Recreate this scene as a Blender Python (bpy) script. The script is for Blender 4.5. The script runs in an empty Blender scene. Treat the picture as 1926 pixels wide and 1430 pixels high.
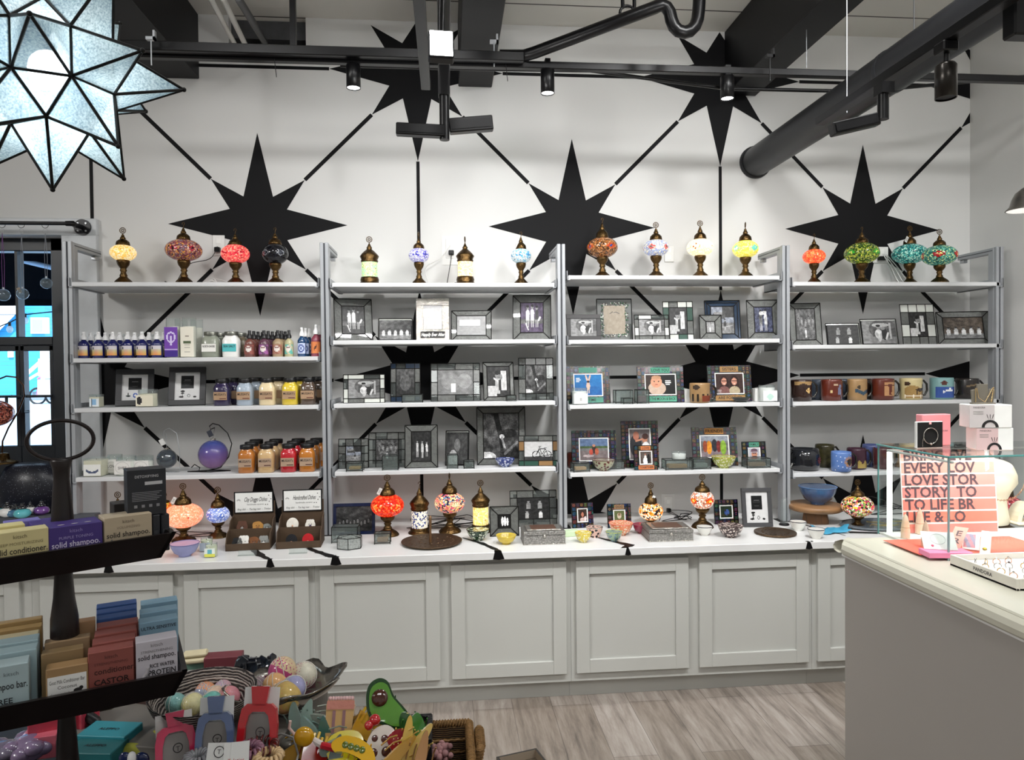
import bpy, math, random
from mathutils import Matrix, Vector, noise as mnoise
R=math.radians; PI=math.pi; rnd=random.Random(7)
SC=bpy.context.scene; COL=SC.collection
# ---------------------------------------------------------------- camera
FPX,YAW,PIT,ROLL=1341.4,.0903,.0183,-.0096
CAM=Vector((2.0603,-3.9722,1.5518))
_w=Vector((math.sin(YAW)*math.cos(PIT),math.cos(YAW)*math.cos(PIT),-math.sin(PIT)))
_r=Vector((math.cos(YAW),-math.sin(YAW),0)); _u=_r.cross(_w)
_c,_s=math.cos(ROLL),math.sin(ROLL)
CR=_c*_r+_s*_u; CU=-_s*_r+_c*_u; CW=_w
cd=bpy.data.cameras.new('camera'); cd.sensor_width=36; cd.lens=36*FPX/1926; cd.clip_start=.05; cd.clip_end=200
co=bpy.data.objects.new('camera',cd); COL.objects.link(co)
co.matrix_world=Matrix(((CR.x,CU.x,-CW.x,CAM.x),(CR.y,CU.y,-CW.y,CAM.y),(CR.z,CU.z,-CW.z,CAM.z),(0,0,0,1)))
SC.camera=co
# ---------------------------------------------------------------- view, sky, sun, big lights
SC.view_settings.view_transform='Standard'; SC.view_settings.look='None'; SC.view_settings.gamma=1
SC.view_settings.use_curve_mapping=False; SC.view_settings.exposure=0.0
try: SC.cycles.use_denoising=True; SC.cycles.max_bounces=8; SC.cycles.transparent_max_bounces=16; SC.cycles.sample_clamp_indirect=6
except Exception: pass
wd=bpy.data.worlds.new('sky'); SC.world=wd; wd.use_nodes=True
bg=wd.node_tree.nodes['Background']; bg.inputs[0].default_value=(.62,.80,1,1); bg.inputs[1].default_value=4.0
def lamp(name,kind,loc,energy,color=(1,1,1),target=None,**k):
    l=bpy.data.lights.new(name,kind); l.energy=energy; l.color=color
    for a,b in k.items(): setattr(l,a,b)
    o=bpy.data.objects.new(name,l); COL.objects.link(o); o.location=loc
    if target is not None:
        d=(Vector(target)-Vector(loc)).normalized(); o.rotation_euler=d.to_track_quat('-Z','Y').to_euler()
    return o
lamp('sun','SUN',(0,-3,8),8,(1,.96,.9),(-1.2,4,0),angle=.01)
LW=(1,.995,.985)
# the shop's own track lights above and behind the camera (their heads are out of frame)
for i,(x,y,e) in enumerate(((.9,-2.5,8),(2.2,-2.5,24),(3.4,-2.5,27),(4.6,-2.4,14))):
    lamp('track_head_light','AREA',(x,y,3.3),e,LW,(x+.1,-.5,.6),shape='RECTANGLE',size=.4,size_y=.2,spread=R(125))
for i,(x,y,e) in enumerate(((.2,-5.6,14),(2.4,-5.6,26),(4.4,-5.4,26))):
    lamp('room_fill_light','AREA',(x,y,3.3),e,LW,(x,y+1.5,0),shape='RECTANGLE',size=1.2,size_y=.5)
lamp('room_fill_light','AREA',(-1.9,-4.3,3.3),95,(1,.98,.95),(3.4,-3.0,.3),shape='RECTANGLE',size=1.4,size_y=.6)  # unseen fill added on the left to brighten the showcase's side face
# ---------------------------------------------------------------- pixel <-> world helpers (1926x1430 frame)
def ray(px,py): return CW+CR*((px-963)/FPX)-CU*((py-715)/FPX)
def onY(px,py,dep):
    v=ray(px,py); return CAM+v*((-dep-CAM.y)/v.y)
def onZ(px,py,z):
    v=ray(px,py); return CAM+v*((z-CAM.z)/v.z)
def atD(px,py,d): return CAM+ray(px,py)*d
def proj(P):
    d=Vector(P)-CAM; z=d.dot(CW); return 963+FPX*d.dot(CR)/z,715-FPX*d.dot(CU)/z,z
def atx(px,z,dep):
    py=700.
    for _ in range(6):
        P=onY(px,py,dep); P.z=z; py=proj(P)[1]
    return onY(px,py,dep).x
def mpp(P): return (Vector(P)-CAM).dot(CW)/FPX
# ---------------------------------------------------------------- materials
MC={}
def nodes(name):
    m=bpy.data.materials.new(name); m.use_nodes=True; nt=m.node_tree
    return m,nt,nt.nodes['Principled BSDF']
def lin(c):
    if isinstance(c,(int,float)): c=(c,c,c)
    return tuple((x/12.92 if x<=.04045 else ((x+.055)/1.055)**2.4) for x in c[:3])
def hexc(h): return lin(tuple(int(h[i:i+2],16)/255 for i in (0,2,4)))
def N(nt,t,**k):
    n=nt.nodes.new(t)
    for a,b in k.items(): setattr(n,a,b)
    return n
def Mt(name,col,rough=.5,metal=0,var=.04,scale=18,bump=0,bscale=60,spec=.5,emit=0,coat=0,attr=False,alpha=1,trans=0):
    """one general procedural material: base colour with slight noise variation, optional bump"""
    if name in MC: return MC[name]
    m,nt,p=nodes(name); L=nt.links
    c=hexc(col) if isinstance(col,str) else lin(col)
    tc=N(nt,'ShaderNodeTexCoord')
    nz=N(nt,'ShaderNodeTexNoise'); nz.inputs['Scale'].default_value=scale; nz.inputs['Detail'].default_value=3
    L.new(tc.outputs['Object'],nz.inputs['Vector'])
    mr=N(nt,'ShaderNodeMapRange'); mr.inputs['To Min'].default_value=1-var*2; mr.inputs['To Max'].default_value=1+var*2
    L.new(nz.outputs['Fac'],mr.inputs['Value'])
    mul=N(nt,'ShaderNodeVectorMath',operation='MULTIPLY')
    if attr:
        at=N(nt,'ShaderNodeVertexColor',layer_name='Col'); L.new(at.outputs['Color'],mul.inputs[0])
    else: mul.inputs[0].default_value=c
    L.new(mr.outputs['Result'],mul.inputs[1]); L.new(mul.outputs['Vector'],p.inputs['Base Color'])
    p.inputs['Roughness'].default_value=rough; p.inputs['Metallic'].default_value=metal
    p.inputs['Specular IOR Level'].default_value=spec; p.inputs['Coat Weight'].default_value=coat
    if trans: p.inputs['Transmission Weight'].default_value=trans; p.inputs['IOR'].default_value=1.3
    if alpha<1: p.inputs['Alpha'].default_value=alpha
    if emit:
        L.new(mul.outputs['Vector'],p.inputs['Emission Color']); p.inputs['Emission Strength'].default_value=emit
    if bump:
        n2=N(nt,'ShaderNodeTexNoise'); n2.inputs['Scale'].default_value=bscale; n2.inputs['Detail'].default_value=4
        L.new(tc.outputs['Object'],n2.inputs['Vector'])
        b=N(nt,'ShaderNodeBump'); b.inputs['Strength'].default_value=bump; b.inputs['Distance'].default_value=.004
        L.new(n2.outputs['Fac'],b.inputs['Height']); L.new(b.outputs['Normal'],p.inputs['Normal'])
    MC[name]=m; return m
def glassM(name,tint=(.95,.98,.97),rough=.02,haze=0.0,hazecol=(.8,.8,.8),fres=1.45):
    """thin clear glass: see-through with fresnel reflection, optional milky share"""
    if name in MC: return MC[name]
    m=bpy.data.materials.new(name); m.use_nodes=True; nt=m.node_tree; nt.nodes.clear(); L=nt.links
    out=N(nt,'ShaderNodeOutputMaterial'); t=N(nt,'ShaderNodeBsdfTransparent'); t.inputs[0].default_value=(*tint,1)
    g=N(nt,'ShaderNodeBsdfGlossy'); g.inputs['Roughness'].default_value=rough
    fr=N(nt,'ShaderNodeFresnel'); ge=N(nt,'ShaderNodeNewGeometry'); mrr=N(nt,'ShaderNodeMapRange'); mrr.inputs['To Min'].default_value=fres; mrr.inputs['To Max'].default_value=1/fres
    L.new(ge.outputs['Backfacing'],mrr.inputs['Value']); L.new(mrr.outputs[0],fr.inputs[0])
    mx=N(nt,'ShaderNodeMixShader'); L.new(fr.outputs[0],mx.inputs[0]); L.new(t.outputs[0],mx.inputs[1]); L.new(g.outputs[0],mx.inputs[2])
    last=mx
    if haze:
        d=N(nt,'ShaderNodeBsdfDiffuse'); d.inputs[0].default_value=(*hazecol,1)
        nz=N(nt,'ShaderNodeTexNoise'); nz.inputs['Scale'].default_value=120; tc=N(nt,'ShaderNodeTexCoord'); L.new(tc.outputs['Object'],nz.inputs['Vector'])
        mr=N(nt,'ShaderNodeMapRange'); mr.inputs['To Min'].default_value=haze*.4; mr.inputs['To Max'].default_value=min(1,haze*1.6); L.new(nz.outputs['Fac'],mr.inputs['Value'])
        m2=N(nt,'ShaderNodeMixShader'); L.new(mr.outputs['Result'],m2.inputs[0]); L.new(mx.outputs[0],m2.inputs[1]); L.new(d.outputs[0],m2.inputs[2]); last=m2
    L.new(last.outputs[0],out.inputs[0]); MC[name]=m; return m
def mosaicM(name,base,flower=(),n=5,h=.03,scale=120,glow=1.6,grout='1c1410',rings=(.16,.3,.42),pet=.12):
    """mosaic glass: Voronoi tiles coloured per cell; optional flower medallions round the globe"""
    if name in MC: return MC[name]
    m,nt,p=nodes(name); L=nt.links
    tc=N(nt,'ShaderNodeTexCoord')
    v=N(nt,'ShaderNodeTexVoronoi'); v.inputs['Scale'].default_value=scale; L.new(tc.outputs['Object'],v.inputs['Vector'])
    e=N(nt,'ShaderNodeTexVoronoi',feature='DISTANCE_TO_EDGE'); e.inputs['Scale'].default_value=scale; L.new(tc.outputs['Object'],e.inputs['Vector'])
    sp=N(nt,'ShaderNodeSeparateColor'); L.new(v.outputs['Color'],sp.inputs[0])
    def ramp(cols,src,pos=None):
        r=N(nt,'ShaderNodeValToRGB'); r.color_ramp.interpolation='CONSTANT'; el=r.color_ramp.elements
        while len(el)<len(cols): el.new(.5)
        for i,c in enumerate(cols):
            el[i].position=(i/len(cols)) if pos is None else pos[i]; el[i].color=(*hexc(c),1)
        L.new(src,r.inputs[0]); return r
    b=ramp(base,sp.outputs[0]); cur=b.outputs[0]
    def ma(op,a,bb=None,c=None):
        k=N(nt,'ShaderNodeMath',operation=op)
        for i,x in enumerate((a,bb,c)):
            if x is None: continue
            if isinstance(x,(int,float)): k.inputs[i].default_value=x
            else: L.new(x,k.inputs[i])
        return k.outputs[0]
    if flower:
        sx=N(nt,'ShaderNodeSeparateXYZ'); L.new(v.outputs['Position'],sx.inputs[0])
        a=ma('ARCTAN2',sx.outputs[1],sx.outputs[0]); t=ma('MULTIPLY_ADD',a,n/(2*PI),n+.25); fr=ma('FRACT',t); u=ma('MULTIPLY',ma('SUBTRACT',fr,.5),1.6)
        w=ma('DIVIDE',sx.outputs[2],h)
        # object origin of a globe is its centre
        d=ma('SQRT',ma('ADD',ma('MULTIPLY',u,u),ma('MULTIPLY',ma('MULTIPLY',w,w),.35)))
        an=ma('ARCTAN2',w,u); d=ma('ADD',d,ma('MULTIPLY',ma('COSINE',ma('MULTIPLY',an,6)),pet*.4))
        rr=ramp(list(flower)+['000000'],d,[0]+list(rings[:len(flower)]))
        msk=ma('LESS_THAN',d,rings[len(flower)-1]); mx=N(nt,'ShaderNodeMix',data_type='RGBA'); L.new(msk,mx.inputs[0]); L.new(cur,mx.inputs[6]); L.new(rr.outputs[0],mx.inputs[7]); cur=mx.outputs[2]
    ed=ma('GREATER_THAN',e.outputs['Distance'],.055); m3=N(nt,'ShaderNodeMix',data_type='RGBA'); L.new(ed,m3.inputs[0]); m3.inputs[6].default_value=(*hexc(grout),1); L.new(cur,m3.inputs[7])
    L.new(m3.outputs[2],p.inputs['Base Color']); p.inputs['Roughness'].default_value=.12
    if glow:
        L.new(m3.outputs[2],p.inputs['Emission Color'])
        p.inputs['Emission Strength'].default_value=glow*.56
    MC[name]=m; return m
# ---------------------------------------------------------------- mesh builder
class MB:
    def __init__(s): s.v=[];s.f=[];s.m=[];s.c=[];s.s=[];s.mats=[];s.M=Matrix()
    def mi(s,mat):
        if mat not in s.mats: s.mats.append(mat)
        return s.mats.index(mat)
    def add(s,vs,fs,mat,col=(1,1,1),smooth=False):
        o=len(s.v); M=s.M
        s.v+=[tuple(M@Vector(p)) for p in vs]; i=s.mi(mat)
        for f in fs: s.f.append(tuple(o+k for k in f)); s.m.append(i); s.c.append(col); s.s.append(smooth)
        return s
    def box(s,x0,y0,z0,x1,y1,z1,mat,b=0,col=(1,1,1)):
        if x0>x1:x0,x1=x1,x0
        if y0>y1:y0,y1=y1,y0
        if z0>z1:z0,z1=z1,z0
        b=min(b,.49*min(x1-x0,y1-y0,z1-z0))
        if b<=0:
            return s.add([(x,y,z) for x in (x0,x1) for y in (y0,y1) for z in (z0,z1)],[(0,1,3,2),(4,6,7,5),(0,4,5,1),(2,3,7,6),(0,2,6,4),(1,5,7,3)],mat,col)
        X=(x0,x1);Y=(y0,y1);Z=(z0,z1);vs=[];ix={}
        for i in (0,1):
            for j in (0,1):
                for k in (0,1):
                    sx=b*(1-2*i);sy=b*(1-2*j);sz=b*(1-2*k);c=(X[i],Y[j],Z[k])
                    for a,p in enumerate(((c[0],c[1]+sy,c[2]+sz),(c[0]+sx,c[1],c[2]+sz),(c[0]+sx,c[1]+sy,c[2]))):
                        ix[i,j,k,a]=len(vs);vs.append(p)
        q=ix;F=[]
        for i in (0,1):
            f=[q[i,0,0,0],q[i,0,1,0],q[i,1,1,0],q[i,1,0,0]];F.append(f if i==0 else f[::-1])
            f=[q[0,i,0,1],q[1,i,0,1],q[1,i,1,1],q[0,i,1,1]];F.append(f if i==0 else f[::-1])
            f=[q[0,0,i,2],q[0,1,i,2],q[1,1,i,2],q[1,0,i,2]];F.append(f if i==0 else f[::-1])
        for a in (0,1):
            for c in (0,1):
                F.append([q[0,a,c,1],q[1,a,c,1],q[1,a,c,2],q[0,a,c,2]] if (a==c) else [q[0,a,c,2],q[1,a,c,2],q[1,a,c,1],q[0,a,c,1]])
                F.append([q[a,0,c,2],q[a,1,c,2],q[a,1,c,0],q[a,0,c,0]] if (a==c) else [q[a,0,c,0],q[a,1,c,0],q[a,1,c,2],q[a,0,c,2]])
                F.append([q[a,c,0,0],q[a,c,1,0],q[a,c,1,1],q[a,c,0,1]] if (a==c) else [q[a,c,0,1],q[a,c,1,1],q[a,c,1,0],q[a,c,0,0]])
        for i in (0,1):
            for j in (0,1):
                for k in (0,1):
                    f=[q[i,j,k,0],q[i,j,k,1],q[i,j,k,2]]; F.append(f if (i+j+k)%2==1 else f[::-1])
        return s.add(vs,F,mat,col)
    def lathe(s,prof,mat,n=20,col=(1,1,1),flute=None,cx=0,cy=0,sx=1,sy=1,smooth=True,cap=True):
        vs=[];fs=[];k=len(prof)
        for i in range(n):
            a=2*PI*i/n
            for j,(r,z) in enumerate(prof):
                rr=r
                if flute and flute[0]<=j<=flute[1]: rr=r*(1+flute[3]*math.cos(flute[2]*a))
                vs.append((cx+rr*math.cos(a)*sx,cy+rr*math.sin(a)*sy,z))
        for i in range(n):
            i2=(i+1)%n
            for j in range(k-1): fs.append((i*k+j,i2*k+j,i2*k+j+1,i*k+j+1))
        s.add(vs,fs,mat,col,smooth)
        if cap:
            if prof[0][0]>1e-5: s.add([(cx+prof[0][0]*math.cos(2*PI*i/n)*sx,cy+prof[0][0]*math.sin(2*PI*i/n)*sy,prof[0][1]) for i in range(n)],[tuple(range(n-1,-1,-1))],mat,col)
            if prof[-1][0]>1e-5: s.add([(cx+prof[-1][0]*math.cos(2*PI*i/n)*sx,cy+prof[-1][0]*math.sin(2*PI*i/n)*sy,prof[-1][1]) for i in range(n)],[tuple(range(n))],mat,col)
        return s
    def cyl(s,x,y,z0,z1,r,mat,n=16,col=(1,1,1),r2=None): return s.lathe([(r,z0),(r if r2 is None else r2,z1)],mat,n,col,cx=x,cy=y)
    def sph(s,x,y,z,r,mat,col=(1,1,1),sz=1,n=16,m=10,sx=1,sy=1):
        return s.lathe([(r*math.sin(PI*j/m),z-r*sz*math.cos(PI*j/m)) for j in range(m+1)],mat,n,col,cx=x,cy=y,sx=sx,sy=sy,cap=False)
    def tube(s,pts,r,mat,n=8,closed=False,col=(1,1,1)):
        P=[Vector(p) for p in pts];k=len(P);rs=r if isinstance(r,(list,tuple)) else [r]*k
        T=[]
        for i in range(k):
            a=P[(i-1)%k] if (closed or i>0) else P[i]; b=P[(i+1)%k] if (closed or i<k-1) else P[i]
            t=(b-a); T.append(t.normalized() if t.length>1e-9 else Vector((0,0,1)))
        up=Vector((0,0,1)) if abs(T[0].z)<.9 else Vector((1,0,0)); nv=(up-T[0]*up.dot(T[0])).normalized(); vs=[]
        for i in range(k):
            nv=(nv-T[i]*nv.dot(T[i])); nv=nv.normalized() if nv.length>1e-6 else T[i].orthogonal().normalized(); bv=T[i].cross(nv)
            for j in range(n):
                a=2*PI*j/n; vs.append(P[i]+(nv*math.cos(a)+bv*math.sin(a))*rs[i])
        fs=[]
        for i in range(k if closed else k-1):
            i2=(i+1)%k
            for j in range(n): fs.append((i*n+j,i*n+(j+1)%n,i2*n+(j+1)%n,i2*n+j))
        s.add(vs,fs,mat,col,True)
        if not closed: s.add(vs[:n],[tuple(range(n-1,-1,-1))],mat,col); s.add(vs[-n:],[tuple(range(n))],mat,col)
        return s
    def poly(s,pts,z0,z1,mat,col=(1,1,1),mat2=None,smooth=False):
        """extrude a 2-D outline (x,y) from z0 to z1"""
        n=len(pts)
        ar=sum(pts[i][0]*pts[(i+1)%n][1]-pts[(i+1)%n][0]*pts[i][1] for i in range(n))
        if ar<0: pts=pts[::-1]
        s.add([(x,y,z0) for x,y in pts]+[(x,y,z1) for x,y in pts],[tuple(range(n-1,-1,-1)),tuple(range(n,2*n))],mat,col)
        s.add([(x,y,z0) for x,y in pts]+[(x,y,z1) for x,y in pts],[(i,(i+1)%n,n+(i+1)%n,n+i) for i in range(n)],mat2 or mat,col,smooth)
        return s
    def paint(s,w,h,nx,ny,fn,mat):
        """picture made of small coloured faces in the XZ plane facing -Y, origin bottom centre; fn(u,v) v up"""
        vs=[(-w/2+w*i/nx,0,h*j/ny) for j in range(ny+1) for i in range(nx+1)]
        o=len(s.v); s.v+=[tuple(s.M@Vector(p)) for p in vs]; mi=s.mi(mat)
        for j in range(ny):
            for i in range(nx):
                a=o+j*(nx+1)+i; s.f.append((a,a+1,a+nx+2,a+nx+1)); s.m.append(mi); s.c.append(lin(fn((i+.5)/nx,(j+.5)/ny))); s.s.append(False)
        return s
    def text(s,txt,size,mat,x=0,z=0,y=0,align='CENTER',bold=0,col=(1,1,1),maxw=None,shear=0):
        """flat lettering in the XZ plane facing -Y"""
        vs,fs=glyphs(txt,align,bold,shear)
        if not vs: return s
        k=size
        if maxw:
            w=(max(v[0] for v in vs)-min(v[0] for v in vs))
            if w*size>maxw: k=maxw/w
        return s.add([(x+v[0]*k,y,z+v[1]*size) for v in vs],fs,mat,col)
TC={}
def glyphs(txt,align,bold,shear):
    k=(txt,align,bold,shear)
    if k not in TC:
        c=bpy.data.curves.new('t','FONT'); c.body=txt; c.align_x=align; c.size=1; c.offset=bold; c.resolution_u=2; c.shear=shear
        o=bpy.data.objects.new('t',c); COL.objects.link(o)
        me=bpy.data.meshes.new_from_object(o)
        TC[k]=([tuple(v.co)[:2] for v in me.vertices],[tuple(p.vertices) for p in me.polygons])
        bpy.data.objects.remove(o); bpy.data.meshes.remove(me); bpy.data.curves.remove(c)
    return TC[k]
def build(mb,name,parent=None,loc=(0,0,0),rz=0,rot=None,tag=None):
    me=bpy.data.meshes.new(name); me.from_pydata(mb.v,[],mb.f)
    for m in mb.mats: me.materials.append(m)
    me.polygons.foreach_set('material_index',mb.m); me.polygons.foreach_set('use_smooth',mb.s)
    ca=me.color_attributes.new('Col','FLOAT_COLOR','CORNER'); d=[]
    for f,c in zip(mb.f,mb.c): d+=[c[0],c[1],c[2],1.]*len(f)
    ca.data.foreach_set('color',d); me.update()
    o=bpy.data.objects.new(name,me); COL.objects.link(o); o.location=loc
    o.rotation_euler=rot if rot is not None else (0,0,rz)
    if parent is not None: o.parent=parent
    if tag: setp(o,*tag)
    return o
def setp(o,label=None,cat=None,group=None,kind=None):
    if label: o['label']=label
    if cat: o['category']=cat
    if group: o['group']=group
    if kind: o['kind']=kind
    return o
def thing(name,label,cat,loc=(0,0,0),rz=0,group=None,rot=None):
    o=bpy.data.objects.new(name,None); COL.objects.link(o); o.empty_display_size=.05
    o.location=loc; o.rotation_euler=rot if rot is not None else (0,0,rz); return setp(o,label,cat,group)
def copy_tree(o,parent=None):
    c=o.copy(); COL.objects.link(c)
    if parent is not None: c.parent=parent
    for ch in list(o.children): copy_tree(ch,c)
    return c
def struct(mb,name,**k):
    o=build(mb,name,**k); o['kind']='structure'; return o
T_=Matrix.Translation
def RX(a): return Matrix.Rotation(a,4,'X')
def RY(a): return Matrix.Rotation(a,4,'Y')
def RZ(a): return Matrix.Rotation(a,4,'Z')
PRINT=Mt('printed_paper',.8,.55,var=.02,attr=True)
PRINTG=Mt('glazed_print',.8,.4,var=.02,attr=True,spec=.3)
TILE=Mt('painted_glaze',.8,.2,var=.08,scale=90,attr=True,coat=.4,bump=.15,bscale=200)
CLOTHC=Mt('coloured_plastic',.8,.3,var=.03,attr=True,coat=.3)
MATTC=Mt('coloured_matte',.8,.7,var=.05,attr=True)
BLACK=Mt('black_paint','09090b',.45,spec=.3); INK=Mt('black_ink','1a1718',.6); WHITE=Mt('white_paint','e9e9e6',.5)
LEAD=Mt('dark_lead','0c0b09',.5,.2,spec=.3); BRASS=Mt('antique_brass','59452a',.34,1,var=.35,scale=70,bump=.5,bscale=140)
DWOOD=Mt('dark_stained_wood','170f0e',.38,var=.2,scale=25,bump=.1); ALU=Mt('brushed_aluminium','b9bcc0',.38,.55,var=.02)
WIRE=Mt('black_cable','0c0b0c',.45); WCABLE=Mt('white_cable','d9d9d6',.5)
# ================================================================ SETTING
XL,XR,YB,ZC=-3.2,5.148,-7.2,3.45
# floor: grey-beige planks running away from the counter
def floorM():
    m,nt,p=nodes('plank_floor'); L=nt.links
    tc=N(nt,'ShaderNodeTexCoord'); mp=N(nt,'ShaderNodeMapping'); mp.inputs['Rotation'].default_value=(0,0,R(90)); L.new(tc.outputs['Object'],mp.inputs[0])
    b=N(nt,'ShaderNodeTexBrick'); b.offset=.37; b.inputs['Scale'].default_value=1; b.inputs['Brick Width'].default_value=1.22; b.inputs['Row Height'].default_value=.18; b.inputs['Mortar Size'].default_value=.0012
    b.inputs['Color1'].default_value=(*lin((.70,.675,.655)),1); b.inputs['Color2'].default_value=(*lin((.60,.565,.53)),1); b.inputs['Mortar'].default_value=(*lin((.42,.39,.37)),1); b.inputs['Bias'].default_value=0
    L.new(mp.outputs[0],b.inputs['Vector'])
    m2=N(nt,'ShaderNodeMapping'); m2.inputs['Scale'].default_value=(9,.9,1); L.new(tc.outputs['Object'],m2.inputs[0])
    n=N(nt,'ShaderNodeTexNoise'); n.inputs['Scale'].default_value=2.6; n.inputs['Detail'].default_value=9; n.inputs['Roughness'].default_value=.72; n.inputs['Distortion'].default_value=.35; L.new(m2.outputs[0],n.inputs['Vector'])
    cr=N(nt,'ShaderNodeValToRGB'); el=cr.color_ramp.elements; el[0].position=.3; el[0].color=(*lin((.50,.47,.45)),1); el[1].position=.68; el[1].color=(*lin((.97,.96,.95)),1); e=el.new(.5); e.color=(*lin((.82,.79,.76)),1)
    L.new(n.outputs['Fac'],cr.inputs[0])
    mx=N(nt,'ShaderNodeMix',data_type='RGBA',blend_type='MULTIPLY'); mx.inputs[0].default_value=.9; L.new(b.outputs['Color'],mx.inputs[6]); L.new(cr.outputs[0],mx.inputs[7])
    g=N(nt,'ShaderNodeMix',data_type='RGBA',blend_type='MIX'); g.inputs[0].default_value=0; L.new(mx.outputs[2],g.inputs[6])
    br=N(nt,'ShaderNodeBrightContrast'); br.inputs['Bright'].default_value=.01; L.new(g.outputs[2],br.inputs[0])
    L.new(br.outputs[0],p.inputs['Base Color']); p.inputs['Roughness'].default_value=.42
    return m
struct(MB().box(XL,YB,-.05,XR,.3,0,floorM()),'floor')
WALLM=Mt('wall_paint','dcdcda',.7,var=.01,scale=3); CEILM=None
def plankM(name,col,axis,pitch,rough=.6):
    m,nt,p=nodes(name); L=nt.links; tc=N(nt,'ShaderNodeTexCoord'); sx=N(nt,'ShaderNodeSeparateXYZ'); L.new(tc.outputs['Object'],sx.inputs[0])
    a=N(nt,'ShaderNodeMath',operation='DIVIDE'); L.new(sx.outputs[axis],a.inputs[0]); a.inputs[1].default_value=pitch
    f=N(nt,'ShaderNodeMath',operation='FRACT'); L.new(a.outputs[0],f.inputs[0]); g=N(nt,'ShaderNodeMath',operation='LESS_THAN'); L.new(f.outputs[0],g.inputs[0]); g.inputs[1].default_value=.045
    fl=N(nt,'ShaderNodeMath',operation='FLOOR'); L.new(a.outputs[0],fl.inputs[0]); wn=N(nt,'ShaderNodeTexWhiteNoise',noise_dimensions='1D'); L.new(fl.outputs[0],wn.inputs['W'])
    mr=N(nt,'ShaderNodeMapRange'); mr.inputs['To Min'].default_value=.86; mr.inputs['To Max'].default_value=1.06; L.new(wn.outputs['Value'],mr.inputs['Value'])
    vm=N(nt,'ShaderNodeVectorMath',operation='MULTIPLY'); vm.inputs[0].default_value=hexc(col); L.new(mr.outputs[0],vm.inputs[1])
    mx=N(nt,'ShaderNodeMix',data_type='RGBA'); L.new(g.outputs[0],mx.inputs[0]); L.new(vm.outputs[0],mx.inputs[6]); mx.inputs[7].default_value=(.05,.045,.04,1)
    L.new(mx.outputs[2],p.inputs['Base Color']); p.inputs['Roughness'].default_value=rough; return m
struct(MB().box(XL,YB,ZC,XR,.3,ZC+.08,plankM('ceiling_planks','dddbd4',1,.235)),'ceiling')
struct(MB().box(XR,YB,0,XR+.1,.3,ZC,WALLM),'wall_right')
struct(MB().box(XL-.1,YB,0,XL,.3,ZC,WALLM),'wall_left')
struct(MB().box(XL,YB-.1,0,XR,YB,ZC,WALLM),'wall_rear')
# back wall with painted star mural, a doorway opening on the window side and a niche by the ceiling
w=MB(); DX0,DX1,DZ1=-1.30,.055,2.265     # doorway opening
nx0=onY(430,60,0).x; nx1=onY(575,60,0).x; nz=3.24
def wbox(a,b,z0,z1): w.box(a,0,z0,b,.3,z1,WALLM)
wbox(XL,DX0,0,ZC); wbox(DX0,DX1,DZ1,ZC); wbox(DX1,nx0,0,ZC); wbox(nx0,nx1,0,nz); wbox(nx1,XR,0,ZC)
MURAL=Mt('mural_black','08080b',.6,var=.05,spec=.2)
SA,SB=.472,.493; dxs=.8568; ZM=2.3336; SX0=1.0554; DZ=.8455
DT=(.247,.243)
def starpts(cx,cz):
    q=[(0,SB),(.0775,.150),DT,(.150,.083),(SA,0)]
    full=q+[(x,-z) for x,z in q[-2::-1]]; full=full+[(-x,z) for x,z in full[-2:0:-1]]
    return [(cx+x,cz+z) for x,z in full]
def clip(poly,lim,side):
    out=[]
    for i in range(len(poly)):
        a,b=poly[i],poly[(i+1)%len(poly)]; ia=(a[0]-lim)*side<=0; ib=(b[0]-lim)*side<=0
        if ia: out.append(a)
        if ia!=ib: t=(lim-a[0])/(b[0]-a[0]); out.append((lim,a[1]+t*(b[1]-a[1])))
    return out
jx_=onY(184,500,.02).x
def mur(poly,thick=.0012):
    poly=clip(poly,XR-.001,1)
    if len(poly)>2 and max(z for _,z in poly)<DZ1+.1: poly=clip(poly,jx_-.03,-1)
    if len(poly)<3: return
    z=[(x,min(max(z,.3),ZC-.002)) for x,z in poly]
    n=len(z); w.add([(x,-thick,zz) for x,zz in z],[tuple(range(n))],MURAL)
def fan(cx,cz):
    p=starpts(cx,cz); n=len(p)
    for i in range(n): mur([(cx,cz),p[i],p[(i+1)%n]])
def seg(a,b,t=.0105):
    a=Vector(a);b=Vector(b);d=(b-a).normalized();q=Vector((-d.y,d.x))*t; mur([tuple(a+q),tuple(b+q),tuple(b-q),tuple(a-q)])
for i in range(-1,4):
    for j in (0,-2):
        cx=SX0+2*dxs*i; cz=ZM+DZ*j
        if cx>XR+.3: continue
        fan(cx,cz)
        for sx in (-1,1):
            for sz in (-1,1):
                a=(cx+sx*DT[0],cz+sz*DT[1]); b=(cx+sx*(dxs-DT[0]),cz+sz*(DZ-DT[1])); seg(a,b)
    for j in (1,-1):
        cx=SX0+2*dxs*i-dxs; cz=ZM+DZ*j
        if cx-SA>XR: continue
        fan(cx,cz)
        seg((cx+SA,cz),(cx+2*dxs-SA,cz),.009)
        seg((cx,cz-SB),(cx,cz-2*DZ+SB) if j==1 else (cx,cz-1.0),.009)
struct(w,'wall_back')
# niche lining (dark recess with beams behind)
m=MB(); D=Mt('recess_dark','23262a',.7)
m.box(nx0,.3,nz,nx1,.32,ZC,D); m.box(nx0,.0,nz-.004,nx1,.3,nz,D); m.box(nx0,.05,ZC-.10,nx1,.16,ZC-.002,Mt('old_timber','4a4b4d',.8,var=.2)); m.box(nx0,.17,ZC-.14,nx1,.28,ZC-.07,MC['old_timber'])
struct(m,'trim_1')
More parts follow.
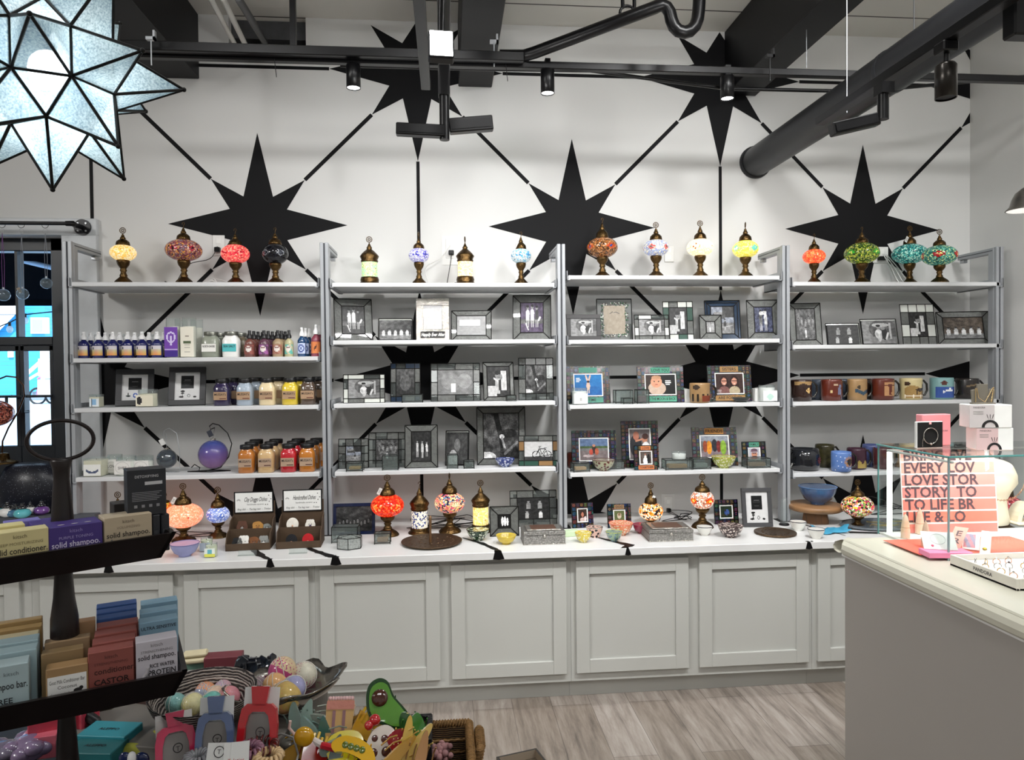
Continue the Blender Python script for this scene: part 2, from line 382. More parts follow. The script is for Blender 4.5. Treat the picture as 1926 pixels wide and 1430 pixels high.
# white casing board round the storefront, slightly proud of the wall
m=MB(); CAS=Mt('casing_white','cfd3d6',.45)
jx=onY(184,500,.02).x; cz1=onY(100,411,.02).z
m.box(XL,-.03,DZ1,jx,0,cz1,CAS,.003); m.box(DX1,-.03,0,jx,0,DZ1,CAS,.003)
struct(m,'trim_2')
# beams across the ceiling
BM=Mt('black_beam','09090c',.5,var=.1,spec=.3)
for i,(pa,pb,zb) in enumerate(((212,375,3.105),(862,925,3.10),(1363,1421,3.09))):
    xa=onY(pa,155,0).x; xb=onY(pb,155,0).x
    if i==0: xa-=.15
    struct(MB().box(xa,YB,zb,xb,0,ZC,BM,.004),'beam' if i==0 else 'beam.%03d'%i)
# ---------------------------------------------------------------- storefront door and outside
dn=thing('door_1','dark framed glass double door with transom','door'); dn['kind']='structure'; del dn['category']
FR=Mt('dark_door_frame','1c2127',.4)
def px2(x): return onY(x,700,.0).x+0
yf=.10
def fx(px): return onY(px,650,-yf).x
def fz(py,px=60): return onY(px,py,-yf).z
m=MB()
xf0,xf1=DX0,DX1; z1=DZ1
m.box(xf1-(xf1-fx(104)),yf-.03,0,xf1,yf+.05,z1,FR,.004)            # right jamb
m.box(xf0,yf-.03,0,xf0+.08,yf+.05,z1,FR,.004)
ztr0,ztr1=fz(650),fz(634)
m.box(xf0+.08,yf-.025,ztr0,fx(104),yf+.045,ztr1,FR,.004)            # transom bar
zt2=fz(447); 
m.box(xf0,yf-.03,fz(474),xf1,yf+.05,z1,FR,.004)
m.box(fx(35),yf-.02,ztr1,fx(40),yf+.04,z1-.05,FR)
build(m,'frame',dn)
def leaf(xa,xb,hx,sg):
    m=MB(); zb0=fz(838); 
    m.box(xa,yf-.02,.02,xb,yf+.025,zb0,FR,.003); m.box(xa,yf-.02,ztr0-.03,xb,yf+.025,ztr0,FR,.003)
    m.box(xa,yf-.02,zb0,xa+.02,yf+.025,ztr0,FR); m.box(xb-.02,yf-.02,zb0,xb,yf+.025,ztr0,FR)
    o=build(m,'leaf',dn)
    h=MB(); za,zb=fz(774),fz(745); h.tube([(hx,yf-.02,zb),(hx,yf-.07,zb),(hx,yf-.07,za),(hx,yf-.02,za)],.008,FR); h.tube([(xa,yf-.045,zb),(xb,yf-.045,zb)],.007,FR)
    build(h,'handle',o)
    g=MB().box(xa+.02,yf-.003,zb0,xb-.02,yf+.003,ztr0-.03,glassM('window_glass',(.97,.99,1),fres=1.2)); build(g,'glass',o)
leaf(fx(41),fx(104),fx(55),1); leaf(xf0+.08,fx(40),fx(25),-1)
g=MB().box(xf0+.05,yf-.003,ztr1,fx(104),yf+.003,z1-.05,glassM('window_glass')); build(g,'transom_glass',dn)
# outside: pavement, blue clapboard house, white porch, stairs, roof soffit with string lights
def gz(y): return .0225*y-.06
m=MB(); m.add([(-60,.32,gz(.3)),(12,.32,gz(.3)),(12,60,gz(60)),(-60,60,gz(60))],[(0,1,2,3)],Mt('snowy_ground','a4b8cc',.7,scale=.8,var=.03)); struct(m,'ground')
SID=plankM('blue_siding','2f8fbe',2,.15); hs=thing('clapboard_house','blue clapboard house seen through the glass doors','house')
yh=26.0; zg=gz(yh)
def ox(px,y=yh): return onY(px,700,-y).x
def hz(py,y=yh): return onY(60,py,-y).z
m=MB().box(ox(-260),yh,zg-.3,ox(86),yh+6,14,SID); build(m,'wall',hs)
m=MB().box(ox(84),yh-.3,zg-.3,ox(240),yh+6,hz(648),plankM('white_siding','d4dcdc',2,.15)); build(m,'annex',hs)
m=MB().box(ox(62),yh-.1,hz(628),ox(95),yh,hz(598),WHITE); m.box(ox(66),yh-.15,hz(624),ox(84),yh,hz(602),Mt('window_blue','88a7c4',.2)); build(m,'window_frame',hs)
m=MB().box(ox(18),yh-.1,hz(672),ox(27),yh,hz(640),WHITE); build(m,'shutter',hs)
m=MB(); m.add([(ox(-40),yh-.4,hz(575)),(ox(70),yh-.4,hz(566)),(ox(-5),yh-.4,hz(640)),(ox(-60),yh-.4,hz(650))],[(0,1,2,3)],WHITE); build(m,'gable_trim',hs)
st=MB()
for i in range(5): st.box(ox(50,yh-2),yh-2+.3*i,gz(yh-2)+.14*i-.1,ox(92,yh-2),yh,gz(yh-2)+.16*(i+1),Mt('step_grey','6c7680',.7))
build(st,'steps',hs)
m=MB(); Q=lambda x,y: tuple(onY(x,y,-(yh-2.3)))
m.tube([Q(50,704),Q(77,680)],.07,WHITE); m.tube([Q(50,716),Q(77,700)],.05,WHITE); m.tube([Q(77,675),Q(77,703)],.09,WHITE); m.tube([Q(72,706),Q(104,686)],.06,WHITE); build(m,'railing',hs)
yb=22.0; zb_=gz(yb); rw=.27; bx0=ox(70,yb); bx1=ox(100,yb); sc=thing('cargo_bike','pink cargo bike with grey box parked outside by the steps','bicycle',(bx0,yb,zb_)); s9=bx1-bx0
PK=Mt('pink_metal','d45c94',.3); build(MB().tube([(0,0,rw),(s9*.12,0,rw*3),(s9*.32,0,rw*2.2),(s9*.22,0,rw),(0,0,rw)],.04,PK),'frame',sc); build(MB().tube([(s9*.02,0,rw*3.2),(s9*.2,0,rw*3.4)],.03,PK),'handlebar',sc)
for u in (0,1): build(MB().tube([(rw*math.cos(a*PI/10)+u*s9,0,rw+rw*math.sin(a*PI/10)) for a in range(20)],.035,Mt('rubber','1a1a1a',.8),closed=True),'wheel',sc)
build(MB().box(s9*.28,-.3,rw*.9,s9*1.2,.3,rw*3.1,Mt('cargo_box','a9a2a4',.6),.02),'cargo_box',sc)
# porch roof with white rafters
pr=thing('porch_roof','dark porch soffit with pale rafters beyond the transom','roof')
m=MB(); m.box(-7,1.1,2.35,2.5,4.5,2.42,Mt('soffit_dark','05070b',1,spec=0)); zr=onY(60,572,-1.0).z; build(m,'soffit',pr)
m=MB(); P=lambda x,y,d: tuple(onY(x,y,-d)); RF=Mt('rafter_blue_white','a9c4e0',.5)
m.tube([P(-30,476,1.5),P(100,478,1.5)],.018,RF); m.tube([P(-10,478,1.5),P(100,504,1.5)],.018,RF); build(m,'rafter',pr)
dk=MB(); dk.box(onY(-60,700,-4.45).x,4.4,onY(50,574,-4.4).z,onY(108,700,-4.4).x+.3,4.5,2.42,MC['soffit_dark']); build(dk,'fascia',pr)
sl=thing('string_lights','string of clear bulbs hung outside the glass doors','string lights')
pts=[P(-20,622,1.3),P(20,606,1.3),P(47,592,1.3),P(104,586,1.3)]; m=MB().tube(pts,.004,BLACK); m.tube([P(-20,592,1.3),P(50,592,1.3)],.003,BLACK); build(m,'cable',sl)
for (x,y) in ((18,606),(47,590)):
    q=onY(x,y,-1.3); m=MB(); m.cyl(0,0,-.03,0,.009,BLACK); m.sph(0,0,-.05,.02,glassM('bulb_glass',(1,.97,.9),haze=.4),sz=1.3); build(m,'bulb',sl,q)
# ---------------------------------------------------------------- curtain rod with glass balls
rod=thing('curtain_rod','black pipe rod on a round flange above the doors','rod')
yr=.14; a=onY(-120,417,yr); b=onY(126,420,yr); fl=onY(156,428,.03); PIPE=Mt('black_pipe','121216',.4,.3)
b.z=a.z+ .0
za=onY(60,420,yr).z; m=MB().tube([(a.x,-yr,za),(b.x,-yr,za)],.0095,PIPE,12); build(m,'pipe',rod)
m=MB(); m.tube([(b.x-.005,-yr,za),(b.x+.03,-yr,za),(fl.x-.01,-.10,fl.z),(fl.x,-.03,fl.z)],[.013,.014,.013,.012],PIPE,12); build(m,'elbow',rod)
m=MB(); m.M=T_((fl.x,-.036,fl.z))@RX(R(90)); m.cyl(0,0,-.006,.004,.042,PIPE,28)
for k in range(4): m.cyl(.028*math.cos(R(45+90*k)),.028*math.sin(R(45+90*k)),.004,.008,.005,ALU,8)
build(m,'flange',rod)
def hangball(px,pyc,r,ringx,cord,tag,label):
    o=thing('glass_ball_ornament',label,'ornament',(onY(ringx,430,yr).x,-yr,za),group='glass balls hung from the pipe rod')
    zc=onY(px,pyc,yr).z-za; xo=0
    m=MB().tube([(0,.0,-.003+0),(.0,0,0)],.002,BLACK); rr=.016
    m=MB().tube([(rr*math.cos(a*PI/8),0,-.008+rr*math.sin(a*PI/8)) for a in range(16)],.0014,BLACK,6,True); build(m,'ring',o)
    m=MB(); hk=-.04; m.tube([(.012*math.cos(a*PI/8),0,hk+.012*math.sin(a*PI/8)) for a in range(16)],.0009,ALU,6,True)
    m.tube([(0,0,hk-.01),(-.006,0,(hk+zc)/2),(-.004,0,zc+r)],.0013,cord,6); m.tube([(0,0,hk-.01),(.007,0,(hk+zc)/2),(.004,0,zc+r)],.0013,cord,6); build(m,'cord',o)
    m=MB().sph(0,0,zc,r,glassM('ball_glass',(.75,.82,.86),.03,.12,(.5,.62,.7),1.8),n=24,m=16); m.cyl(0,0,zc+r-.003,zc+r+.008,.005,ALU,10); build(m,'ball',o)
    if tag:
        t=MB(); t.M=T_((-.02,-.005,zc+r*1.1))@RY(R(-30)); t.box(-.008,-.001,-.03,.008,.001,0,MATTC,col=lin((.62,.56,.50))); build(t,'price_tag',o)
hangball(5,555,.030,4,Mt('purple_cord','7a4a86',.7),False,'purple corded clear glass ball hanging from the pipe rod')
hangball(44,553,.0275,40,Mt('grey_cord','8c8f96',.7),True,'grey corded glass ball with paper tag hanging from the pipe rod')
hangball(86,533,.0275,85,MC['grey_cord'],False,'highest hung glass ball on grey cord nearest the rod flange')
# ================================================================ BASE CABINETS AND WORKTOP
CAB=Mt('cabinet_paint','bebfba',.42,var=.01,scale=4); TOP=Mt('worktop_white','dededd',.3,var=.015,scale=6)
HC=.7176; DC=.784; DF=.745; ZD0,ZD1=.133,.654
bounds=[-1.35,-.30+.02,.283+.01,1.458,2.617,3.782,4.35]
doors=[(-.90,-.36),(-.32,.216),(.30,.853),(.898,1.434),(1.483,2.014),(2.066,2.595),(2.640,3.173),(3.224,3.760),(3.804,4.33),(4.38,4.9)]
cabs=[(-.94,.258,'end of the run behind the display table'),(.258,1.458,'partly behind the tiered tray stand'),(1.458,2.617,'below the red mosaic lamp'),(2.617,3.782,'below the two silver patterned boxes'),(3.782,5.13,'running in behind the showcase')]
for k,(a,b,wh) in enumerate(cabs):
    o=thing('base_cabinet','white shaker base cabinet '+wh,'cabinet',(a,0,0),group='white base cabinets under the worktop')
    m=MB(); m.box(.0005,-DF+.02,.09,b-a-.0005,-.01,HC-.04,CAB); m.box(.0005,-DF+.02+.052,0,b-a-.0005,-.02,.09,CAB); build(m,'body',o)
    m=MB(); m.box(.0005,-.67,.0,b-a-.0005,-.655,.095,CAB); build(m,'toe_kick',o)
    for (x0,x1) in doors:
        if x0<a-.05 or x1>b+.05: continue
        m=MB(); u,v=x0-a,x1-a; s_=.062; y0,y1=-DF,-DF+.02
        m.box(u,y0,ZD0,u+s_,y1,ZD1,CAB,.0015); m.box(v-s_,y0,ZD0,v,y1,ZD1,CAB,.0015); m.box(u+s_,y0,ZD0,v-s_,y1,ZD0+s_,CAB,.0015); m.box(u+s_,y0,ZD1-s_,v-s_,y1,ZD1,CAB,.0015)
        m.box(u+s_-.002,y0+.012,ZD0+s_-.002,v-s_+.002,y1,ZD1-s_+.002,CAB); build(m,'door',o)
wt=thing('worktop','long white worktop with black crackle veins','worktop',(0,0,0))
m=MB().box(-1.0,-DC,HC-.034,5.14,-.004,HC,TOP,.002); build(m,'slab',wt)
VEIN=Mt('black_resin','070608',.45,var=.3,scale=60,spec=.25)
def vein(pts):   # pts: (px,py,halfwidth m) on the top, ending over the front edge
    m=MB(); rr=random.Random(int(pts[0][0]))
    P=[onZ(x,y,HC) for x,y,_ in pts if y<9000]; Wd=[q[2] for q in pts]; L=[];Rr=[]
    V=[]
    for i in range(len(P)-1):
        for t in range(6):
            f=t/6; c=P[i].lerp(P[i+1],f); ww=(Wd[i]*(1-f)+Wd[i+1]*f)*(.75+.5*rr.random()); V.append((c,ww))
    V.append((P[-1],Wd[-1])); a=[];b=[]
    for i,(c,ww) in enumerate(V):
        d=(V[min(i+1,len(V)-1)][0]-V[max(i-1,0)][0]).normalized(); nn=Vector((-d.y,d.x,0))*ww
        p1,p2=c+nn,c-nn
        a.append((p1.x,max(p1.y,-DC+.001),HC+.0012)); b.append((p2.x,max(p2.y,-DC+.001),HC+.0012))
    n=len(a)
    for i in range(n-1): m.add([a[i],b[i],b[i+1],a[i+1]],[(0,1,2,3)],VEIN)
    x0,x1=sorted((a[-1][0],b[-1][0])); x0-=.004
    m.add([(x0,-DC-.0012,HC+.0012),(x1,-DC-.0012,HC+.0012),(x1+.012,-DC-.0012,HC-.03),((x0+x1)/2+.004,-DC-.0012,HC-.034),(x0-.008,-DC-.0012,HC-.031)],[(0,1,2,3,4)],VEIN)
    m.add([(x0,-DC-.0012,HC+.0012),(x1,-DC-.0012,HC+.0012),(x1,-DC+.02,HC+.0012),(x0,-DC+.02,HC+.0012)],[(0,1,2,3)],VEIN)
    build(m,'vein',wt)
vein([(170,1040,.006),(190,1055,.012),(204,1064,.012)])
vein([(455,1018,.004),(470,1030,.016),(490,1045,.018),(508,1054,.008)])
vein([(560,1022,.006),(590,1036,.013),(620,1046,.022),(632,1049,.018)])
vein([(870,1012,.006),(905,1022,.012),(935,1035,.012),(938,1040,.014)])
vein([(1110,1008,.003),(1150,1018,.012),(1185,1026,.020),(1168,1033,.008),(1186,1036,.004)])
vein([(1500,985,.003),(1522,990,.006),(1590,1008,.004)])
vein([(1527,1018,.005),(1528,1023,.006)])
# ================================================================ CEILING FIXTURES
# spiral duct running out from the back wall
DU=Mt('duct_black','26272a',.42,.4,var=.06)
c=onY(1420,306,0); r=.083
dt=thing('round_duct','thick black round duct running out from the wall','duct',(c.x,0,c.z))
m=MB(); n=32; m.M=RX(R(90)); m.lathe([(r,-.0),(r,.02)],DU,n); m.lathe([(r*1.0,.0),(r*1.0,6.5)],DU,n); build(m,'pipe',dt)
m=MB(); m.M=RX(R(90)); m.lathe([(r*.97,0),(r*1.12,0),(r*1.12,.012),(r*1.02,.02)],DU,n,cap=False); build(m,'wall_collar',dt)
for k in (1.25,2.5,3.7): m=MB(); m.M=RX(R(90)); m.lathe([(r*1.0,k),(r*1.035,k+.004),(r*1.035,k+.03),(r*1.0,k+.034)],DU,n,cap=False); build(m,'collar',dt)
for px,pt in ((1592,3.42),(1719,3.42)):
    # hangers drop from the ceiling to the duct
    Y=2.0 if px==1592 else 2.75
    dd=(Vector((c.x,-Y,c.z))-CAM).dot(CW)
hg=[]
def wirehang(px,py0,py1,dep,label,mat=ALU,r_=.0022):
    a=onY(px,py1,dep); o=build(MB().tube([(0,0,0),(0,0,ZC-a.z-.002)],r_,mat,6),'suspension_wire',None,(a.x,-dep,a.z)); setp(o,label,'wire','thin suspension wires from the ceiling')
wirehang(1593,0,212,1.55,'pale suspension wire in front of the round duct',r_=.0018)
wirehang(1719,0,62,.9,'pale suspension wire behind the round duct')
wirehang(1517,0,128,.8,'short pale hanger wire above the cable pipe near the duct')
# long pipe + track in front of the wall
BP=Mt('pipe_black','09090b',.35,.1,spec=.4)
def pipe(name,pts,r_,label,cat='pipe',group=None,n=14):
    o=Vector(pts[0]); return setp(build(MB().tube([tuple(Vector(p)-o) for p in pts],r_,BP,n),name,None,o),label,cat,group)
P=lambda x,y,d: onY(x,y,d)
zt=P(800,104,.82).z
setp(build(MB().box(0,-.02,-.02,P(985,104,.82).x-P(230,104,.82).x,.02,.02,BP,.003),'ceiling_pipe_channel',None,(P(230,104,.82).x,-.82,zt)),'black square conduit channel running under the beams','conduit')
a,b=P(230,120,.78),P(1440,120,.78); zt2=P(830,119,.78).z
tr=thing('lighting_track','long black lighting track parallel to the mural wall','track',(a.x,-.78,zt2))
build(MB().box(0,-.017,-.016,b.x-a.x+2.35,.017,.016,BP,.003),'rail',tr)
m=MB()
for x in (.7,2.2,3.6): m.box(x,-.012,.016,x+.025,.012,ZC-zt2-.002,BP) if x==.7 else None
build(m,'hanger',tr)
def can(px,pyt,pyb,dep,r_,label,lit=True,e=20):
    top=P(px,pyt,dep); bot=P(px,pyb,dep); h=top.z-bot.z
    o=thing('track_spotlight',label,'spotlight',(bot.x,-dep,bot.z),group='black cylinder spotlights')
    m=MB().lathe([(r_*.9,0),(r_,0),(r_,h),(r_*.9,h+.003),(0,h+.003)],BP,24,cap=False); build(m,'housing',o)
    m=MB().box(-.012,-.015,h,.012,.015,h+.05,BP); build(m,'adapter',o)
    if lit:
        m=MB().cyl(0,0,.004,.006,r_*.9,Mt('lamp_lens',.95,.3,emit=12),20); build(m,'lens',o)
        lamp('spot_beam','SPOT',(bot.x,-dep,bot.z-.01),e,LW,(bot.x,-dep+.25,1.2),spot_size=R(95),spot_blend=.6,shadow_soft_size=.02)
    else: build(MB().cyl(0,0,.004,.006,r_*.9,BLACK,20),'lens',o)
can(665,124,166,.78,.031,'lit cylinder spotlight nearest the star lantern')
can(1030,133,176,.78,.031,'lit cylinder spotlight between the beams')
can(1368,145,186,.78,.031,'lit cylinder spotlight below the slanting beam')
# can on the duct side track
q=atD(1779,185,1.75)
o=thing('track_spotlight','unlit grey cylinder spotlight hung below the round duct','spotlight',q,group='black cylinder spotlights')
GM=Mt('gunmetal','3b3835',.3,.8); m=MB().lathe([(.022,0),(.0245,0),(.0245,.078),(.020,.084),(0,.084)],GM,28,cap=False); m.cyl(0,0,.003,.004,.022,BLACK); build(m,'housing',o)
build(MB().tube([(0,0,.08),(.002,0,.115)],.006,BP),'stem',o); build(MB().box(-.02,-.02,.11,.02,.02,.135,BP,.003),'adapter',o)
s2=thing('lighting_track','black lighting track below the round duct, running towards the showcase','track',(q.x+.003,q.y,q.z+.148))
build(MB().box(-.016,-1.2,-.013,.016,.6,.013,BP,.002),'rail',s2)
# linear floodlight on that track
def bar(o,x0,x1,y0,z0,z1,h=.02,t=.03,mat=BP,nm='head'):
    m=MB(); L=math.hypot(x1-x0,z1-z0); m.M=T_((x0,y0,z0))@RY(-math.atan2(z1-z0,x1-x0)); m.box(0,-t/2,-h/2,L,t/2,h/2,mat,.003); m.box(L*.05,-t/2-.002,-h*.3,L*.95,-t/2,h*.3,BLACK); return build(m,nm,o)
a=atD(1563,245,1.95); b=atD(1655,222,1.95); k=atD(1661,222,1.95); k2=atD(1659,165,1.95)
o=thing('linear_floodlight','black bar floodlight hung from the track under the duct','spotlight',k,group='black bar floodlights')
bar(o,a.x-k.x,b.x-k.x,a.y-k.y,a.z-k.z,b.z-k.z,.034); lamp('wall_wash','AREA',((a.x+b.x)/2,a.y+.04,(a.z+b.z)/2),5,LW,((a.x+b.x)/2+.1,0,1.9),shape='RECTANGLE',size=.12,size_y=.02)

build(MB().cyl(0,0,-.004,k2.z-k.z-.01,.015,BP),'stem',o); build(MB().box(-.015,-.02,k2.z-k.z-.02,.02,.02,k2.z-k.z+.01,BP),'adapter',o)
q=atD(1912,38,1.6); o=thing('track_adapter_box','black driver box hanging at the picture edge of the duct track','track part',q); build(MB().box(-.02,-.02,-.04,.05,.02,.09,BP,.004),'box',o)
# centre track with the lit lamp and the double bar
cx=P(836,150,1.0).x; zc=P(836,190,1.05).z
t=thing('lighting_track','black lighting track running overhead from the wall side to the camera','track',(cx,-1.0,zc))
m=MB(); m.box(-.02,-2.2,-.0,.02,.0,.03,BP,.002); build(m,'rail',t); 
a=atD(795,0,2.3); 
t2=setp(build(MB().box(-.02,-2.0,-.02,.02,.66,.02,BP,.003),'conduit_bar',None,(P(790,20,1.5).x,-1.5,P(790,18,1.5).z)),'black flat conduit beside the centre track','conduit')
q=atD(830,82,1.78); o=thing('lit_floodlight','brightly lit square floodlight on the centre track','spotlight',q)
m=MB(); m.M=RZ(R(4))@RX(R(-12)); w_,h_=.028,.034
m.box(-w_-.004,0,-h_-.004,w_+.004,.03,h_+.004,BP,.004); build(m,'housing',o)
m=MB(); m.M=RZ(R(4))@RX(R(-12)); m.box(-w_,-.003,-h_,w_,-.0005,h_,Mt('flood_lens',1.0,.3,emit=30),.001); build(m,'lens',o)
build(MB().tube([(0,.03,.02),(0,.04,.06),(cx-q.x,.02,zc-q.z+.002)],.009,BP),'stem',o)
k=atD(836,236,2.45); o=thing('linear_floodlight','pair of black bar floodlights crossing on one stem below the centre track','spotlight',k,group='black bar floodlights')
a=atD(746,247,2.45)-k; b=atD(838,249,2.45)-k; bar(o,a.x,b.x,a.y-.02,a.z,b.z,.04,.035)
a=atD(845,233,2.45)-k; b=atD(928,224,2.45)-k; bar(o,a.x,b.x,a.y+.03,a.z,b.z,.05,.035)
build(MB().cyl(0,0,-.05,.105,.017,BP),'stem',o)
for dx,ey,e in ((-.09,.04,4),(.10,.09,4.4)): lamp('wall_wash','AREA',(k.x+dx,k.y+ey,k.z-.01),e,LW,(k.x+dx*3,0,1.75),shape='RECTANGLE',size=.15,size_y=.02)
build(MB().box(-.02,-.02,.10,.02,.02,.20,BP),'adapter',o)
# sprinkler pipe slanting up with S-bend
pts=[P(940,104,.80),P(990,104,.80)]; a1=P(1240,5,1.6); a0=P(995,103,.82)
arc=[P(940,105,.8),P(985,105,.8),P(1005,99,.83)]+[a0.lerp(P(1232,14,1.1),t_) for t_ in (.3,.65,1)]+[P(1244,9,1.1),P(1254,14,1.1),P(1260,24,1.1),P(1263,38,1.1),P(1268,50,1.1),P(1276,58,1.1),P(1287,61,1.1),P(1298,58,1.1),P(1307,49,1.1),P(1312,36,1.1),P(1314,20,1.1),P(1315,6,1.1),P(1317,-60,1.1)]
pipe('sprinkler_pipe',arc,.026,'glossy black sprinkler pipe rising to an S-bend at the ceiling')
o=Vector(P(1180,25,1.0)); setp(build(MB().tube([(-.02,0,.02),(-.02,0,.2)],.008,BP).tube([(.03,0,.02),(.03,0,.2)],.008,BP).tube([(.032*math.cos(a*PI/8),0,.032*math.sin(a*PI/8)) for a in range(16)],.006,BP,6,True),'pipe_hanger',None,o),'black ring hanger holding the slanting sprinkler pipe','hanger')
pipe('thin_pipe',[P(640,123,.7),P(900,130,.7),P(1110,133,.7),P(1250,152,.7),P(1370,167,.7),P(1560,171,.7),P(1700,165,.7),P(1935,143,.55)],.0085,'thin black conduit sagging behind the spotlights to the side wall')
a=P(1120,122,.76);b=P(1500,140,.76)
# conduits into the niche
CW_=Mt('conduit_white','c4c3bd',.4)
for i,(p,q2,mt,rr,lb) in enumerate((((395,-5),(438,84),CW_,.012,'outer pale conduit running into the ceiling niche'),((418,-5),(458,86),CW_,.013,'inner pale conduit running into the ceiling niche'),((447,-5),(505,88),BP,.017,'black conduit running into the ceiling niche'))):
    A=P(*p,.9);B=P(*q2,.0); A.z=min(A.z,ZC-.02);B.y=.2; B.z=max(B.z,3.28); setp(build(MB().tube([(0,0,0),tuple(B-A)],rr,mt,10),'conduit_pipe',None,A),lb,'pipe','conduits entering the niche')
for px,py,dep,lb in ((284,72,.9,'small clamp hanger on the dark beam by the star lantern'),(929,78,.8,'small clamp hanger beside the middle beam'),(1448,105,.9,'dark clamp hanger on the slanting beam')):
    q=P(px,py,dep); m=MB(); MM=ALU if px<1400 else BP; m.box(-.018,-.01,-.008,.018,.01,.004,MM); m.box(.010,-.01,-.008,.018,.01,.03,MM); m.cyl(0,0,-.11,.0,.003,MM,6); setp(build(m,'beam_clamp',None,q),lb,'clamp','clamps holding the track')
for px,py,lb in ((518,132,'thin black cable tie end under the track by the star lantern'),(953,140,'thin black cable tie end under the track beside the middle beam')):
    q=P(px,py,.8); setp(build(MB().tube([(-.004,0,.05),(.004,0,-.03)],.0016,BP,5),'cable_tie',None,q),lb,'cable tie','cable tie ends')
# bell pendant
q=P(1930,396,.9); o=thing('bell_pendant','brushed silver bell pendant lamp hanging near the side wall','pendant lamp',q)
NK=Mt('brushed_nickel','8d8984',.28,.9); m=MB().lathe([(.078,.0),(.083,.001),(.080,.006),(.066,.02),(.058,.05),(.044,.08),(.02,.1),(.012,.105)],NK,32,cap=False); build(m,'shade',o)
m=MB().lathe([(.077,.001),(.065,.02),(.055,.05),(.04,.078),(0,.09)],Mt('shade_inner','f4f2ee',.5,emit=.55),32,cap=False); build(m,'liner',o)
m=MB().tube([(0,0,.1),(0,0,ZC-q.z-.002)],.004,BP); build(m,'cord',o)
# star lantern
c=Vector((1.3106,-2.5265,2.1265)); ra=(1.10394,1.55415,-.88388)
RM=RZ(ra[2])@RY(ra[1])@RX(ra[0]); u=.045; s_=1+2**.5
vs=[Vector(v)*u for v in [(a,b,c_*s_) for a in(-1,1) for b in(-1,1) for c_ in(-1,1)]+[(a,b*s_,c_) for a in(-1,1) for b in(-1,1) for c_ in(-1,1)]+[(a*s_,b,c_) for a in(-1,1) for b in(-1,1) for c_ in(-1,1)]]
sq=[];tri=[]
for ax in range(3):
    for sg in(-1,1):
        d=Vector((0,0,0)); d[ax]=sg; sq.append((d,.22745))
for a in range(3):
    for b in range(a+1,3):
        for i in(-1,1):
            for j in(-1,1):
                d=Vector((0,0,0)); d[a]=i; d[b]=j; sq.append((d.normalized(),.23322))
sl_=thing('star_lantern','large many-pointed glass star lantern with dark leaded seams','pendant lantern',c)
def SGl():
    m=bpy.data.materials.new('seeded_lantern_glass'); m.use_nodes=True; nt=m.node_tree; nt.nodes.clear(); L=nt.links
    out=N(nt,'ShaderNodeOutputMaterial'); tc=N(nt,'ShaderNodeTexCoord'); nz=N(nt,'ShaderNodeTexNoise'); nz.inputs['Scale'].default_value=260; nz.inputs['Detail'].default_value=3; L.new(tc.outputs['Object'],nz.inputs['Vector'])
    n2=N(nt,'ShaderNodeTexNoise'); n2.inputs['Scale'].default_value=9; n2.inputs['Detail'].default_value=4; L.new(tc.outputs['Object'],n2.inputs['Vector'])
    mi=N(nt,'ShaderNodeMath',operation='MULTIPLY'); L.new(nz.outputs[0],mi.inputs[0]); L.new(n2.outputs[0],mi.inputs[1])
    cr=N(nt,'ShaderNodeValToRGB'); cr.color_ramp.elements[0].position=.12; cr.color_ramp.elements[0].color=(*hexc('7f9aa8'),1); cr.color_ramp.elements[1].position=.38; cr.color_ramp.elements[1].color=(*hexc('dff0f2'),1); L.new(mi.outputs[0],cr.inputs[0])
    tr_=N(nt,'ShaderNodeBsdfTranslucent'); L.new(cr.outputs[0],tr_.inputs[0]); df=N(nt,'ShaderNodeBsdfDiffuse'); L.new(cr.outputs[0],df.inputs[0])
    gl=N(nt,'ShaderNodeBsdfGlossy'); gl.inputs['Roughness'].default_value=.15; b=N(nt,'ShaderNodeBump'); b.inputs['Strength'].default_value=.5; b.inputs['Distance'].default_value=.002; L.new(nz.outputs[0],b.inputs['Height']); L.new(b.outputs[0],gl.inputs['Normal'])
    tp=N(nt,'ShaderNodeBsdfTransparent'); tp.inputs[0].default_value=(.9,.97,1,1)
    a=N(nt,'ShaderNodeMixShader'); a.inputs[0].default_value=.3; L.new(tr_.outputs[0],a.inputs[1]); L.new(df.outputs[0],a.inputs[2])
    b2=N(nt,'ShaderNodeMixShader'); b2.inputs[0].default_value=.12; L.new(a.outputs[0],b2.inputs[1]); L.new(gl.outputs[0],b2.inputs[2])
    c2=N(nt,'ShaderNodeMixShader'); c2.inputs[0].default_value=.22; L.new(b2.outputs[0],c2.inputs[1]); L.new(tp.outputs[0],c2.inputs[2]); L.new(c2.outputs[0],out.inputs[0]); return m
SG=SGl(); rib=MB(); pan=MB(); edges=set()
def rnd3(v): return (round(v.x,5),round(v.y,5),round(v.z,5))
for d,t in sq:
    top=max(v.dot(d) for v in vs); q=[v for v in vs if v.dot(d)>top-1e-4]
    if len(q)!=4: q=sorted(vs,key=lambda v:-v.dot(d))[:4]
    e1=(q[0]-d*q[0].dot(d)).normalized(); e2=d.cross(e1); q.sort(key=lambda v:math.atan2(v.dot(e2),v.dot(e1))); tip=d*t
    for i in range(4):
        a,b=q[i],q[(i+1)%4]; M3=RM.to_3x3(); pm=MB(); pm.add([tuple(M3@a),tuple(M3@b),tuple(M3@tip)],[(0,1,2)],SG); pan.add(pm.v,[(0,1,2)],SG)
        rib.tube([tuple(M3@a),tuple(M3@tip)],.0030,LEAD,6); k=tuple(sorted((rnd3(a),rnd3(b))))
        if k not in edges: edges.add(k); rib.tube([tuple(M3@a),tuple(M3@b)],.0030,LEAD,6)
    rib.sph(*(M3@tip),.0048,LEAD,n=8,m=6)
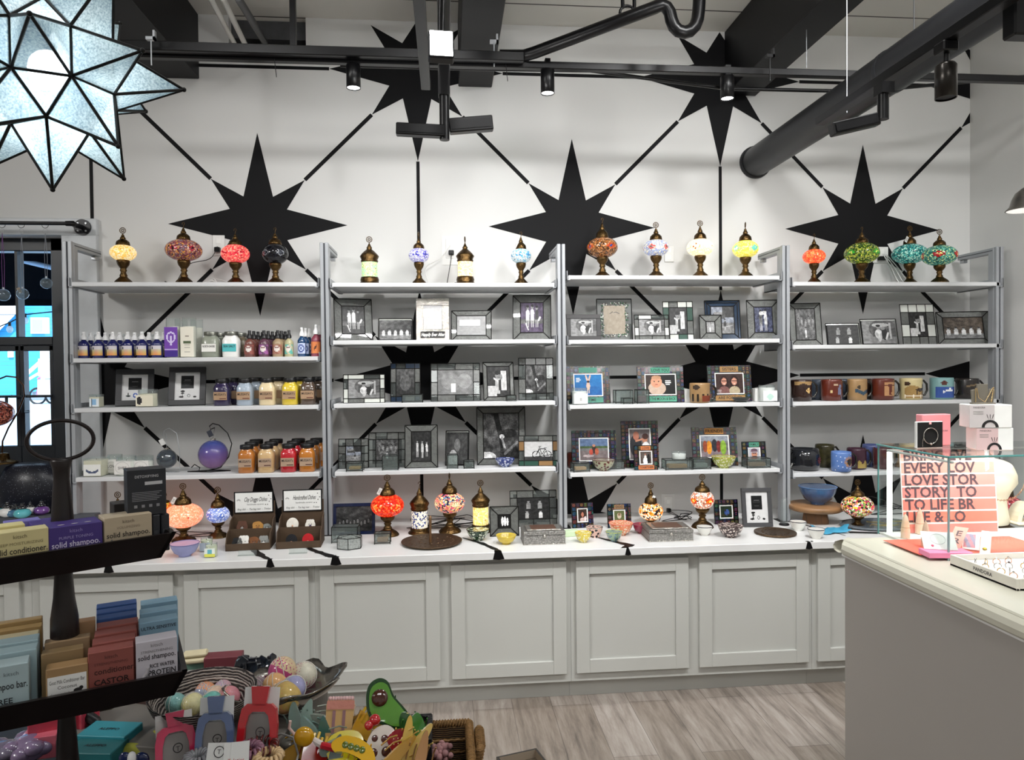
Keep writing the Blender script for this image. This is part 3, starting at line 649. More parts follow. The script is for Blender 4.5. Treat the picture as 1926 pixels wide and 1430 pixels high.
for i in(-1,1):
    for j in(-1,1):
        for k in(-1,1):
            f=[Vector((i,j,k*s_))*u,Vector((i,j*s_,k))*u,Vector((i*s_,j,k))*u]; pan.add([tuple(RM.to_3x3()@x) for x in f],[(0,1,2)],SG)
build(pan,'glass_panels',sl_); build(rib,'leaded_seams',sl_)
m=MB().sph(0,0,0,.036,Mt('lantern_bulb',1.0,.3,emit=26),n=16,m=10); m.cyl(0,0,.02,.05,.012,BP); build(m,'bulb',sl_)
build(MB().tube([(0,0,.1),(0,0,ZC-c.z-.002)],.005,BP),'cord',sl_)
lamp('lantern_glow','POINT',c+Vector((0,0,-.045)),2.2,(.86,.95,1),shadow_soft_size=.03)
# ================================================================ SHELVING
PX0,PW,PD=.2461,1.2,.3456
POSTX=[PX0+i*PW for i in range(5)]; POSTX[1]+=.012; POSTX[3]-=.005
ZTOPP=2.178
SH=[[1.981,1.6135,1.372,1.036],[1.979,1.692,1.3755,1.0355],[2.018,1.6875,1.353,1.003],[1.986,1.653,1.352,.974]]
NM=['window-end unit','second unit','third unit','showcase-end unit']
pn=['at the window end','between the candle jars and the picture frames','between the leaded frames and the mosaic frames','beside the mugs','by the side wall']
ALS=Mt('shelf_aluminium','a4a7ab',.42,.25,var=.02); SHW=Mt('shelf_board','d2d3d4',.45,var=.01)
for i,x in enumerate(POSTX):
    o=thing('shelf_post','slotted aluminium shelf post standing on the worktop '+pn[i],'shelf post',(x,-PD,HC),group='aluminium shelf posts')
    m=MB(); h=ZTOPP-HC
    m.box(-.0205,-.012,0,-.004,.012,h,ALS,.0015); m.box(.004,-.012,0,.0205,.012,h,ALS,.0015); m.box(-.005,-.006,0,.005,.012,h-.002,Mt('slot_dark','3a3d42',.6)); m.box(-.0205,.012,0,.0205,.05,h-.03,ALS,.001)
    build(m,'upright',o)
    m=MB().box(-.0205,.012,h-.032,.0205,PD-.06,h-.002,ALS,.0015); m.box(-.021,.02,h-.019,.021,PD-.06,h-.015,MC['slot_dark']); m.box(-.012,PD-.10,h-.052,.012,PD-.065,h-.034,ALU,.002); build(m,'top_arm',o)
    m=MB(); m.box(-.04,-.02,0,.04,.06,.004,BLACK,.001); build(m,'foot',o)
def shelf(b,r,lab):
    z=SH[b][r]; xa=POSTX[b]+.024; xb=POSTX[b+1]-.024
    if b==0 : xa=POSTX[0]+.006
    if b==3: xb=POSTX[4]+.012
    o=thing('shelf_board',lab,'shelf',(xa,0,z),group='white metal shelf boards')
    m=MB().box(.012,-PD-.012,-.021,xb-xa-.012,-.035,0,SHW,.002); build(m,'board',o)
    for u in (0,xb-xa):
        s=1 if u==0 else -1; m=MB()
        m.box(u,-PD-.022,-.026,u+s*.003,-.04,.022,ALS); m.box(u,-PD-.022,-.026,u+s*.02,-.04,-.022,ALS); m.box(u,-PD-.022,-.026,u+s*.006,-PD-.019,.022,ALS); m.box(u-s*.001,-PD+.05,-.022,u+s*.004,-PD+.11,.018,ALS); build(m,'bracket',o)
cont=[['holding the four lamps beside the doors','holding spray bottles and tall candles','holding two black award-style frames and jar candles','holding the purple glass ball'],
 ['holding two lantern lamps near the socket','holding the white-glare silver frames','holding the white leaded car photo','holding the bicycle photo'],
 ['highest of all, holding four globe lamps','holding the blue leaded frame','holding the swimmer photo','holding the yellow-green bowl'],
 ['holding teal and green lamps','holding five leaded frames by the side wall','holding a row of pottery mugs','holding the dark pottery pot']]
for b in range(4):
    for r in range(4): shelf(b,r,'white shelf board '+cont[b][r])
# ================================================================ MOSAIC LAMPS
def finial(kind,z):
    m=MB()
    if kind=='ring':
        r=.0145; c=z+.018; m.tube([(r*math.cos(a*PI/10),0,c+r*math.sin(a*PI/10)) for a in range(20)],.0018,BRASS,6,True)
        m.tube([(.0045*math.cos(a*PI/5),0,c+.0045*math.sin(a*PI/5)) for a in range(10)],.0016,BRASS,6,True)
        for a in range(10): m.tube([(.006*math.cos(a*PI/5),0,c+.006*math.sin(a*PI/5)),(.013*math.cos(a*PI/5),0,c+.013*math.sin(a*PI/5))],.0013,BRASS,5)
        m.tube([(0,0,z-.004),(0,0,z+.005)],.0022,BRASS)
    elif kind=='edge':
        r=.0145; c=z+.018; m.M=RZ(R(78)); m.tube([(r*math.cos(a*PI/10),0,c+r*math.sin(a*PI/10)) for a in range(20)],.0018,BRASS,6,True)
        for a in range(5): m.tube([(-.013*math.cos(a*PI/5),0,c-.013*math.sin(a*PI/5)),(.013*math.cos(a*PI/5),0,c+.013*math.sin(a*PI/5))],.0013,BRASS,5)
        m.tube([(0,0,z-.004),(0,0,z+.005)],.0022,BRASS)
    else:
        m.tube([(0,0,z-.004),(.002,0,z+.012),(.007,0,z+.022),(.003,0,z+.03),(-.004,0,z+.026),(-.005,0,z+.018)],.0016,BRASS,6)
    return m
def tagm(mat=None):
    m=MB(); m.M=RY(R(28)); m.box(-.008,-.001,-.034,.008,.001,0,MATTC,col=lin((.86,.86,.84)))
    for k in range(3): m.box(-.005,-.0016,-.024+.006*k,.005,-.001,-.0225+.006*k,INK)
    return m
def globelamp(label,group,x,z0,dep,ztop,zg,gw,gh,mat,fin='ring',tag=0,rz=0,slim=1,light=None):
    """all heights in m above its shelf; gw/gh globe width/height"""
    o=thing('mosaic_lamp',label,'lamp',(x,-dep,z0),rz,group)
    H=ztop-(.034 if fin!='hook' else .03); g0=zg-gh/2; g1=zg+gh/2; k=g0/.075; s=slim*1.22
    m=MB()
    m.lathe([(.040*s,0),(.040*s,.002*k),(.037*s,.006*k),(.030*s,.014*k),(.017*s,.023*k),(.0135*s,.027*k),(.0155*s,.030*k),(.012*s,.034*k),(.010*s,.040*k),(.014*s,.045*k),(.011*s,.049*k),(.013*s,.052*k),(.0225*s,.062*k),(.0255*s,.070*k),(.0245*s,.0755*k),(0,.0755*k)],BRASS,40,flute=(2,4,16,.07),cap=True); build(m,'base',o)
    # squashed globe, cut open at both ends
    rt=.024*s; e=min(.98,rt/(gw/2)); a0=math.asin(e); n=14; m=MB(); ry=gh/2/math.cos(a0)
    m.lathe([((gw/2)*math.sin(a0+(PI-2*a0)*j/n),-ry*math.cos(a0+(PI-2*a0)*j/n)) for j in range(n+1)],mat,36,cap=False); sh=build(m,'shade',o,(0,0,zg))
    hc=H-g1; m=MB(); m.lathe([(.0255*s,g1-.002),(.0275*s,g1+.001),(.0265*s,g1+.10*hc),(.0245*s,g1+.3*hc),(.0165*s,g1+.47*hc),(.0095*s,g1+.56*hc),(.0115*s,g1+.62*hc),(.009*s,g1+.72*hc),(.005*s,g1+.88*hc),(.0055*s,g1+.92*hc),(.002,g1+hc)],BRASS,32,flute=(2,3,12,.04)); build(m,'cap',o)
    build(finial(fin,H),'finial',o)
    if tag: build(tagm(),'price_tag',o,(-.020*s if tag>0 else .014,-.016*s,g1+.55*hc),rot=(0,0,R(10)))
    if light: lamp('bulb_glow','POINT',(x,-dep-.0,z0+zg),light[0],light[1],shadow_soft_size=.02)
    return o
def lantern(label,group,x,z0,dep,ztop,c0,c1,cw,mat,fin='ring',rz=0):
    o=thing('lantern_lamp',label,'lamp',(x,-dep,z0),rz,group); r=cw/2; H=ztop-.034
    m=MB().lathe([(r*1.42,0),(r*1.45,.004),(r*1.3,c0*.35),(r*1.12,c0*.45),(r*1.18,c0*.7),(r*1.1,c0),(0,c0)],BRASS,40,flute=(2,4,24,.02)); build(m,'base',o)
    m=MB().lathe([(r,c0-.001),(r,c1+.001)],mat,36,cap=False); build(m,'glass_cylinder',o,(0,0,0))
    h=H-c1; m=MB().lathe([(r*1.05,c1),(r*1.12,c1+.08*h),(r*1.02,c1+.12*h),(r*1.2,c1+.3*h),(r*1.05,c1+.40*h),(r*.95,c1+.45*h),(r*.62,c1+.58*h),(r*.3,c1+.68*h),(r*.36,c1+.74*h),(r*.28,c1+.8*h),(r*.12,c1+.93*h),(.002,H)],BRASS,36,flute=(3,4,14,.03)); build(m,'dome',o); build(finial(fin,H),'finial',o); return o
def hpx(px,pyt,dep): return onY(px,pyt,dep).z
GT='mosaic lamps along the top shelves'; GC_='mosaic lamps on the worktop'
def GL(label,bay,px,pyt,pgy,gw,gh,mat,fin='ring',tag=0,dep=.20,z0=None,slim=1,group=GT,light=None,rz=0):
    z0=SH[bay][0]+.0 if z0 is None else z0; x=atx(px,z0+.1,dep); s=mpp((x,-dep,z0+.1))
    return globelamp(label,group,x,z0+.0005,dep,hpx(px,pyt,dep)-z0,hpx(px,pgy,dep)-z0,gw*s,gh*s,mat,fin,tag,rz,slim,light)
mo=mosaicM
GL('small lamp with warm cream lit globe, nearest the doors on the top shelves',0,232,428,476,46,28,mo('m_cream',['f7d58a','f5c15f','fbe6b0','f0dca8'],glow=1.5,grout='b08a50'))
GL('large lamp with purple-red flowered globe glowing amber, hooked finial',0,346,418,471,66,39,mo('m_purple',['a0555c','7d3c4c','c98a70','8a6f78','e09a50'],('3b1420','b8384a','d8a58c'),6,.022,glow=.35),'hook')
GL('lamp with pinkish-red lit globe in front of the first painted star',0,443,430,478,52,33,mo('m_redpink',['ff5a52','ff7a6c','e83a48','ff9a80'],('b01028','ff8a7a','c01830'),5,.02,glow=1.3,grout='7a1420'),'hook')
GL('unlit black mirrored globe lamp at the end of the window-side top shelf',0,518,428,478,48,36,mo('m_black',['14161c','22262e','0c0d12'],('5b616c','20242c','989ca4'),5,.02,glow=0,scale=260),'hook')
def LN(label,bay,px,pyt,c1,c0,cw,mat,dep=.2,z0=None,fin='ring',group='lantern shaped mosaic lamps'):
    z0=SH[bay][0] if z0 is None else z0; x=atx(px,z0+.1,dep); s=mpp((x,-dep,z0+.1))
    return lantern(label,group,x,z0+.0005,dep,hpx(px,pyt,dep)-z0,hpx(px,c0,dep)-z0,hpx(px,c1,dep)-z0,cw*s,mat,fin)
LN('cylinder lantern lamp with pale green lit mosaic glass',1,695,445,494,522,29,mo('m_green_l',['d6f0a0','b6e0a0','e8f4b4','a6d8b0'],('3f7f86','9fd0c0','dff0b8'),4,.05,glow=1.2,grout='7a8a50'))
GL('small lamp with blue diamond banded globe left of the wall socket',1,788,436,481,38,26,mo('m_bluediamond',['c6c2e6','9a96d8','e6e6f2'],('2a2a90','d8d8f4','4a48b4'),6,.02,glow=.55,grout='5a5a90'),'edge',slim=.85)
LN('cylinder lantern lamp with warm cream lit glass, right of the wall socket',1,875,445,493,521,28,mo('m_cream_l',['ffe0a8','ffd490','ffecc8'],('5a3a20','ffe8c0'),4,.05,glow=1.7,grout='c08a50',rings=(.10,.2)),fin='edge')
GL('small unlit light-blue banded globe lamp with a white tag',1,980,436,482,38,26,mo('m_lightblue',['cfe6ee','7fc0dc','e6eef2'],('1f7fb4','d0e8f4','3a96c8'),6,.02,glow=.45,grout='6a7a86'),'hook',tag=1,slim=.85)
GL('lamp with brown and orange globe bearing one blue flower medallion',2,1133,410,466,58,37,mo('m_brown',['8a5a30','b4703c','5a3a28','c89060'],('1a4aa0','c8502c','d87a40'),4,.022,glow=.16),'hook',slim=1.0)
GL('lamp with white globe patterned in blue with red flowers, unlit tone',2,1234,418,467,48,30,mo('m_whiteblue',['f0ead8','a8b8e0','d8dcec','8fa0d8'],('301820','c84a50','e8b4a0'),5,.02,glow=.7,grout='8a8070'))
GL('lamp with cream lit globe dotted with dark butterflies',2,1317,415,466,50,31,mo('m_butter',['fff0c8','ffe4ac','fff6dc','ffe9b8'],('5a7a9a','fff0c8','8a3a2a'),5,.022,glow=1.7,grout='d8b070',rings=(.08,.26,.30)))
GL('lamp with yellow lit globe and turquoise flower',2,1402,418,469,48,31,mo('m_yellow',['f4e04a','e8d870','f8ee90','d8d060'],('f0fff0','40b8b0','a8d890'),4,.022,glow=1.3,grout='a8a040'),'edge')
GL('smallest orange-red lit globe lamp, beside the shelf post',3,1531,440,483,41,26,mo('m_orange',['ff7a40','ff5a38','ff9a60','f84a30'],glow=1.6,grout='a03018'),'hook',slim=.85)
GL('lamp with olive green and yellow globe in front of the third star',3,1621,427,477,62,38,mo('m_olive',['3a5a20','6a8a2c','c8d048','1f4020','a8b050'],('d8f070','3fae38','5a7a28'),4,.022,glow=.65),'hook',slim=1.05)
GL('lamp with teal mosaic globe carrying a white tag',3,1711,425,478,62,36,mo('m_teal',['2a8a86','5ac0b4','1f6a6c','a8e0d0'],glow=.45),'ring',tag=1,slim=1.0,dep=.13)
GL('lamp with teal globe and red-yellow flowers, nearest the side wall',3,1767,431,481,61,37,mo('m_tealred',['3f8a7c','6ab09c','2a6a60','b8d8a0'],('f0f090','c83a2c','a02028'),5,.022,glow=.5),'ring',slim=.95,dep=.30)
ZW=HC
def GW(label,px,pyt,pgy,gw,gh,mat,base,fin='ring',tag=0,slim=1,light=None):
    dep=-onZ(px,base-4,ZW).y; return GL(label,0,px,pyt,pgy,gw,gh,mat,fin,tag,dep=dep,z0=ZW,slim=slim,group=GC_,light=light)
GW('wide peach lit globe lamp with red stars and a white tag',345,909,970,70,43,mo('m_peach',['ff9a72','ffa884','ff8e68','ffb898'],('a01828','c81f30'),5,.03,glow=1.5,grout='f07a58',rings=(.08,.13),pet=.2),1021,tag=1,slim=1.15)
GW('blue and white flowered lit globe lamp beside the dish boxes',410,916,968,42,28,mo('m_bluewhite',['8aa0dc','b8c4ec','d8dcf4','6f86cc'],('ffffff','5a78c8','c8d0f0'),5,.02,glow=1.0,grout='505a90'),1014,slim=1.0)
GW('small orange lit lamp mostly hidden behind the black boxes',308,925,962,32,34,mo('m_orangeflower',['ff7a30','ffa040','e85030','d8b040'],glow=1.3),1004,slim=.9)
GW('dark lamp cap and finial showing behind the solid shampoo trays',222,925,990,48,30,mo('m_amber',['e09040','c06a30','f0b060'],glow=1.2),1018,tag=0)
GW('large red lit globe lamp with a tag, beside the blue photo frame',729,893,951,62,40,mo('m_red',['f03a18','d82410','ff5a28','b81808'],('ff7a20','e02810','ff9a50'),5,.022,glow=1.5,grout='7a1008'),1011,tag=1,slim=1.15)
LW2=LN('brass lantern lamp with white glass and blue diamonds',0,789,905,960,992,30,mo('m_whitediamond',['f8f0dc','fff8e8','f0e8d0','3a4a80'],('fff8e0','fff8e8'),6,.05,glow=1.1,grout='3a3a50',scale=150),dep=-onZ(789,1003,ZW).y,z0=ZW,fin='hook')
GW('large lamp with pink, orange and blue confetti lit globe',846,889,946,58,36,mo('m_confetti',['ffb070','ff8a70','f0c8b0','5a7aa0','e8607a','ffd890','2a2a40'],('fff0c0','ffd8a0','f8a890'),4,.022,glow=1.2),1005,fin='edge',slim=1.15)
LN('brass lantern lamp with yellow glass and a red flower',0,904,903,953,986,29,mo('m_yellowred',['ffe890','ffdc78','fff0b0'],('d82818','ff9a50','e84028'),4,.05,glow=1.5,grout='b08840',rings=(.12,.2,.26)),dep=-onZ(904,1000,ZW).y,z0=ZW)
GW('small orange, white and black patterned lit lamp with a tag',1224,908,962,46,31,mo('m_orangeblack',['ffb060','fff0d0','201818','ff8030','f8c890'],('ff7a18','ff9a30','ffe8c0'),6,.02,glow=1.3),990,tag=-1)
GW('lamp with concentric red, orange and white eye medallions',1321,892,940,44,31,mo('m_eye',['f0d8c8','c87a60','e8a080','fff0e0'],('ffd870','ff7a18','d83a18'),4,.02,glow=1.3),996,slim=1.15)
GW('many-coloured floral globe lamp beside the wooden cake stand',1613,902,952,58,38,mo('m_floral',['e87a70','f0e0a0','f8f0e0','202018','d8a840','b03050','7aa04a'],('f8d040','e8506a','fff0e0'),5,.02,glow=.8),996,slim=1.0)
GW('dark finial lamp seen through the glass case',1892,887,952,60,38,mo('m_redrose',['c83a48','8a2030','e87a80'],glow=.5),1000)
# power cords
def cord(pts,label,mat=WIRE,r=.0021,name='power_cord',group='power cords behind the lamps'):
    q=[Vector(p) for p in pts]; o=q[0]; P=[]
    for i in range(len(q)-1):           # catmull-rom
        a=q[max(i-1,0)];b=q[i];c=q[i+1];d=q[min(i+2,len(q)-1)]
        for t in range(5):
            t/=5; P.append(tuple(.5*((2*b)+(c-a)*t+(2*a-5*b+4*c-d)*t*t+(3*b-a-3*c+d)*t**3)-o))
    P.append(tuple(q[-1]-o)); return setp(build(MB().tube(P,r,mat,6),name,None,o),label,'cord',group)
def tangle(z,dep,pa,pb,n,seed,label,amp=.012,mat=WIRE,h=.03):
    rr=random.Random(seed); pts=[]
    for i in range(n): px=pa+(pb-pa)*(rr.random()); pts.append((atx(px,z,dep),-dep+rr.uniform(-.02,.03),z+.003+rr.random()**2*h))
    pts[0]=(atx(pa,z,dep),-dep,z+.003); pts[-1]=(atx(pb,z,dep),-dep,z+.003); return cord(pts,label,mat)
tangle(SH[0][0],.13,250,335,14,1,'black cord coil between the cream and purple lamps')
tangle(SH[0][0],.12,365,520,9,2,'black cord lying behind the pinkish-red lamp',h=.008)
tangle(SH[1][0],.12,742,885,16,3,'black cord coils between the two lantern lamps')
tangle(SH[2][0],.12,1175,1230,16,4,'black bundled cord beside the blue-patterned lamp')
tangle(SH[2][0],.12,1250,1330,8,5,'black cord lying between two lit globe lamps',h=.01)
tangle(SH[3][0],.12,1555,1600,6,6,'short black cord end beside the orange-red lamp',h=.015)
tangle(SH[3][0],.12,1650,1710,14,7,'black cord tangle below the green lamp',h=.02)
tangle(ZW,.30,455,330,8,8,'black cord behind the blue and white lamp',h=.07)
tangle(ZW,.25,765,905,18,9,'black cords heaped behind the confetti globe lamp',h=.08)
tangle(ZW,.25,1240,1300,18,10,'black cords hanging in a heap below the counter socket',h=.06)
tangle(ZW,.25,1640,1760,10,11,'grey cords seen through the glass case',h=.10)
# wall sockets with plugs
def outlet(px,py,w,h,label,plug=True,pad=False):
    q=onY(px,py,0); s=mpp(q); o=thing('wall_socket',label,'socket',(q.x,-.0015,q.z),group='white wall sockets'); w*=s;h*=s
    m=MB(); 
    if pad: m.box(-w*.8,-.003,-h*.85,w*.8,-.0,h*.65,Mt('socket_pad','e0e0dd',.4))
    m.box(-w/2,-.007,-h/2,w/2,-.001,h/2,WHITE,.002)
    for k in (-.22,.22): m.box(-w*.22,-.009,h*(k-.14),w*.22,-.006,h*(k+.14),Mt('socket_face','f2f2ee',.3),.002)
    build(m,'cover_plate',o)
    if plug: build(MB().box(-w*.25,-.035,-h*.36,w*.2,-.008,-h*.12,BLACK,.003),'plug',o)
    return q
q=outlet(849,468,22,36,'white wall socket with two plugs above the second unit',pad=True)
cord([(q.x,-.03,q.z-.02),(q.x-.005,-.06,q.z-.08),(q.x-.03,-.12,SH[1][0]+.004)],'black cord hanging from the upper wall socket')
cord([(q.x-.003,-.02,q.z+.02),(q.x-.06,-.05,q.z-.06),(q.x-.14,-.1,q.z-.12),(q.x-.12,-.13,SH[1][0]+.02),(q.x-.09,-.13,SH[1][0]+.004)],'white cord looping from the upper wall socket',WCABLE)
tangle(SH[1][0],.15,800,830,10,12,'white cord bundle behind the blue diamond lamp',mat=WCABLE,h=.03)
q=outlet(412,462,22,38,'white wall socket behind the pinkish-red lamp')
cord([(q.x-.0,-.03,q.z-.01),(q.x-.03,-.06,q.z-.08),(q.x-.12,-.12,q.z-.12),(q.x-.17,-.14,SH[0][0]+.03)],'black cord curving from the socket to the purple lamp')
tangle(SH[0][0],.14,392,425,10,13,'white cord bundle behind the pinkish-red lamp',mat=WCABLE,h=.06)
q=outlet(1258,478,18,30,'white wall socket behind the blue-patterned lamp',False)
q=outlet(1256,951,16,34,'white wall socket above the worktop with black plugs',pad=True)
q=outlet(1655,480,30,30,'white socket plate behind the green lamp',True)
for k in range(3): cord([(q.x+.01*k,-.03,q.z),(q.x+.03+.02*k,-.06,q.z-.08),(q.x+.05+.03*k,-.1,SH[3][0]+.03),(q.x+.1+.03*k,-.12,SH[3][0]+.004)],('thickest white cable','middle white cable','outer white cable')[k]+' draped from the socket behind the green lamp',WCABLE,.003)
# ================================================================ PHOTOGRAPHS IN FRAMES
def pic(prims,bg,nz=.1,seed=0,grad=(0,0),mono=True):
    sd=seed*7.3
    def f(u,v):
        c=bg(u,v) if callable(bg) else bg
        if isinstance(c,(int,float)): c=(c,c,c)
        for p in prims:
            t=p[0]; hit=False
            if t=='e':
                _,x,y,a,b,col=p; hit=((u-x)/a)**2+((v-y)/b)**2<1
            elif t=='r':
                _,x0,y0,x1,y1,col=p; hit=x0<=u<=x1 and y0<=v<=y1
            elif t=='l':
                _,x0,y0,x1,y1,wd,col=p; dx,dy=x1-x0,y1-y0; q=max(0,min(1,((u-x0)*dx+(v-y0)*dy)/(dx*dx+dy*dy+1e-9))); hit=math.hypot(u-x0-q*dx,v-y0-q*dy)<wd
            elif t=='o':
                x,y,a,wd,col=p[1:6]; hit=abs(math.hypot(u-x,(v-y)*(p[6] if len(p)>6 else 1))-a)<wd
            if hit: c=(col,col,col) if isinstance(col,(int,float)) else col
        n=mnoise.noise(Vector((u*9+sd,v*9,sd)))*nz+mnoise.noise(Vector((u*31+sd,v*31,2)))*nz*.7
        return tuple(max(.01,min(1,max(0,x+n)**1.25)) for x in c)
    return f
def person(x,y,h,top=.8,bot=.7,head=.62,legs=True):
    """small standing or seated figure in a monochrome photograph"""
    L=[('e',x,y+h*.55,h*.13,h*.22,top),('r',x-h*.12,y+h*.15,x+h*.12,y+h*.5,bot)]
    if legs: L+=[('r',x-h*.09,y-h*.2,x-h*.03,y+h*.2,.75),('r',x+h*.03,y-h*.2,x+h*.09,y+h*.2,.75)]
    return L+[('e',x,y+h*.86,h*.085,h*.11,head),('e',x,y+h*.93,h*.09,h*.07,.15)]
kids=[('r',0,.3,1,.45,.42)]+person(.32,.30,.62,.9,.9)+person(.52,.30,.64,.95,.92)+person(.72,.30,.6,.22,.28)+[('l',.24,.3,.34,.1,.025,.85),('l',.8,.42,.86,.5,.04,.85)]
five=[('r',0,.0,1,.25,.5)]+sum([person(.12+.19*i,.12+.02*(i%2),.42,.82,.8,legs=False) for i in range(5)],[])
car=[('e',.62,.62,.42,.42,.42),('r',.3,.3,1,.65,.36),('e',.55,.8,.25,.09,.75),('r',.8,.2,.86,.9,.7)]+[('e',.48,.42,.11,.2,.85),('e',.5,.7,.06,.09,.62),('e',.48,.77,.07,.05,.1),('l',.42,.45,.5,.12,.035,.75),('l',.58,.45,.5,.12,.035,.75),('e',.66,.4,.09,.25,.2),('e',.62,.66,.06,.08,.6),('l',.7,.2,.76,.45,.03,.8)]
bike=[('r',0,0,1,.2,.25),('l',0,.12,1,.3,.02,.3)]+[('o',x,.3,.13,.014,.1,.72) for x in (.42,.82)]+[('l',.42,.3,.55,.6,.012,.1),('l',.55,.6,.74,.6,.012,.1),('l',.74,.6,.82,.3,.012,.1),('l',.55,.6,.62,.3,.012,.1),('l',.62,.3,.74,.6,.012,.1),('l',.5,.72,.58,.72,.014,.1),('l',.7,.66,.78,.66,.016,.1),('l',.42,.3,.56,.72,.012,.1)]
track=[('r',0,.62,1,1,.45),('l',.35,1,.62,0,.07,.12),('l',.28,1,.36,1,.06,.2),('e',.72,.55,.22,.1,.18),('e',.52,.48,.07,.05,.85),('l',.52,.45,.6,.2,.03,.65),('r',0,.15,.9,.22,.35),('e',.1,.03,.25,.12,.8),('l',.6,.1,.95,.35,.03,.5)]
wed=[('e',.45,.7,.09,.12,.6),('e',.45,.78,.1,.07,.12),('r',.36,.1,.56,.6,.75),('r',.62,.2,.85,.85,.85),('r',.0,.0,.4,.35,.8),('l',.3,.6,.5,.5,.03,.85),('e',.6,.65,.07,.09,.6),('r',.5,.2,.62,.55,.2)]
boys=[('r',0,0,1,.35,.25)]+person(.3,.25,.5,.85,.8)+person(.55,.22,.52,.8,.85)+person(.78,.25,.45,.9,.85)
backs=person(.35,.2,.7,.45,.5,.5)+person(.62,.2,.7,.85,.82,.55)+[('l',.35,.75,.62,.78,.07,.8)]
fam=[('r',0,0,1,1,.38)]+sum([person(.15+.18*i,.35+.06*(i%2),.36,.6,.55,legs=False) for i in range(5)],[])+person(.5,.02,.4,.85,.8,legs=False)
moms=person(.35,.4,.5,.55,.6,legs=False)+person(.7,.4,.5,.6,.62,legs=False)+person(.3,-.02,.45,.7,.75,legs=False)+person(.72,-.02,.45,.85,.85,legs=False)
street=[('r',0,0,1,.4,.55),('r',.5,.6,1,1,.25),('l',.1,.2,.9,.3,.02,.7),('r',.1,.55,.6,.75,.35),('r',.15,.7,.5,.8,.6)]+person(.6,.2,.35,.3,.3)
ghost=[('e',.35,.55,.25,.35,.62),('e',.75,.55,.2,.3,.66),('r',.38,.1,.5,.45,.98)]
swim=[('e',.5,.45,.07,.2,(.85,.75,.68)),('l',.5,.6,.42,.95,.03,(.85,.75,.68)),('l',.5,.6,.58,.95,.03,(.85,.75,.68)),('r',.46,.1,.49,.4,(.85,.78,.7)),('r',.51,.1,.54,.4,(.85,.78,.7)),('e',.5,.66,.05,.06,(.25,.15,.1)),('r',.06,.72,.22,.76,1),('r',.06,.8,.2,.84,1),('r',.06,.64,.18,.68,1)]
baby=[('r',.52,0,1,1,(.03,.03,.03)),('e',.38,.3,.30,.35,(.80,.72,.66)),('e',.36,.64,.19,.30,(.86,.66,.55)),('e',.36,.86,.16,.10,(.78,.62,.5)),('e',.29,.66,.025,.03,(.1,.1,.15)),('e',.44,.66,.025,.03,(.1,.1,.15)),('e',.37,.5,.05,.02,(.7,.4,.38)),('r',.66,.66,.84,.71,1),('r',.66,.57,.86,.62,1),('r',.68,.48,.82,.53,1)]
women=[('r',0,0,1,1,(.30,.22,.2))]+sum([[('e',x,.5,.17,.42,(.22,.12,.10)),('e',x,.6,.10,.19,(.82,.62,.54)),('e',x,.12,.2,.24,cc),('r',x-.09,.62,x+.09,.66,(.2,.12,.12)),('e',x,.49,.04,.02,(.9,.85,.8))] for x,cc in ((.3,(.55,.4,.38)),(.68,(.75,.70,.6)))],[])+[('r',.05,.14,.2,.17,1),('r',.05,.06,.18,.09,1)]
picnic=[('r',0,0,1,.45,(.52,.48,.48)),('r',0,.55,1,.66,(.33,.42,.25)),('r',0,.66,1,1,(.42,.5,.62)),('e',.5,.5,.07,.2,(.25,.2,.2)),('e',.4,.38,.07,.14,(.75,.35,.28)),('e',.6,.4,.07,.16,(.7,.4,.3)),('e',.5,.68,.05,.06,(.8,.6,.5)),('e',.3,.2,.2,.06,(.75,.7,.7))]
toast=[('e',.3,.45,.3,.38,(.2,.2,.22)),('e',.32,.78,.15,.15,(.72,.5,.42)),('e',.75,.66,.13,.13,(.75,.55,.45)),('e',.78,.76,.16,.1,(.3,.18,.14)),('e',.8,.3,.22,.28,(.9,.9,.9)),('l',.3,.6,.6,.66,.03,(.8,.6,.5))]
bride=[('r',0,0,1,1,(.4,.36,.34)),('e',.45,.2,.2,.35,(.95,.95,.95)),('e',.45,.55,.09,.2,(.9,.88,.86)),('e',.45,.78,.06,.07,(.7,.5,.42)),('e',.75,.4,.14,.4,(.15,.15,.16))]
costume=[('r',0,0,1,.3,(.55,.5,.52)),('r',0,.75,1,1,(.6,.62,.66)),('e',.3,.45,.1,.32,(.85,.6,.15)),('e',.5,.55,.1,.3,(.15,.15,.2)),('e',.65,.5,.08,.28,(.5,.15,.15)),('e',.82,.45,.11,.34,(.55,.68,.25)),('e',.15,.5,.08,.28,(.6,.3,.15))]
child=[('e',.5,.45,.28,.36,(.8,.6,.5)),('e',.5,.75,.32,.25,(.5,.4,.45)),('r',.2,.62,.8,.68,(.8,.75,.75)),('e',.4,.5,.04,.04,(.1,.1,.1)),('e',.6,.5,.04,.04,(.1,.1,.1)),('e',.5,.05,.4,.2,(.3,.3,.35))]
lady=[('e',.5,.5,.25,.4,(.2,.12,.1)),('e',.5,.55,.15,.22,(.72,.5,.42)),('e',.5,.1,.3,.2,(.8,.72,.7)),('e',.8,.2,.15,.2,(.85,.8,.8))]
dog=[('r',0,0,1,1,(.42,.45,.3)),('e',.5,.5,.22,.3,(.8,.75,.68)),('e',.5,.65,.14,.16,(.6,.5,.4)),('e',.45,.68,.03,.03,.1),('e',.55,.68,.03,.03,.1)]
bird=[('r',0,0,1,1,(.15,.22,.15)),('e',.55,.45,.22,.28,(.3,.4,.6)),('e',.4,.65,.1,.12,(.2,.2,.25)),('l',.1,.2,.9,.25,.03,(.3,.22,.15))]
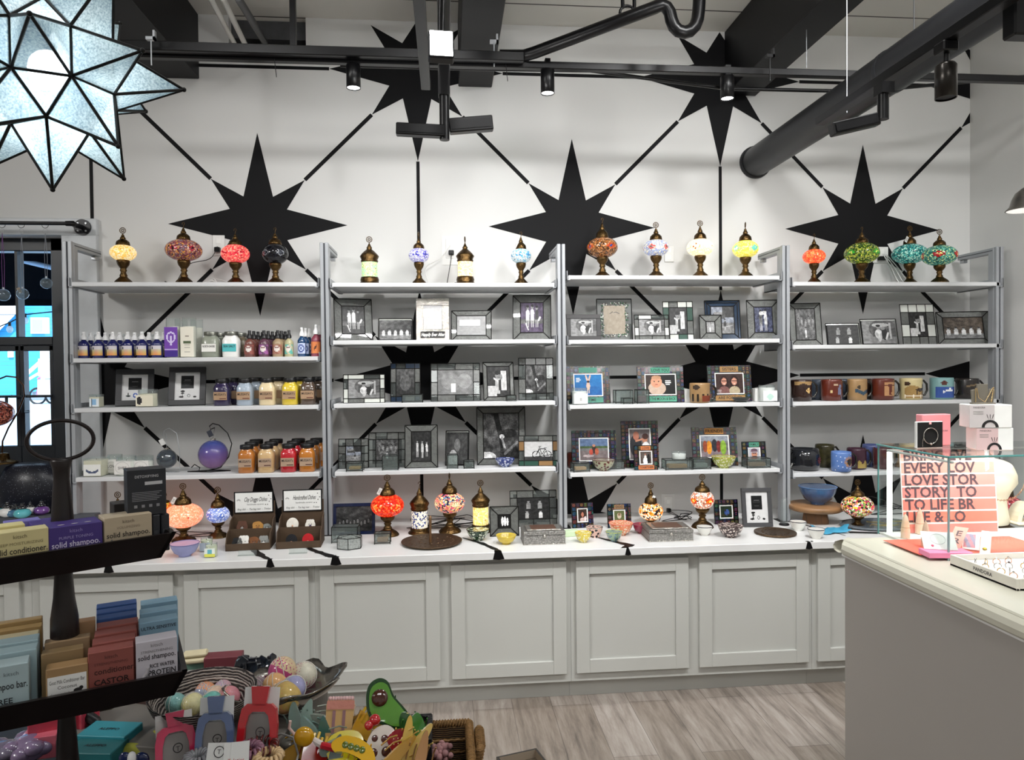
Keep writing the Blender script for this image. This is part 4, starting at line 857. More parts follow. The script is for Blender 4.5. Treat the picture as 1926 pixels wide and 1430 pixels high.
crest=[('r',.25,.42,.75,.88,(.09,.10,.11)),('r',.38,.72,.62,.735,.6),('r',.34,.66,.66,.67,.4),('r',.36,.60,.64,.61,.35),('r',.4,.54,.6,.55,.4)]
award1=crest+[('e',.25,.18,.09,.035,(.1,.18,.2)),('r',.22,.18,.27,.30,(.1,.2,.12)),('o',.52,.2,.07,.022,(.25,.4,.7)),('e',.8,.15,.08,.03,.1)]
award2=crest+[('r',.3,.14,.33,.32,.05),('e',.32,.32,.09,.035,.05),('e',.32,.25,.07,.025,.06),('e',.27,.12,.1,.03,.1),('o',.56,.16,.05,.012,.5),('e',.8,.12,.07,.03,.1)]
PIC={'kids':pic(kids,.24,.12,1),'kidsp':pic(kids,(.35,.29,.40),.12,1),'five':pic(five,lambda u,v:.25+.3*v*(1-u),.15,2),'car':pic(car,lambda u,v:.6-.1*u,.1,3),'blank':pic([('r',.0,.55,.55,.85,.97)],.83,.02),'glare':pic([('r',.1,.5,.8,.8,.98)],.66,.04),'bike':pic(bike,.80,.04,4),'track':pic(track,lambda u,v:.22+.25*v,.2,5),'wed':pic(wed,.22,.12,6),'boys':pic(boys,.22,.12,7),'backs':pic(backs,(.28,.30,.40),.2,8),'fam':pic(fam,.3,.25,9),'moms':pic(moms,.2,.1,10),'street':pic(street,(.62,.64,.68),.15,11),'ghost':pic(ghost,.55,.08,12),'dark':pic([('e',.5,.5,.3,.3,.4)],lambda u,v:.15+.25*v,.15,13),'kidgroup':pic(five,(.36,.32,.28),.15,14),'crowd':pic(sum([person(.1+.1*i,.2+.05*(i%3),.22,.5,.5,legs=False) for i in range(9)],[]),lambda u,v:.2+.12*v,.15,15),'vase':pic([('e',.3,.15,.22,.3,.75),('e',.5,.6,.15,.2,.5)],.3,.12,16),  # in blank and glare the bright rectangle is reflected light painted in
 'cream':pic([('l',.3,.72,.42,.78,.012,.3),('l',.45,.75,.6,.77,.01,.35),('l',.6,.76,.72,.72,.012,.35)],(.68,.64,.58),.05,17),'swim':pic(swim,lambda u,v:(.12,.42+.12*v,.66+.1*v),.06,18),'baby':pic(baby,(.25,.18,.15),.04,19),'women':pic(women,.3,.06,20),'picnic':pic(picnic,.5,.08,21),'toast':pic(toast,(.5,.47,.47),.05,22),'bride':pic(bride,.4,.08,23),'costume':pic(costume,.45,.1,24),'child':pic(child,(.75,.75,.78),.05,25),'lady':pic(lady,(.3,.25,.22),.08,26),'dog':pic(dog,.4,.08,27),'bird':pic(bird,.2,.1,28),'award1':pic(award1,.84,.015),'award2':pic(award2,.84,.015),'three':pic([('e',.35,.5,.1,.35,.9),('e',.55,.5,.1,.35,.95),('e',.75,.45,.09,.3,.9)],.12,.08,29)}
HAM=Mt('hammered_glass','5a5c59',.3,.1,var=.22,scale=60,bump=.8,bscale=170,coat=.3); CLR=glassM('clear_bevel_glass',(.86,.9,.89),.03,.12,(.3,.32,.31),1.5); DARKW=Mt('dark_frame_wood','141012',.4); GREYW=Mt('grey_frame_wood','3c3c3e',.55,var=.06,scale=30); SILV=Mt('hammered_silver','b8b4ac',.22,.85,var=.2,scale=60,bump=1,bscale=150); MATW=Mt('mat_board','dcdcda',.7); BLUEG=Mt('blue_stain_glass','22344a',.15,.1,var=.3,coat=.5); WGL=Mt('white_stain_glass','cfd2cb',.2,var=.05,coat=.4); NAVY=Mt('navy_frame','0f1a3c',.25,coat=.5)
def mosaicfn(seed,words=()):
    rr=random.Random(seed); pal=[(.05,.09,.19),(.08,.20,.18),(.24,.13,.09),(.15,.09,.18),(.26,.21,.10),(.06,.13,.25),(.10,.20,.11),(.27,.11,.13)]
    cells={}
    def f(u,v,w,h):
        cw=.021; i=int(u*w/cw); j=int(v*h/cw); fu=u*w/cw-i; fv=v*h/cw-j
        if fu<.12 or fv<.12 or fu>.93 or fv>.93: return (.03,.03,.035)
        if (i,j) not in cells: cells[i,j]=(rr.choice(pal),rr.choice(pal),rr.random())
        a,b,k=cells[i,j]; d=math.hypot(fu-.52,fv-.52)
        if k<.45: return tuple(min(1,x*1.5+.05) for x in b) if .14<d<.30 else a
        if k<.75: return tuple(min(1,x*1.5+.05) for x in b) if abs(fu-.52)<abs(fv-.5)*.6 else a
        return tuple(min(1,x*1.35+.03) for x in b) if (fu+fv)%.36<.16 else a
    return f
def frame(label,group,x,z,dep,w,h,style,pict,tilt=12,rz=0,inset=None,words='',panes=None,top=None):
    o=thing('framed_photo',label,'photo frame',(x,-dep,z+.0005),R(rz),group); T=R(tilt); MM=RX(-T)
    t=.007; b=inset if inset else .2; bx=by=b*min(w,h)
    m=MB(); m.M=MM
    x0,x1=-w/2,w/2
    if style in('bevel','clear','blue'):
        g={'bevel':HAM,'clear':CLR,'blue':BLUEG}[style]
        for q in ([(x0,0),(x1,0),(x1-bx,by),(x0+bx,by)],[(x0,h),(x0+bx,h-by),(x1-bx,h-by),(x1,h)],[(x0,0),(x0+bx,by),(x0+bx,h-by),(x0,h)],[(x1,0),(x1,h),(x1-bx,h-by),(x1-bx,by)]):
            m.add([(a,-.001 if k in () else 0,c) for k,(a,c) in enumerate(q)]+[(a,t*.6,c) for a,c in q],[(0,1,2,3),(7,6,5,4)],g)
        L=[((x0,0),(x1,0)),((x0,h),(x1,h)),((x0,0),(x0,h)),((x1,0),(x1,h)),((x0,0),(x0+bx,by)),((x1,0),(x1-bx,by)),((x0,h),(x0+bx,h-by)),((x1,h),(x1-bx,h-by)),((x0+bx,by),(x1-bx,by)),((x0+bx,h-by),(x1-bx,h-by)),((x0+bx,by),(x0+bx,h-by)),((x1-bx,by),(x1-bx,h-by))]
        if style=='blue': L+=[((x0+bx*.4,by*.4),(x0+bx*.4,h-by*.4)),((x1-bx*.4,by*.4),(x1-bx*.4,h-by*.4)),((x0+bx*.4,h-by*.4),(x1-bx*.4,h-by*.4))]
        for a,c in L: m.tube([(a[0],-.0012,a[1]),(c[0],-.0012,c[1])],.0024,LEAD,5)
    elif style=='panes':
        cols=panes or [HAM,WGL,CLR,HAM]; k=0
        nx=3;ny=3; xs=[x0,x0+bx]+[x0+bx+(w-2*bx)*i/2 for i in (1,)]+[x1-bx,x1]; zs=[0,by,(h)/2,h-by,h]
        for i in range(4):
            for j in range(4):
                if 0<i<3 and 0<j<3: continue
                m.add([(xs[i],0,zs[j]),(xs[i+1],0,zs[j]),(xs[i+1],0,zs[j+1]),(xs[i],0,zs[j+1]),(xs[i],t*.6,zs[j]),(xs[i+1],t*.6,zs[j]),(xs[i+1],t*.6,zs[j+1]),(xs[i],t*.6,zs[j+1])],[(0,1,2,3),(7,6,5,4)],cols[k%len(cols)]); k+=1
        L=[((xx,0),(xx,h)) for xx in (xs[0],xs[-1],xs[1],xs[3])]+[((x0,zz),(x1,zz)) for zz in (0,by,h-by,h)]+[((x0,h/2),(x0+bx,h/2)),((x1-bx,h/2),(x1,h/2)),((xs[2],0),(xs[2],by)),((xs[2],h-by),(xs[2],h))]
        for a,c in L: m.tube([(a[0],-.001,a[1]),(c[0],-.001,c[1])],.0021,LEAD,5)
    elif style=='thin':
        bx=by=.007
        for a,c in (((x0,0),(x1,0)),((x0,h),(x1,h)),((x0,0),(x0,h)),((x1,0),(x1,h))): m.tube([(a[0],0,a[1]),(c[0],0,c[1])],.0026,LEAD,6)
        m.box(x0,0,h-.008,x1,.004,h,WGL)
    elif style in('wood','navy','purple','silver'):
        g={'wood':GREYW,'navy':NAVY,'purple':DARKW,'silver':SILV}[style]; y0=-.004 if style!='wood' else -.012
        by2=by*(1.6 if words and style=='silver' else 1)
        m.box(x0,y0,0,x1,t,by2,g,.001); m.box(x0,y0,h-by,x1,t,h,g,.001); m.box(x0,y0,by2,x0+bx,t,h-by,g,.001); m.box(x1-bx,y0,by2,x1,t,h-by,g,.001); 
        if words: m.box(x0+bx*.6,y0-.0008,by2*.22,x1-bx*.6,y0,by2*.8,INK); m.text(words,by2*.42,WHITE,0,by2*.38,y0-.0014,bold=.015,maxw=w*.72,shear=.4)
    elif style=='mosaic':
        fn=mosaicfn(int(x*1000)%997); 
        for (a0,a1,c0,c1) in ((x0,x1,0,by),(x0,x1,h-by,h),(x0,x0+bx,by,h-by),(x1-bx,x1,by,h-by)):
            sv=m.M; m.M=MM@T_(((a0+a1)/2,-.0042,c0)); ww,hh=a1-a0,c1-c0
            m.paint(ww,hh,max(3,int(ww/.0022)),max(3,int(hh/.0022)),lambda u,v:fn((a0-x0+u*ww)/w,(c0+v*hh)/h,w,h),TILE); m.M=sv
            m.box(a0,-.0038,c0,a1,t,c1,DARKW)
        if words:
            hh=by*.78; colr=hexc('5a9a86' if not top else top); W2=w*.42
            m.box(-W2/2,-.0052,h-by*.9,W2/2,-.004,h-by*.14,MATTC,col=colr); m.text(words.split('|')[0],hh*.75,INK,0,h-by*.72,-.0056,bold=.012,maxw=W2*.9)
            if '|' in words: m.box(-W2*.8,-.0052,by*.12,W2*.8,-.004,by*.86,MATTC,col=colr); m.text(words.split('|')[1],hh*.7,INK,0,by*.32,-.0056,bold=.012,maxw=W2*1.5)
    if style=='ornate':
        bx=by=.028*w/.19
        m.box(x0,0,0,x1,.004,h,Mt('smoky_backing','5c5f5d',.45)); 
        for a,c in (((x0,0),(x1,0)),((x0,h),(x1,h)),((x0,0),(x0,h)),((x1,0),(x1,h))): m.tube([(a[0],0,a[1]),(c[0],0,c[1])],.0028,BLACK,6)
        rr=random.Random(5); gl=[SILV,Mt('green_bead','3f6a4c',.15,coat=1),MC['white_stain_glass']]
        for i in range(170):
            s_=i%4; q=rr.random(); e=rr.uniform(-.008,.008)
            p=[(x0+bx+e,by+q*(h-2*by)),(x1-bx+e,by+q*(h-2*by)),(x0+bx+q*(w-2*bx),by+e),(x0+bx+q*(w-2*bx),h-by+e)][s_]; m.sph(p[0],-.004,p[1],rr.uniform(.0025,.005),rr.choice(gl),n=6,m=4)
        bx+=.008;by+=.008
    build(m,'border',o)
    pw,ph=w-2*bx,h-2*by
    off=by
    if style=='silver' and words: ph=h-by-by*1.6; off=by*1.6
    pm=MB(); pm.M=MM@T_((0,-.0006 if style!='wood' else -.004,off))
    if style=='mosaic': pm.box(-pw/2,-.001,0,pw/2,.001,ph,WHITE); e=.006; pm.M=pm.M@T_((0,-.0016,e)); pm.paint(pw-2*e,ph-2*e,max(12,int(pw/.0024)),max(12,int(ph/.0024)),PIC[pict],PRINTG)
    else: pm.paint(pw,ph,max(14,int(pw/.0022)),max(14,int(ph/.0022)),PIC[pict],PRINTG)
    build(pm,'photograph',o)
    m=MB(); m.M=MM; m.box(x0+bx*.5,t*.6+.001,by*.5,x1-bx*.5,t+.003,h-by*.5,BLACK); m.M=Matrix(); hh=h*math.cos(T)*.7
    a=h*.7*math.sin(T)+t+.003; m.add([(-.015,a,hh),(.015,a,hh),(.022,a+hh*.30,.0),(-.022,a+hh*.30,.0),(-.015,a+.003,hh),(.015,a+.003,hh),(.022,a+hh*.30+.003,.0),(-.022,a+hh*.30+.003,.0)],[(0,1,2,3),(7,6,5,4),(0,4,5,1),(1,5,6,2),(3,2,6,7),(0,3,7,4)],BLACK); build(m,'easel_back',o)
    return o
def FRM(label,bay,row,xl,xr,yt,style,pict,dep=.24,tilt=12,rz=0,inset=None,words='',panes=None,group=None,z=None,top=None,yb=None):
    z=SH[bay][row] if z is None else z
    if yb: dep=-onZ((xl+xr)/2,yb,z).y
    cx=(xl+xr)/2; x=atx(cx,z+.02,dep); s=mpp((x,-dep,z)); w=(xr-xl)*s/max(.6,math.cos(R(rz)))
    T=R(tilt); h=(hpx(cx,yt,dep)-z)/math.cos(T)*1.0
    d2=dep-h*math.sin(T)*.5; h=(hpx(cx,yt,d2-h*math.sin(T)*.5)-z)/math.cos(T)
    return frame(label,group or ('photo frames on the '+NM[bay] if row<4 else 'photo frames on the worktop'),x,z,dep,w,h,style,pict,tilt,rz,inset,words,panes,top)
A='monochrome photo of '
FRM('tall hammered-glass frame with three children on a bench, turned, in the second unit',1,1,632,700,563,'bevel','kids',.22,12,14,.20)
FRM('small low frame with five seated children, second unit',1,1,712,775,600,'thin','five',.26,14,0)
FRM('silver frame lettered Happily Ever After around a blank white print with painted glare',1,1,783,845,562,'silver','blank',.24,10,0,.22,'Happily Ever After')
FRM('landscape hammered-glass frame with glare painted onto its bare print',1,1,849,924,585,'bevel','glare',.24,12,-4,.17)
FRM('tall hammered-glass frame with violet-tinted photo of three children',1,1,965,1036,556,'bevel','kidsp',.24,10,-8,.2)
FRM('white leaded frame with a couple before an old car, second unit',1,2,647,723,705,'panes','car',.29,8,4,.16,panes=[WGL,WGL,CLR,WGL,HAM])
FRM('dark iridescent glass frame behind a small glass box, second unit',1,2,735,790,684,'panes','dark',.22,10,0,.18,panes=[BLUEG,CLR,HAM,BLUEG])
FRM('wide faceted mirror-glass frame with a faded family photo',1,2,811,903,684,'panes','ghost',.24,10,0,.17,panes=[CLR,HAM,CLR])
FRM('black leaded frame with an embracing couple, second unit',1,2,910,968,682,'bevel','wed',.25,10,6,.13)
FRM('tall clear-paned frame with a railway scene, second unit',1,2,976,1041,674,'panes','track',.24,9,-4,.2,panes=[CLR,HAM,CLR,HAM])
FRM('square clear glass frame with a small building photo',1,3,637,692,826,'panes','street',.24,8,0,.24,panes=[CLR,CLR,HAM])
FRM('clear faceted glass frame with a standing woman, behind a glass casket',1,3,694,762,814,'panes','fam',.22,8,0,.2,panes=[CLR,CLR,CLR,HAM])
FRM('tall hammered-glass frame with three girls in white',1,3,762,823,800,'bevel','boys',.28,8,0,.2)
FRM('narrow black leaded frame holding a pale lily photo',1,3,838,881,811,'thin','vase',.22,12,-8)
FRM('largest frame, railway photo in wide mitred glass border',1,3,898,989,766,'bevel','track',.22,6,0,.13)
FRM('frame of green and amber panes holding the bicycle photo',1,3,976,1050,820,'panes','bike',.30,9,-6,.18,panes=[Mt('green_pane','2a4a3e',.2,coat=.4),CLR,Mt('amber_pane','8a6a44',.25,coat=.4),HAM])
FRM('dark purple-brown frame with a couple before an old car',2,1,1066,1131,592,'purple','car',.28,8,0,.16)
FRM('black outlined frame with beaded silver-green inner border and cream card',2,1,1124,1190,563,'ornate','cream',.2,8,-3)
FRM('arch-cornered leaded frame with the couple and car, third unit',2,1,1194,1260,593,'panes','car',.28,9,0,.17,panes=[HAM,WGL,HAM,CLR])
FRM('portrait frame with white and green glass blocks, couple photo',2,1,1249,1305,568,'panes','wed',.22,9,-5,.2,panes=[WGL,HAM,MC['green_pane'],WGL])
FRM('smallest hammered frame on the upper row, pale oval photo',2,1,1317,1358,593,'bevel','ghost',.30,9,-6,.30)
FRM('blue leaded frame with a street scene',2,1,1328,1393,566,'blue','street',.22,9,-8,.17)
FRM('tall hammered-glass frame with two children seen from behind',2,1,1408,1468,565,'bevel','backs',.25,10,-8,.22)
FRM('mosaic frame holding the blue swimmer photo',2,2,1066,1149,690,'mosaic','swim',.24,9,0,.19,' |LIFETIME',top='4f8a78')
FRM('mosaic frame holding the baby photo, words above and below',2,2,1200,1287,690,'mosaic','baby',.24,9,-4,.2,'LOVE YOU|TO THE MOON & BACK',top='4f9a80')
FRM('mosaic frame holding the photo of two smiling women',2,2,1332,1415,688,'mosaic','women',.24,8,-3,.2,'SISTERS|ARE FOREVER',top='a07a48')
FRM('mosaic frame with a picnic photo above the striped bowl',2,3,1076,1160,810,'mosaic','picnic',.22,10,-4,.19)
FRM('tallest mosaic frame, a couple raising a toast',2,3,1170,1240,792,'mosaic','toast',.22,9,-4,.2)
FRM('small orange-lettered mosaic frame with a bride, in front of the tallest',2,3,1193,1238,838,'mosaic','bride',.31,8,0,.22,'LOVE|TOGETHER',top='b86a38')
FRM('mosaic frame with a costumed group behind the yellow-green bowl',2,3,1304,1388,804,'mosaic','costume',.22,12,-6,.2,'FRIENDS',top='b07a3a')
FRM('small mosaic frame with a child in a knitted hat',2,3,1397,1443,831,'mosaic','child',.24,9,0,.24,'FAMILY',top='4f9a80')
FRM('tall narrow frame with a crowded family, by the shelf post',3,1,1490,1545,571,'bevel','fam',.24,14,-14,.19)
FRM('low frame with three seated children, showcase-end unit',3,1,1558,1618,609,'thin','moms',.24,16,-10)
FRM('low frame with a couple before the old car, showcase-end unit',3,1,1623,1690,601,'thin','car',.26,14,-6)
FRM('tall frame of frosted blocks with a wedding photo',3,1,1699,1763,573,'panes','wed',.24,10,-4,.24,panes=[HAM,WGL,HAM,WGL])
FRM('widest landscape frame, seated children, nearest the side wall',3,1,1771,1860,587,'bevel','kidgroup',.24,14,-14,.17)
FRM('black award-style frame with a blue ring motif, behind a cream candle',0,2,222,284,696,'wood','award1',.22,20,16,.16)
FRM('black award-style frame with a flower motif and cut corner',0,2,320,383,692,'wood','award2',.24,20,12,.16)
FRM('navy blue frame with a monochrome street crowd, behind the glass caskets',0,4,627,705,947,'navy','crowd',rz=0,tilt=8,inset=.1,z=ZW,yb=1006,group='photo frames on the worktop')
FRM('clear hammered frame with three small white figures',0,4,922,976,953,'bevel','three',rz=0,tilt=8,inset=.28,z=ZW,yb=1009,group='photo frames on the worktop')
FRM('large clear leaded frame with two mothers and babies',0,4,960,1048,923,'panes','moms',rz=0,tilt=8,inset=.2,z=ZW,yb=990,group='photo frames on the worktop',panes=[CLR,CLR,HAM])
FRM('small dark mosaic frame with a woman in white',0,4,1076,1117,946,'mosaic','lady',rz=6,tilt=8,inset=.24,z=ZW,yb=993,group='photo frames on the worktop')
FRM('small dark mosaic frame lettered for a dog photo',0,4,1143,1188,948,'mosaic','dog',rz=0,tilt=8,inset=.24,z=ZW,yb=993,words="DOG",top='8a6a48',group='photo frames on the worktop')
FRM('small dark mosaic frame with a bird, beside the grey award frame',0,4,1344,1390,940,'mosaic','bird',rz=0,tilt=8,inset=.22,z=ZW,yb=986,group='photo frames on the worktop')
FRM('large grey award-style frame standing on the worktop',0,4,1397,1453,918,'wood','award2',rz=-4,tilt=9,inset=.13,z=ZW,yb=991,group='photo frames on the worktop')
# ================================================================ GOODS ON THE SHELVES
def place(px,z,dep=None,pyb=None):
    if pyb is not None: P_=onZ(px,pyb,z); return P_.x,-P_.y,mpp(P_)
    x=atx(px,z,dep); return x,dep,mpp((x,-dep,z))
CG=glassM('clear_jar_glass',(.93,.96,.95),.02,.05,(.7,.72,.72),1.5)
def colm(name,c,rough=.3,**k): return Mt(name,c,rough,var=.05,**k)
SPL=colm('label_sunset','e8dcc8'); 
def sunset(u,v):
    if v>.62: return (.86,.84,.86) if not(.2<u<.34 and v<.85) else (.2,.18,.25)
    a=math.sin(u*9)*.05
    return (.93-.2*v,.62+.25*v+a,.30+.6*v)
def bottle(label,group,x,z,dep,w,h,body,cap,lab,dark=False,first=None,labcol=None):
    if first is not None:
        o=copy_tree(first); o.location=(x,-dep,z+.0005); o['label']=label; return o
    o=thing('spray_bottle',label,'bottle',(x,-dep,z+.0005),0,group); r=w/2
    m=MB().lathe([(r*.92,0),(r,.004),(r,h*.50),(r*.95,h*.56),(r*.6,h*.64),(r*.36,h*.68),(r*.36,h*.72)],body,20); build(m,'body',o)
    m=MB().lathe([(r*.55,h*.70),(r*.55,h*.80),(r*.42,h*.82),(r*.3,h*.90),(r*.3,h*.985),(r*.24,h)],cap,16); m.box(-.0025,-r*.5,h*.92,.0025,-r*.2,h*.96,cap); build(m,'cap',o)
    m=MB()
    n=16;k=8
    def fn(u,v): return lab(u,v)
    for i in range(n):
        for j in range(k):
            a0=R(-150+120*i/n); a1=R(-150+120*(i+1)/n); z0=h*(.10+.36*j/k); z1=h*(.10+.36*(j+1)/k); rr=r+.0006
            m.add([(rr*math.cos(a0),rr*math.sin(a0),z0),(rr*math.cos(a1),rr*math.sin(a1),z0),(rr*math.cos(a1),rr*math.sin(a1),z1),(rr*math.cos(a0),rr*math.sin(a0),z1)],[(0,1,2,3)],PRINT,lin(fn((i+.5)/n,(j+.5)/k)))
    build(m,'label',o); return o
z=SH[0][1]; COB=Mt('cobalt_bottle','141a5c',.12,coat=.8); AMB=Mt('amber_bottle','6a3a1c',.15,coat=.6); WCAP=Mt('white_cap','eeeeee',.35); BCAP=Mt('black_cap','121214',.4)
fb=None; ordw=['first','second','third','fourth','fifth','sixth']
for i,px in enumerate((158,186,213,241,268,296)):
    x,d,s=place(px,z,.29); fb_=bottle(ordw[i]+' cobalt spray bottle from the doors, front row','cobalt spray bottles',x,z,d,21*s,50*s,COB,WCAP,sunset,first=fb); fb=fb or fb_
    x2,d2,s2=place(px+13,z,.215); bottle(ordw[i]+' cobalt spray bottle from the doors, second row','cobalt spray bottles',x2,z,d2,0,0,COB,WCAP,sunset,first=fb)
fc=None
for i,px in enumerate((180,208,234,262,288,310)):
    x,d,s=place(px,z,.15)
    if fc is None: fc=bottle('x','clear capped bottles at the back',x,z,d,15*s,46*s,AMB,Mt('clear_cap','b9bdbb',.2,alpha=.6),lambda u,v:(.85,.62,.35))
    c_=fc if i==0 else copy_tree(fc); c_.location=(x,-d,z+.0005); c_['label']=ordw[i]+' amber bottle with clear cap behind the cobalt sprays'
def tumbler(label,px,z,dep,w,h,wax,glass_top=.25,lab=None,group='candles on the shelves',pyb=None,square=False):
    x,d,s=place(px,z,dep,pyb); w*=s;h*=s;r=w/2; o=thing('jar_candle',label,'candle',(x,-d,z+.0005),0,group); n=4 if square else 24; hf=h*(1-glass_top)
    rot=PI/4
    m=MB(); m.M=RZ(rot) if square else Matrix(); k=1.38 if square else 1
    m.lathe([(r*.9*k,.002),(r*.94*k,.004),(r*.94*k,hf)],wax,n,smooth=not square); m.cyl(0,0,hf,hf+.006,.0012,BLACK,6); build(m,'wax',o)
    m=MB(); m.M=RZ(rot) if square else Matrix(); m.lathe([(r*.9*k,0),(r*k,.002),(r*k,h),(r*.94*k,h),(r*.94*k,hf)],CG,n,smooth=not square,cap=False); build(m,'glass',o)
    if lab: m=MB(); lab(m,r,h); build(m,'label',o)
    return o
def tall(label,px,dep,w,h,lf):
    x,d,s=place(px,z,dep); w*=s;h*=s;r=w/2; o=thing('tall_candle',label,'candle',(x,-d,z+.0005),0,'tall glass candles')
    build(MB().cyl(0,0,.003,h*.78,r*.93,Mt('ivory_wax','e6e2d6',.5),20),'wax',o); build(MB().lathe([(r,0),(r,h),(r*.93,h)],CG,20,cap=False),'glass',o)
    if lf: m=MB(); m.M=T_((0,-r-.001,.004)); m.paint(w*.95,h*.74,14,34,lf,PRINT); build(m,'label',o)
def purp(u,v):
    if v<.22: return (.22,.10,.50)
    if abs(v-.25)<.02: return (.8,.75,.9)
    d=math.hypot(u-.5,(v-.66)*1.9)
    if abs(d-.3)<.05: return (.85,.8,.95)
    if abs(u-.5)<.10*(1.3-v) and .38<v<.72: return (.85,.8,.95)
    return (.44,.24,.66)
def ivory(u,v):
    if .45<v<.52 and .22<u<.78: return (.30,.36,.24)
    if abs(v-.68)<.015 and .38<u<.62: return (.4,.35,.3)
    if .15<v<.4 and .25<u<.75 and int(v*40)%3==0: return (.7,.68,.64)
    return (.90,.88,.82)
tall('tall purple-labelled pillar candle in clear glass',327,.27,25,75,purp); tall('tall ivory-labelled pillar candle in clear glass',357,.27,25,75,ivory)
tall('plain tall glass candle behind the purple-labelled one',342,.19,22,72,None); tall('plain tall glass candle behind the ivory-labelled one',371,.19,22,72,None)
def jar(label,px,z,dep,w,h,wax,lidm,labcol,words,group,bail=False,line=None,pyb=None):
    x,d,s=place(px,z,dep,pyb); w*=s;h*=s;r=w/2; o=thing('jar_candle',label,'candle',(x,-d,z+.0005),0,group)
    m=MB(); k=1.30; n=4
    def sq(prof,mat):
        # rounded square body
        vs=[];fs=[];N_=24
        for rr,zz in prof:
            for i in range(N_):
                a=2*PI*i/N_; c_,s_=math.cos(a),math.sin(a); q=(abs(c_)**4+abs(s_)**4)**-.25; vs.append((rr*c_*q,rr*s_*q,zz))
        for j in range(len(prof)-1):
            for i in range(N_): fs.append((j*N_+i,j*N_+(i+1)%N_,(j+1)*N_+(i+1)%N_,(j+1)*N_+i))
        m.add(vs,fs,mat,(1,1,1),True)
    sq([(r*.2,0),(r*.88,0),(r*.97,.004),(r*.97,h*.66),(r*.82,h*.76),(r*.70,h*.80),(r*.68,h*.86)],wax); build(m,'jar',o)
    m=MB().lathe([(r*.80,h*.85),(r*.82,h*.86),(r*.82,h*.98),(r*.78,h),(0,h)],lidm,28,cap=False); 
    for k_ in range(2): m.lathe([(r*.83,h*(.88+.05*k_)),(r*.84,h*(.89+.05*k_)),(r*.83,h*(.90+.05*k_))],lidm,28,cap=False)
    if bail: m.tube([(r*.25*math.cos(a*PI/8),0,h+.004+r*.2*math.sin(a*PI/8)) for a in range(9)],.0014,ALU,6)
    build(m,'lid',o)
    m=MB(); lw,lh=r*1.6,h*.30; m.box(-lw/2,-r*.985-.001,h*.22,lw/2,-r*.95,h*.22+lh,MATTC,col=hexc(labcol)); m.text(words,h*.12,INK,0,h*.385,-r*.985-.0016,bold=.012,maxw=lw*.86)
    if line: m.box(-lw*.05,-r*.985-.0016,h*.255,lw*.45,-r*.985-.001,h*.285,MATTC,col=hexc(line))
    build(m,'label',o); return o
GLJ=Mt('pewter_lid','7f8078',.35,.8); 
jar('grey-green jar candle with pewter lid and small white label',398,z,.26,32,48,Mt('wax_greygreen','8c9183',.25,coat=.6),GLJ,'e8e6e0','NORTH SHORE','jar candles',)
jar('jar candle with pewter lid behind the grey-green one',413,z,.17,30,46,MC['wax_greygreen'],GLJ,'8c9183','','jar candles')
jar('white jar candle with teal label and wire bail lid',436,z,.26,31,48,Mt('wax_white','efeeea',.25,coat=.6),GLJ,'4fb0b4','SEA SALT','jar candles',True)
jar('jar candle with twine behind the teal-labelled one',452,z,.17,30,46,Mt('wax_brownish','6d6350',.3),GLJ,'6d6350','','jar candles')
def labf(bgc,blob,seed=0):
    def f(u,v):
        d=math.hypot((u-.5)*1.2,(v-.55)*1.0)
        if d<.30: return (.88,.85,.82) if not (int(v*24)%4==0 and abs(u-.5)<.16) else (.5,.35,.35)
        return blob if (u+v*.6+seed)%.7<.45 else bgc
    return f
MK=[('dark red labelled small spray bottle with black top',470,'6a4038',labf((.45,.25,.22),(.55,.30,.26))),('violet labelled small spray bottle with black top',497,'5c3c4a',labf((.35,.22,.35),(.60,.35,.58))),('pinkish-brown labelled small spray bottle with black top',523,'a08a6c',labf((.55,.35,.28),(.65,.45,.38))),('mint labelled small spray bottle with black top',544,'b4ae88',labf((.75,.72,.6),(.35,.68,.62)))]
for i,(lb,px,cc,lf) in enumerate(MK):
    x,d,s=place(px,z,.28); f=bottle(lb,'small mist bottles with black tops',x,z,d,(20 if i<3 else 17)*s,50*s,Mt('mist_'+cc,cc,.15,coat=.6),BCAP,lf)
    for j in range((3,3,2,0)[i]):
        x2,d2,s2=place(px+ (8*(j+1) if i<2 else 7*(j+1)),z,.28-.055*(j+1)); c_=copy_tree(f); c_.location=(x2,-d2,z+.0005); c_['label']=('first','second','third')[j]+' bottle queued behind the '+lb.replace(' small spray bottle with black top',' mist')
for i,(lb,px,cc,lf,h_) in enumerate((('blue-green spray bottle with white top and round blue mark',568,'17406a',lambda u,v:(.75,.80,.92) if abs(math.hypot(u-.5,v-.5)-.3)>.07 and math.hypot(u-.5,v-.5)>.08 else (.2,.28,.55),55),('orange-labelled plum spray bottle with white top, beside the shelf post',595,'8a3a4c',lambda u,v:(.88,.52,.30) if not(.35<u<.6 and abs(v-u)<.15) else (.3,.15,.1),60))):
    x,d,s=place(px,z,.29); f=bottle(lb,'white topped body sprays',x,z,d,(16,19)[i]*s,h_*s,Mt('bspray_'+cc,cc,.12,coat=.8),WCAP,lf)
    for j in range(2): x2,d2,s2=place(px+7*(j+1),z,.29-.06*(j+1)); c_=copy_tree(f); c_.location=(x2,-d2,z+.0005); c_['label']=('one','two')[j]+' behind the '+lb.split(' spray')[0]+' body spray'
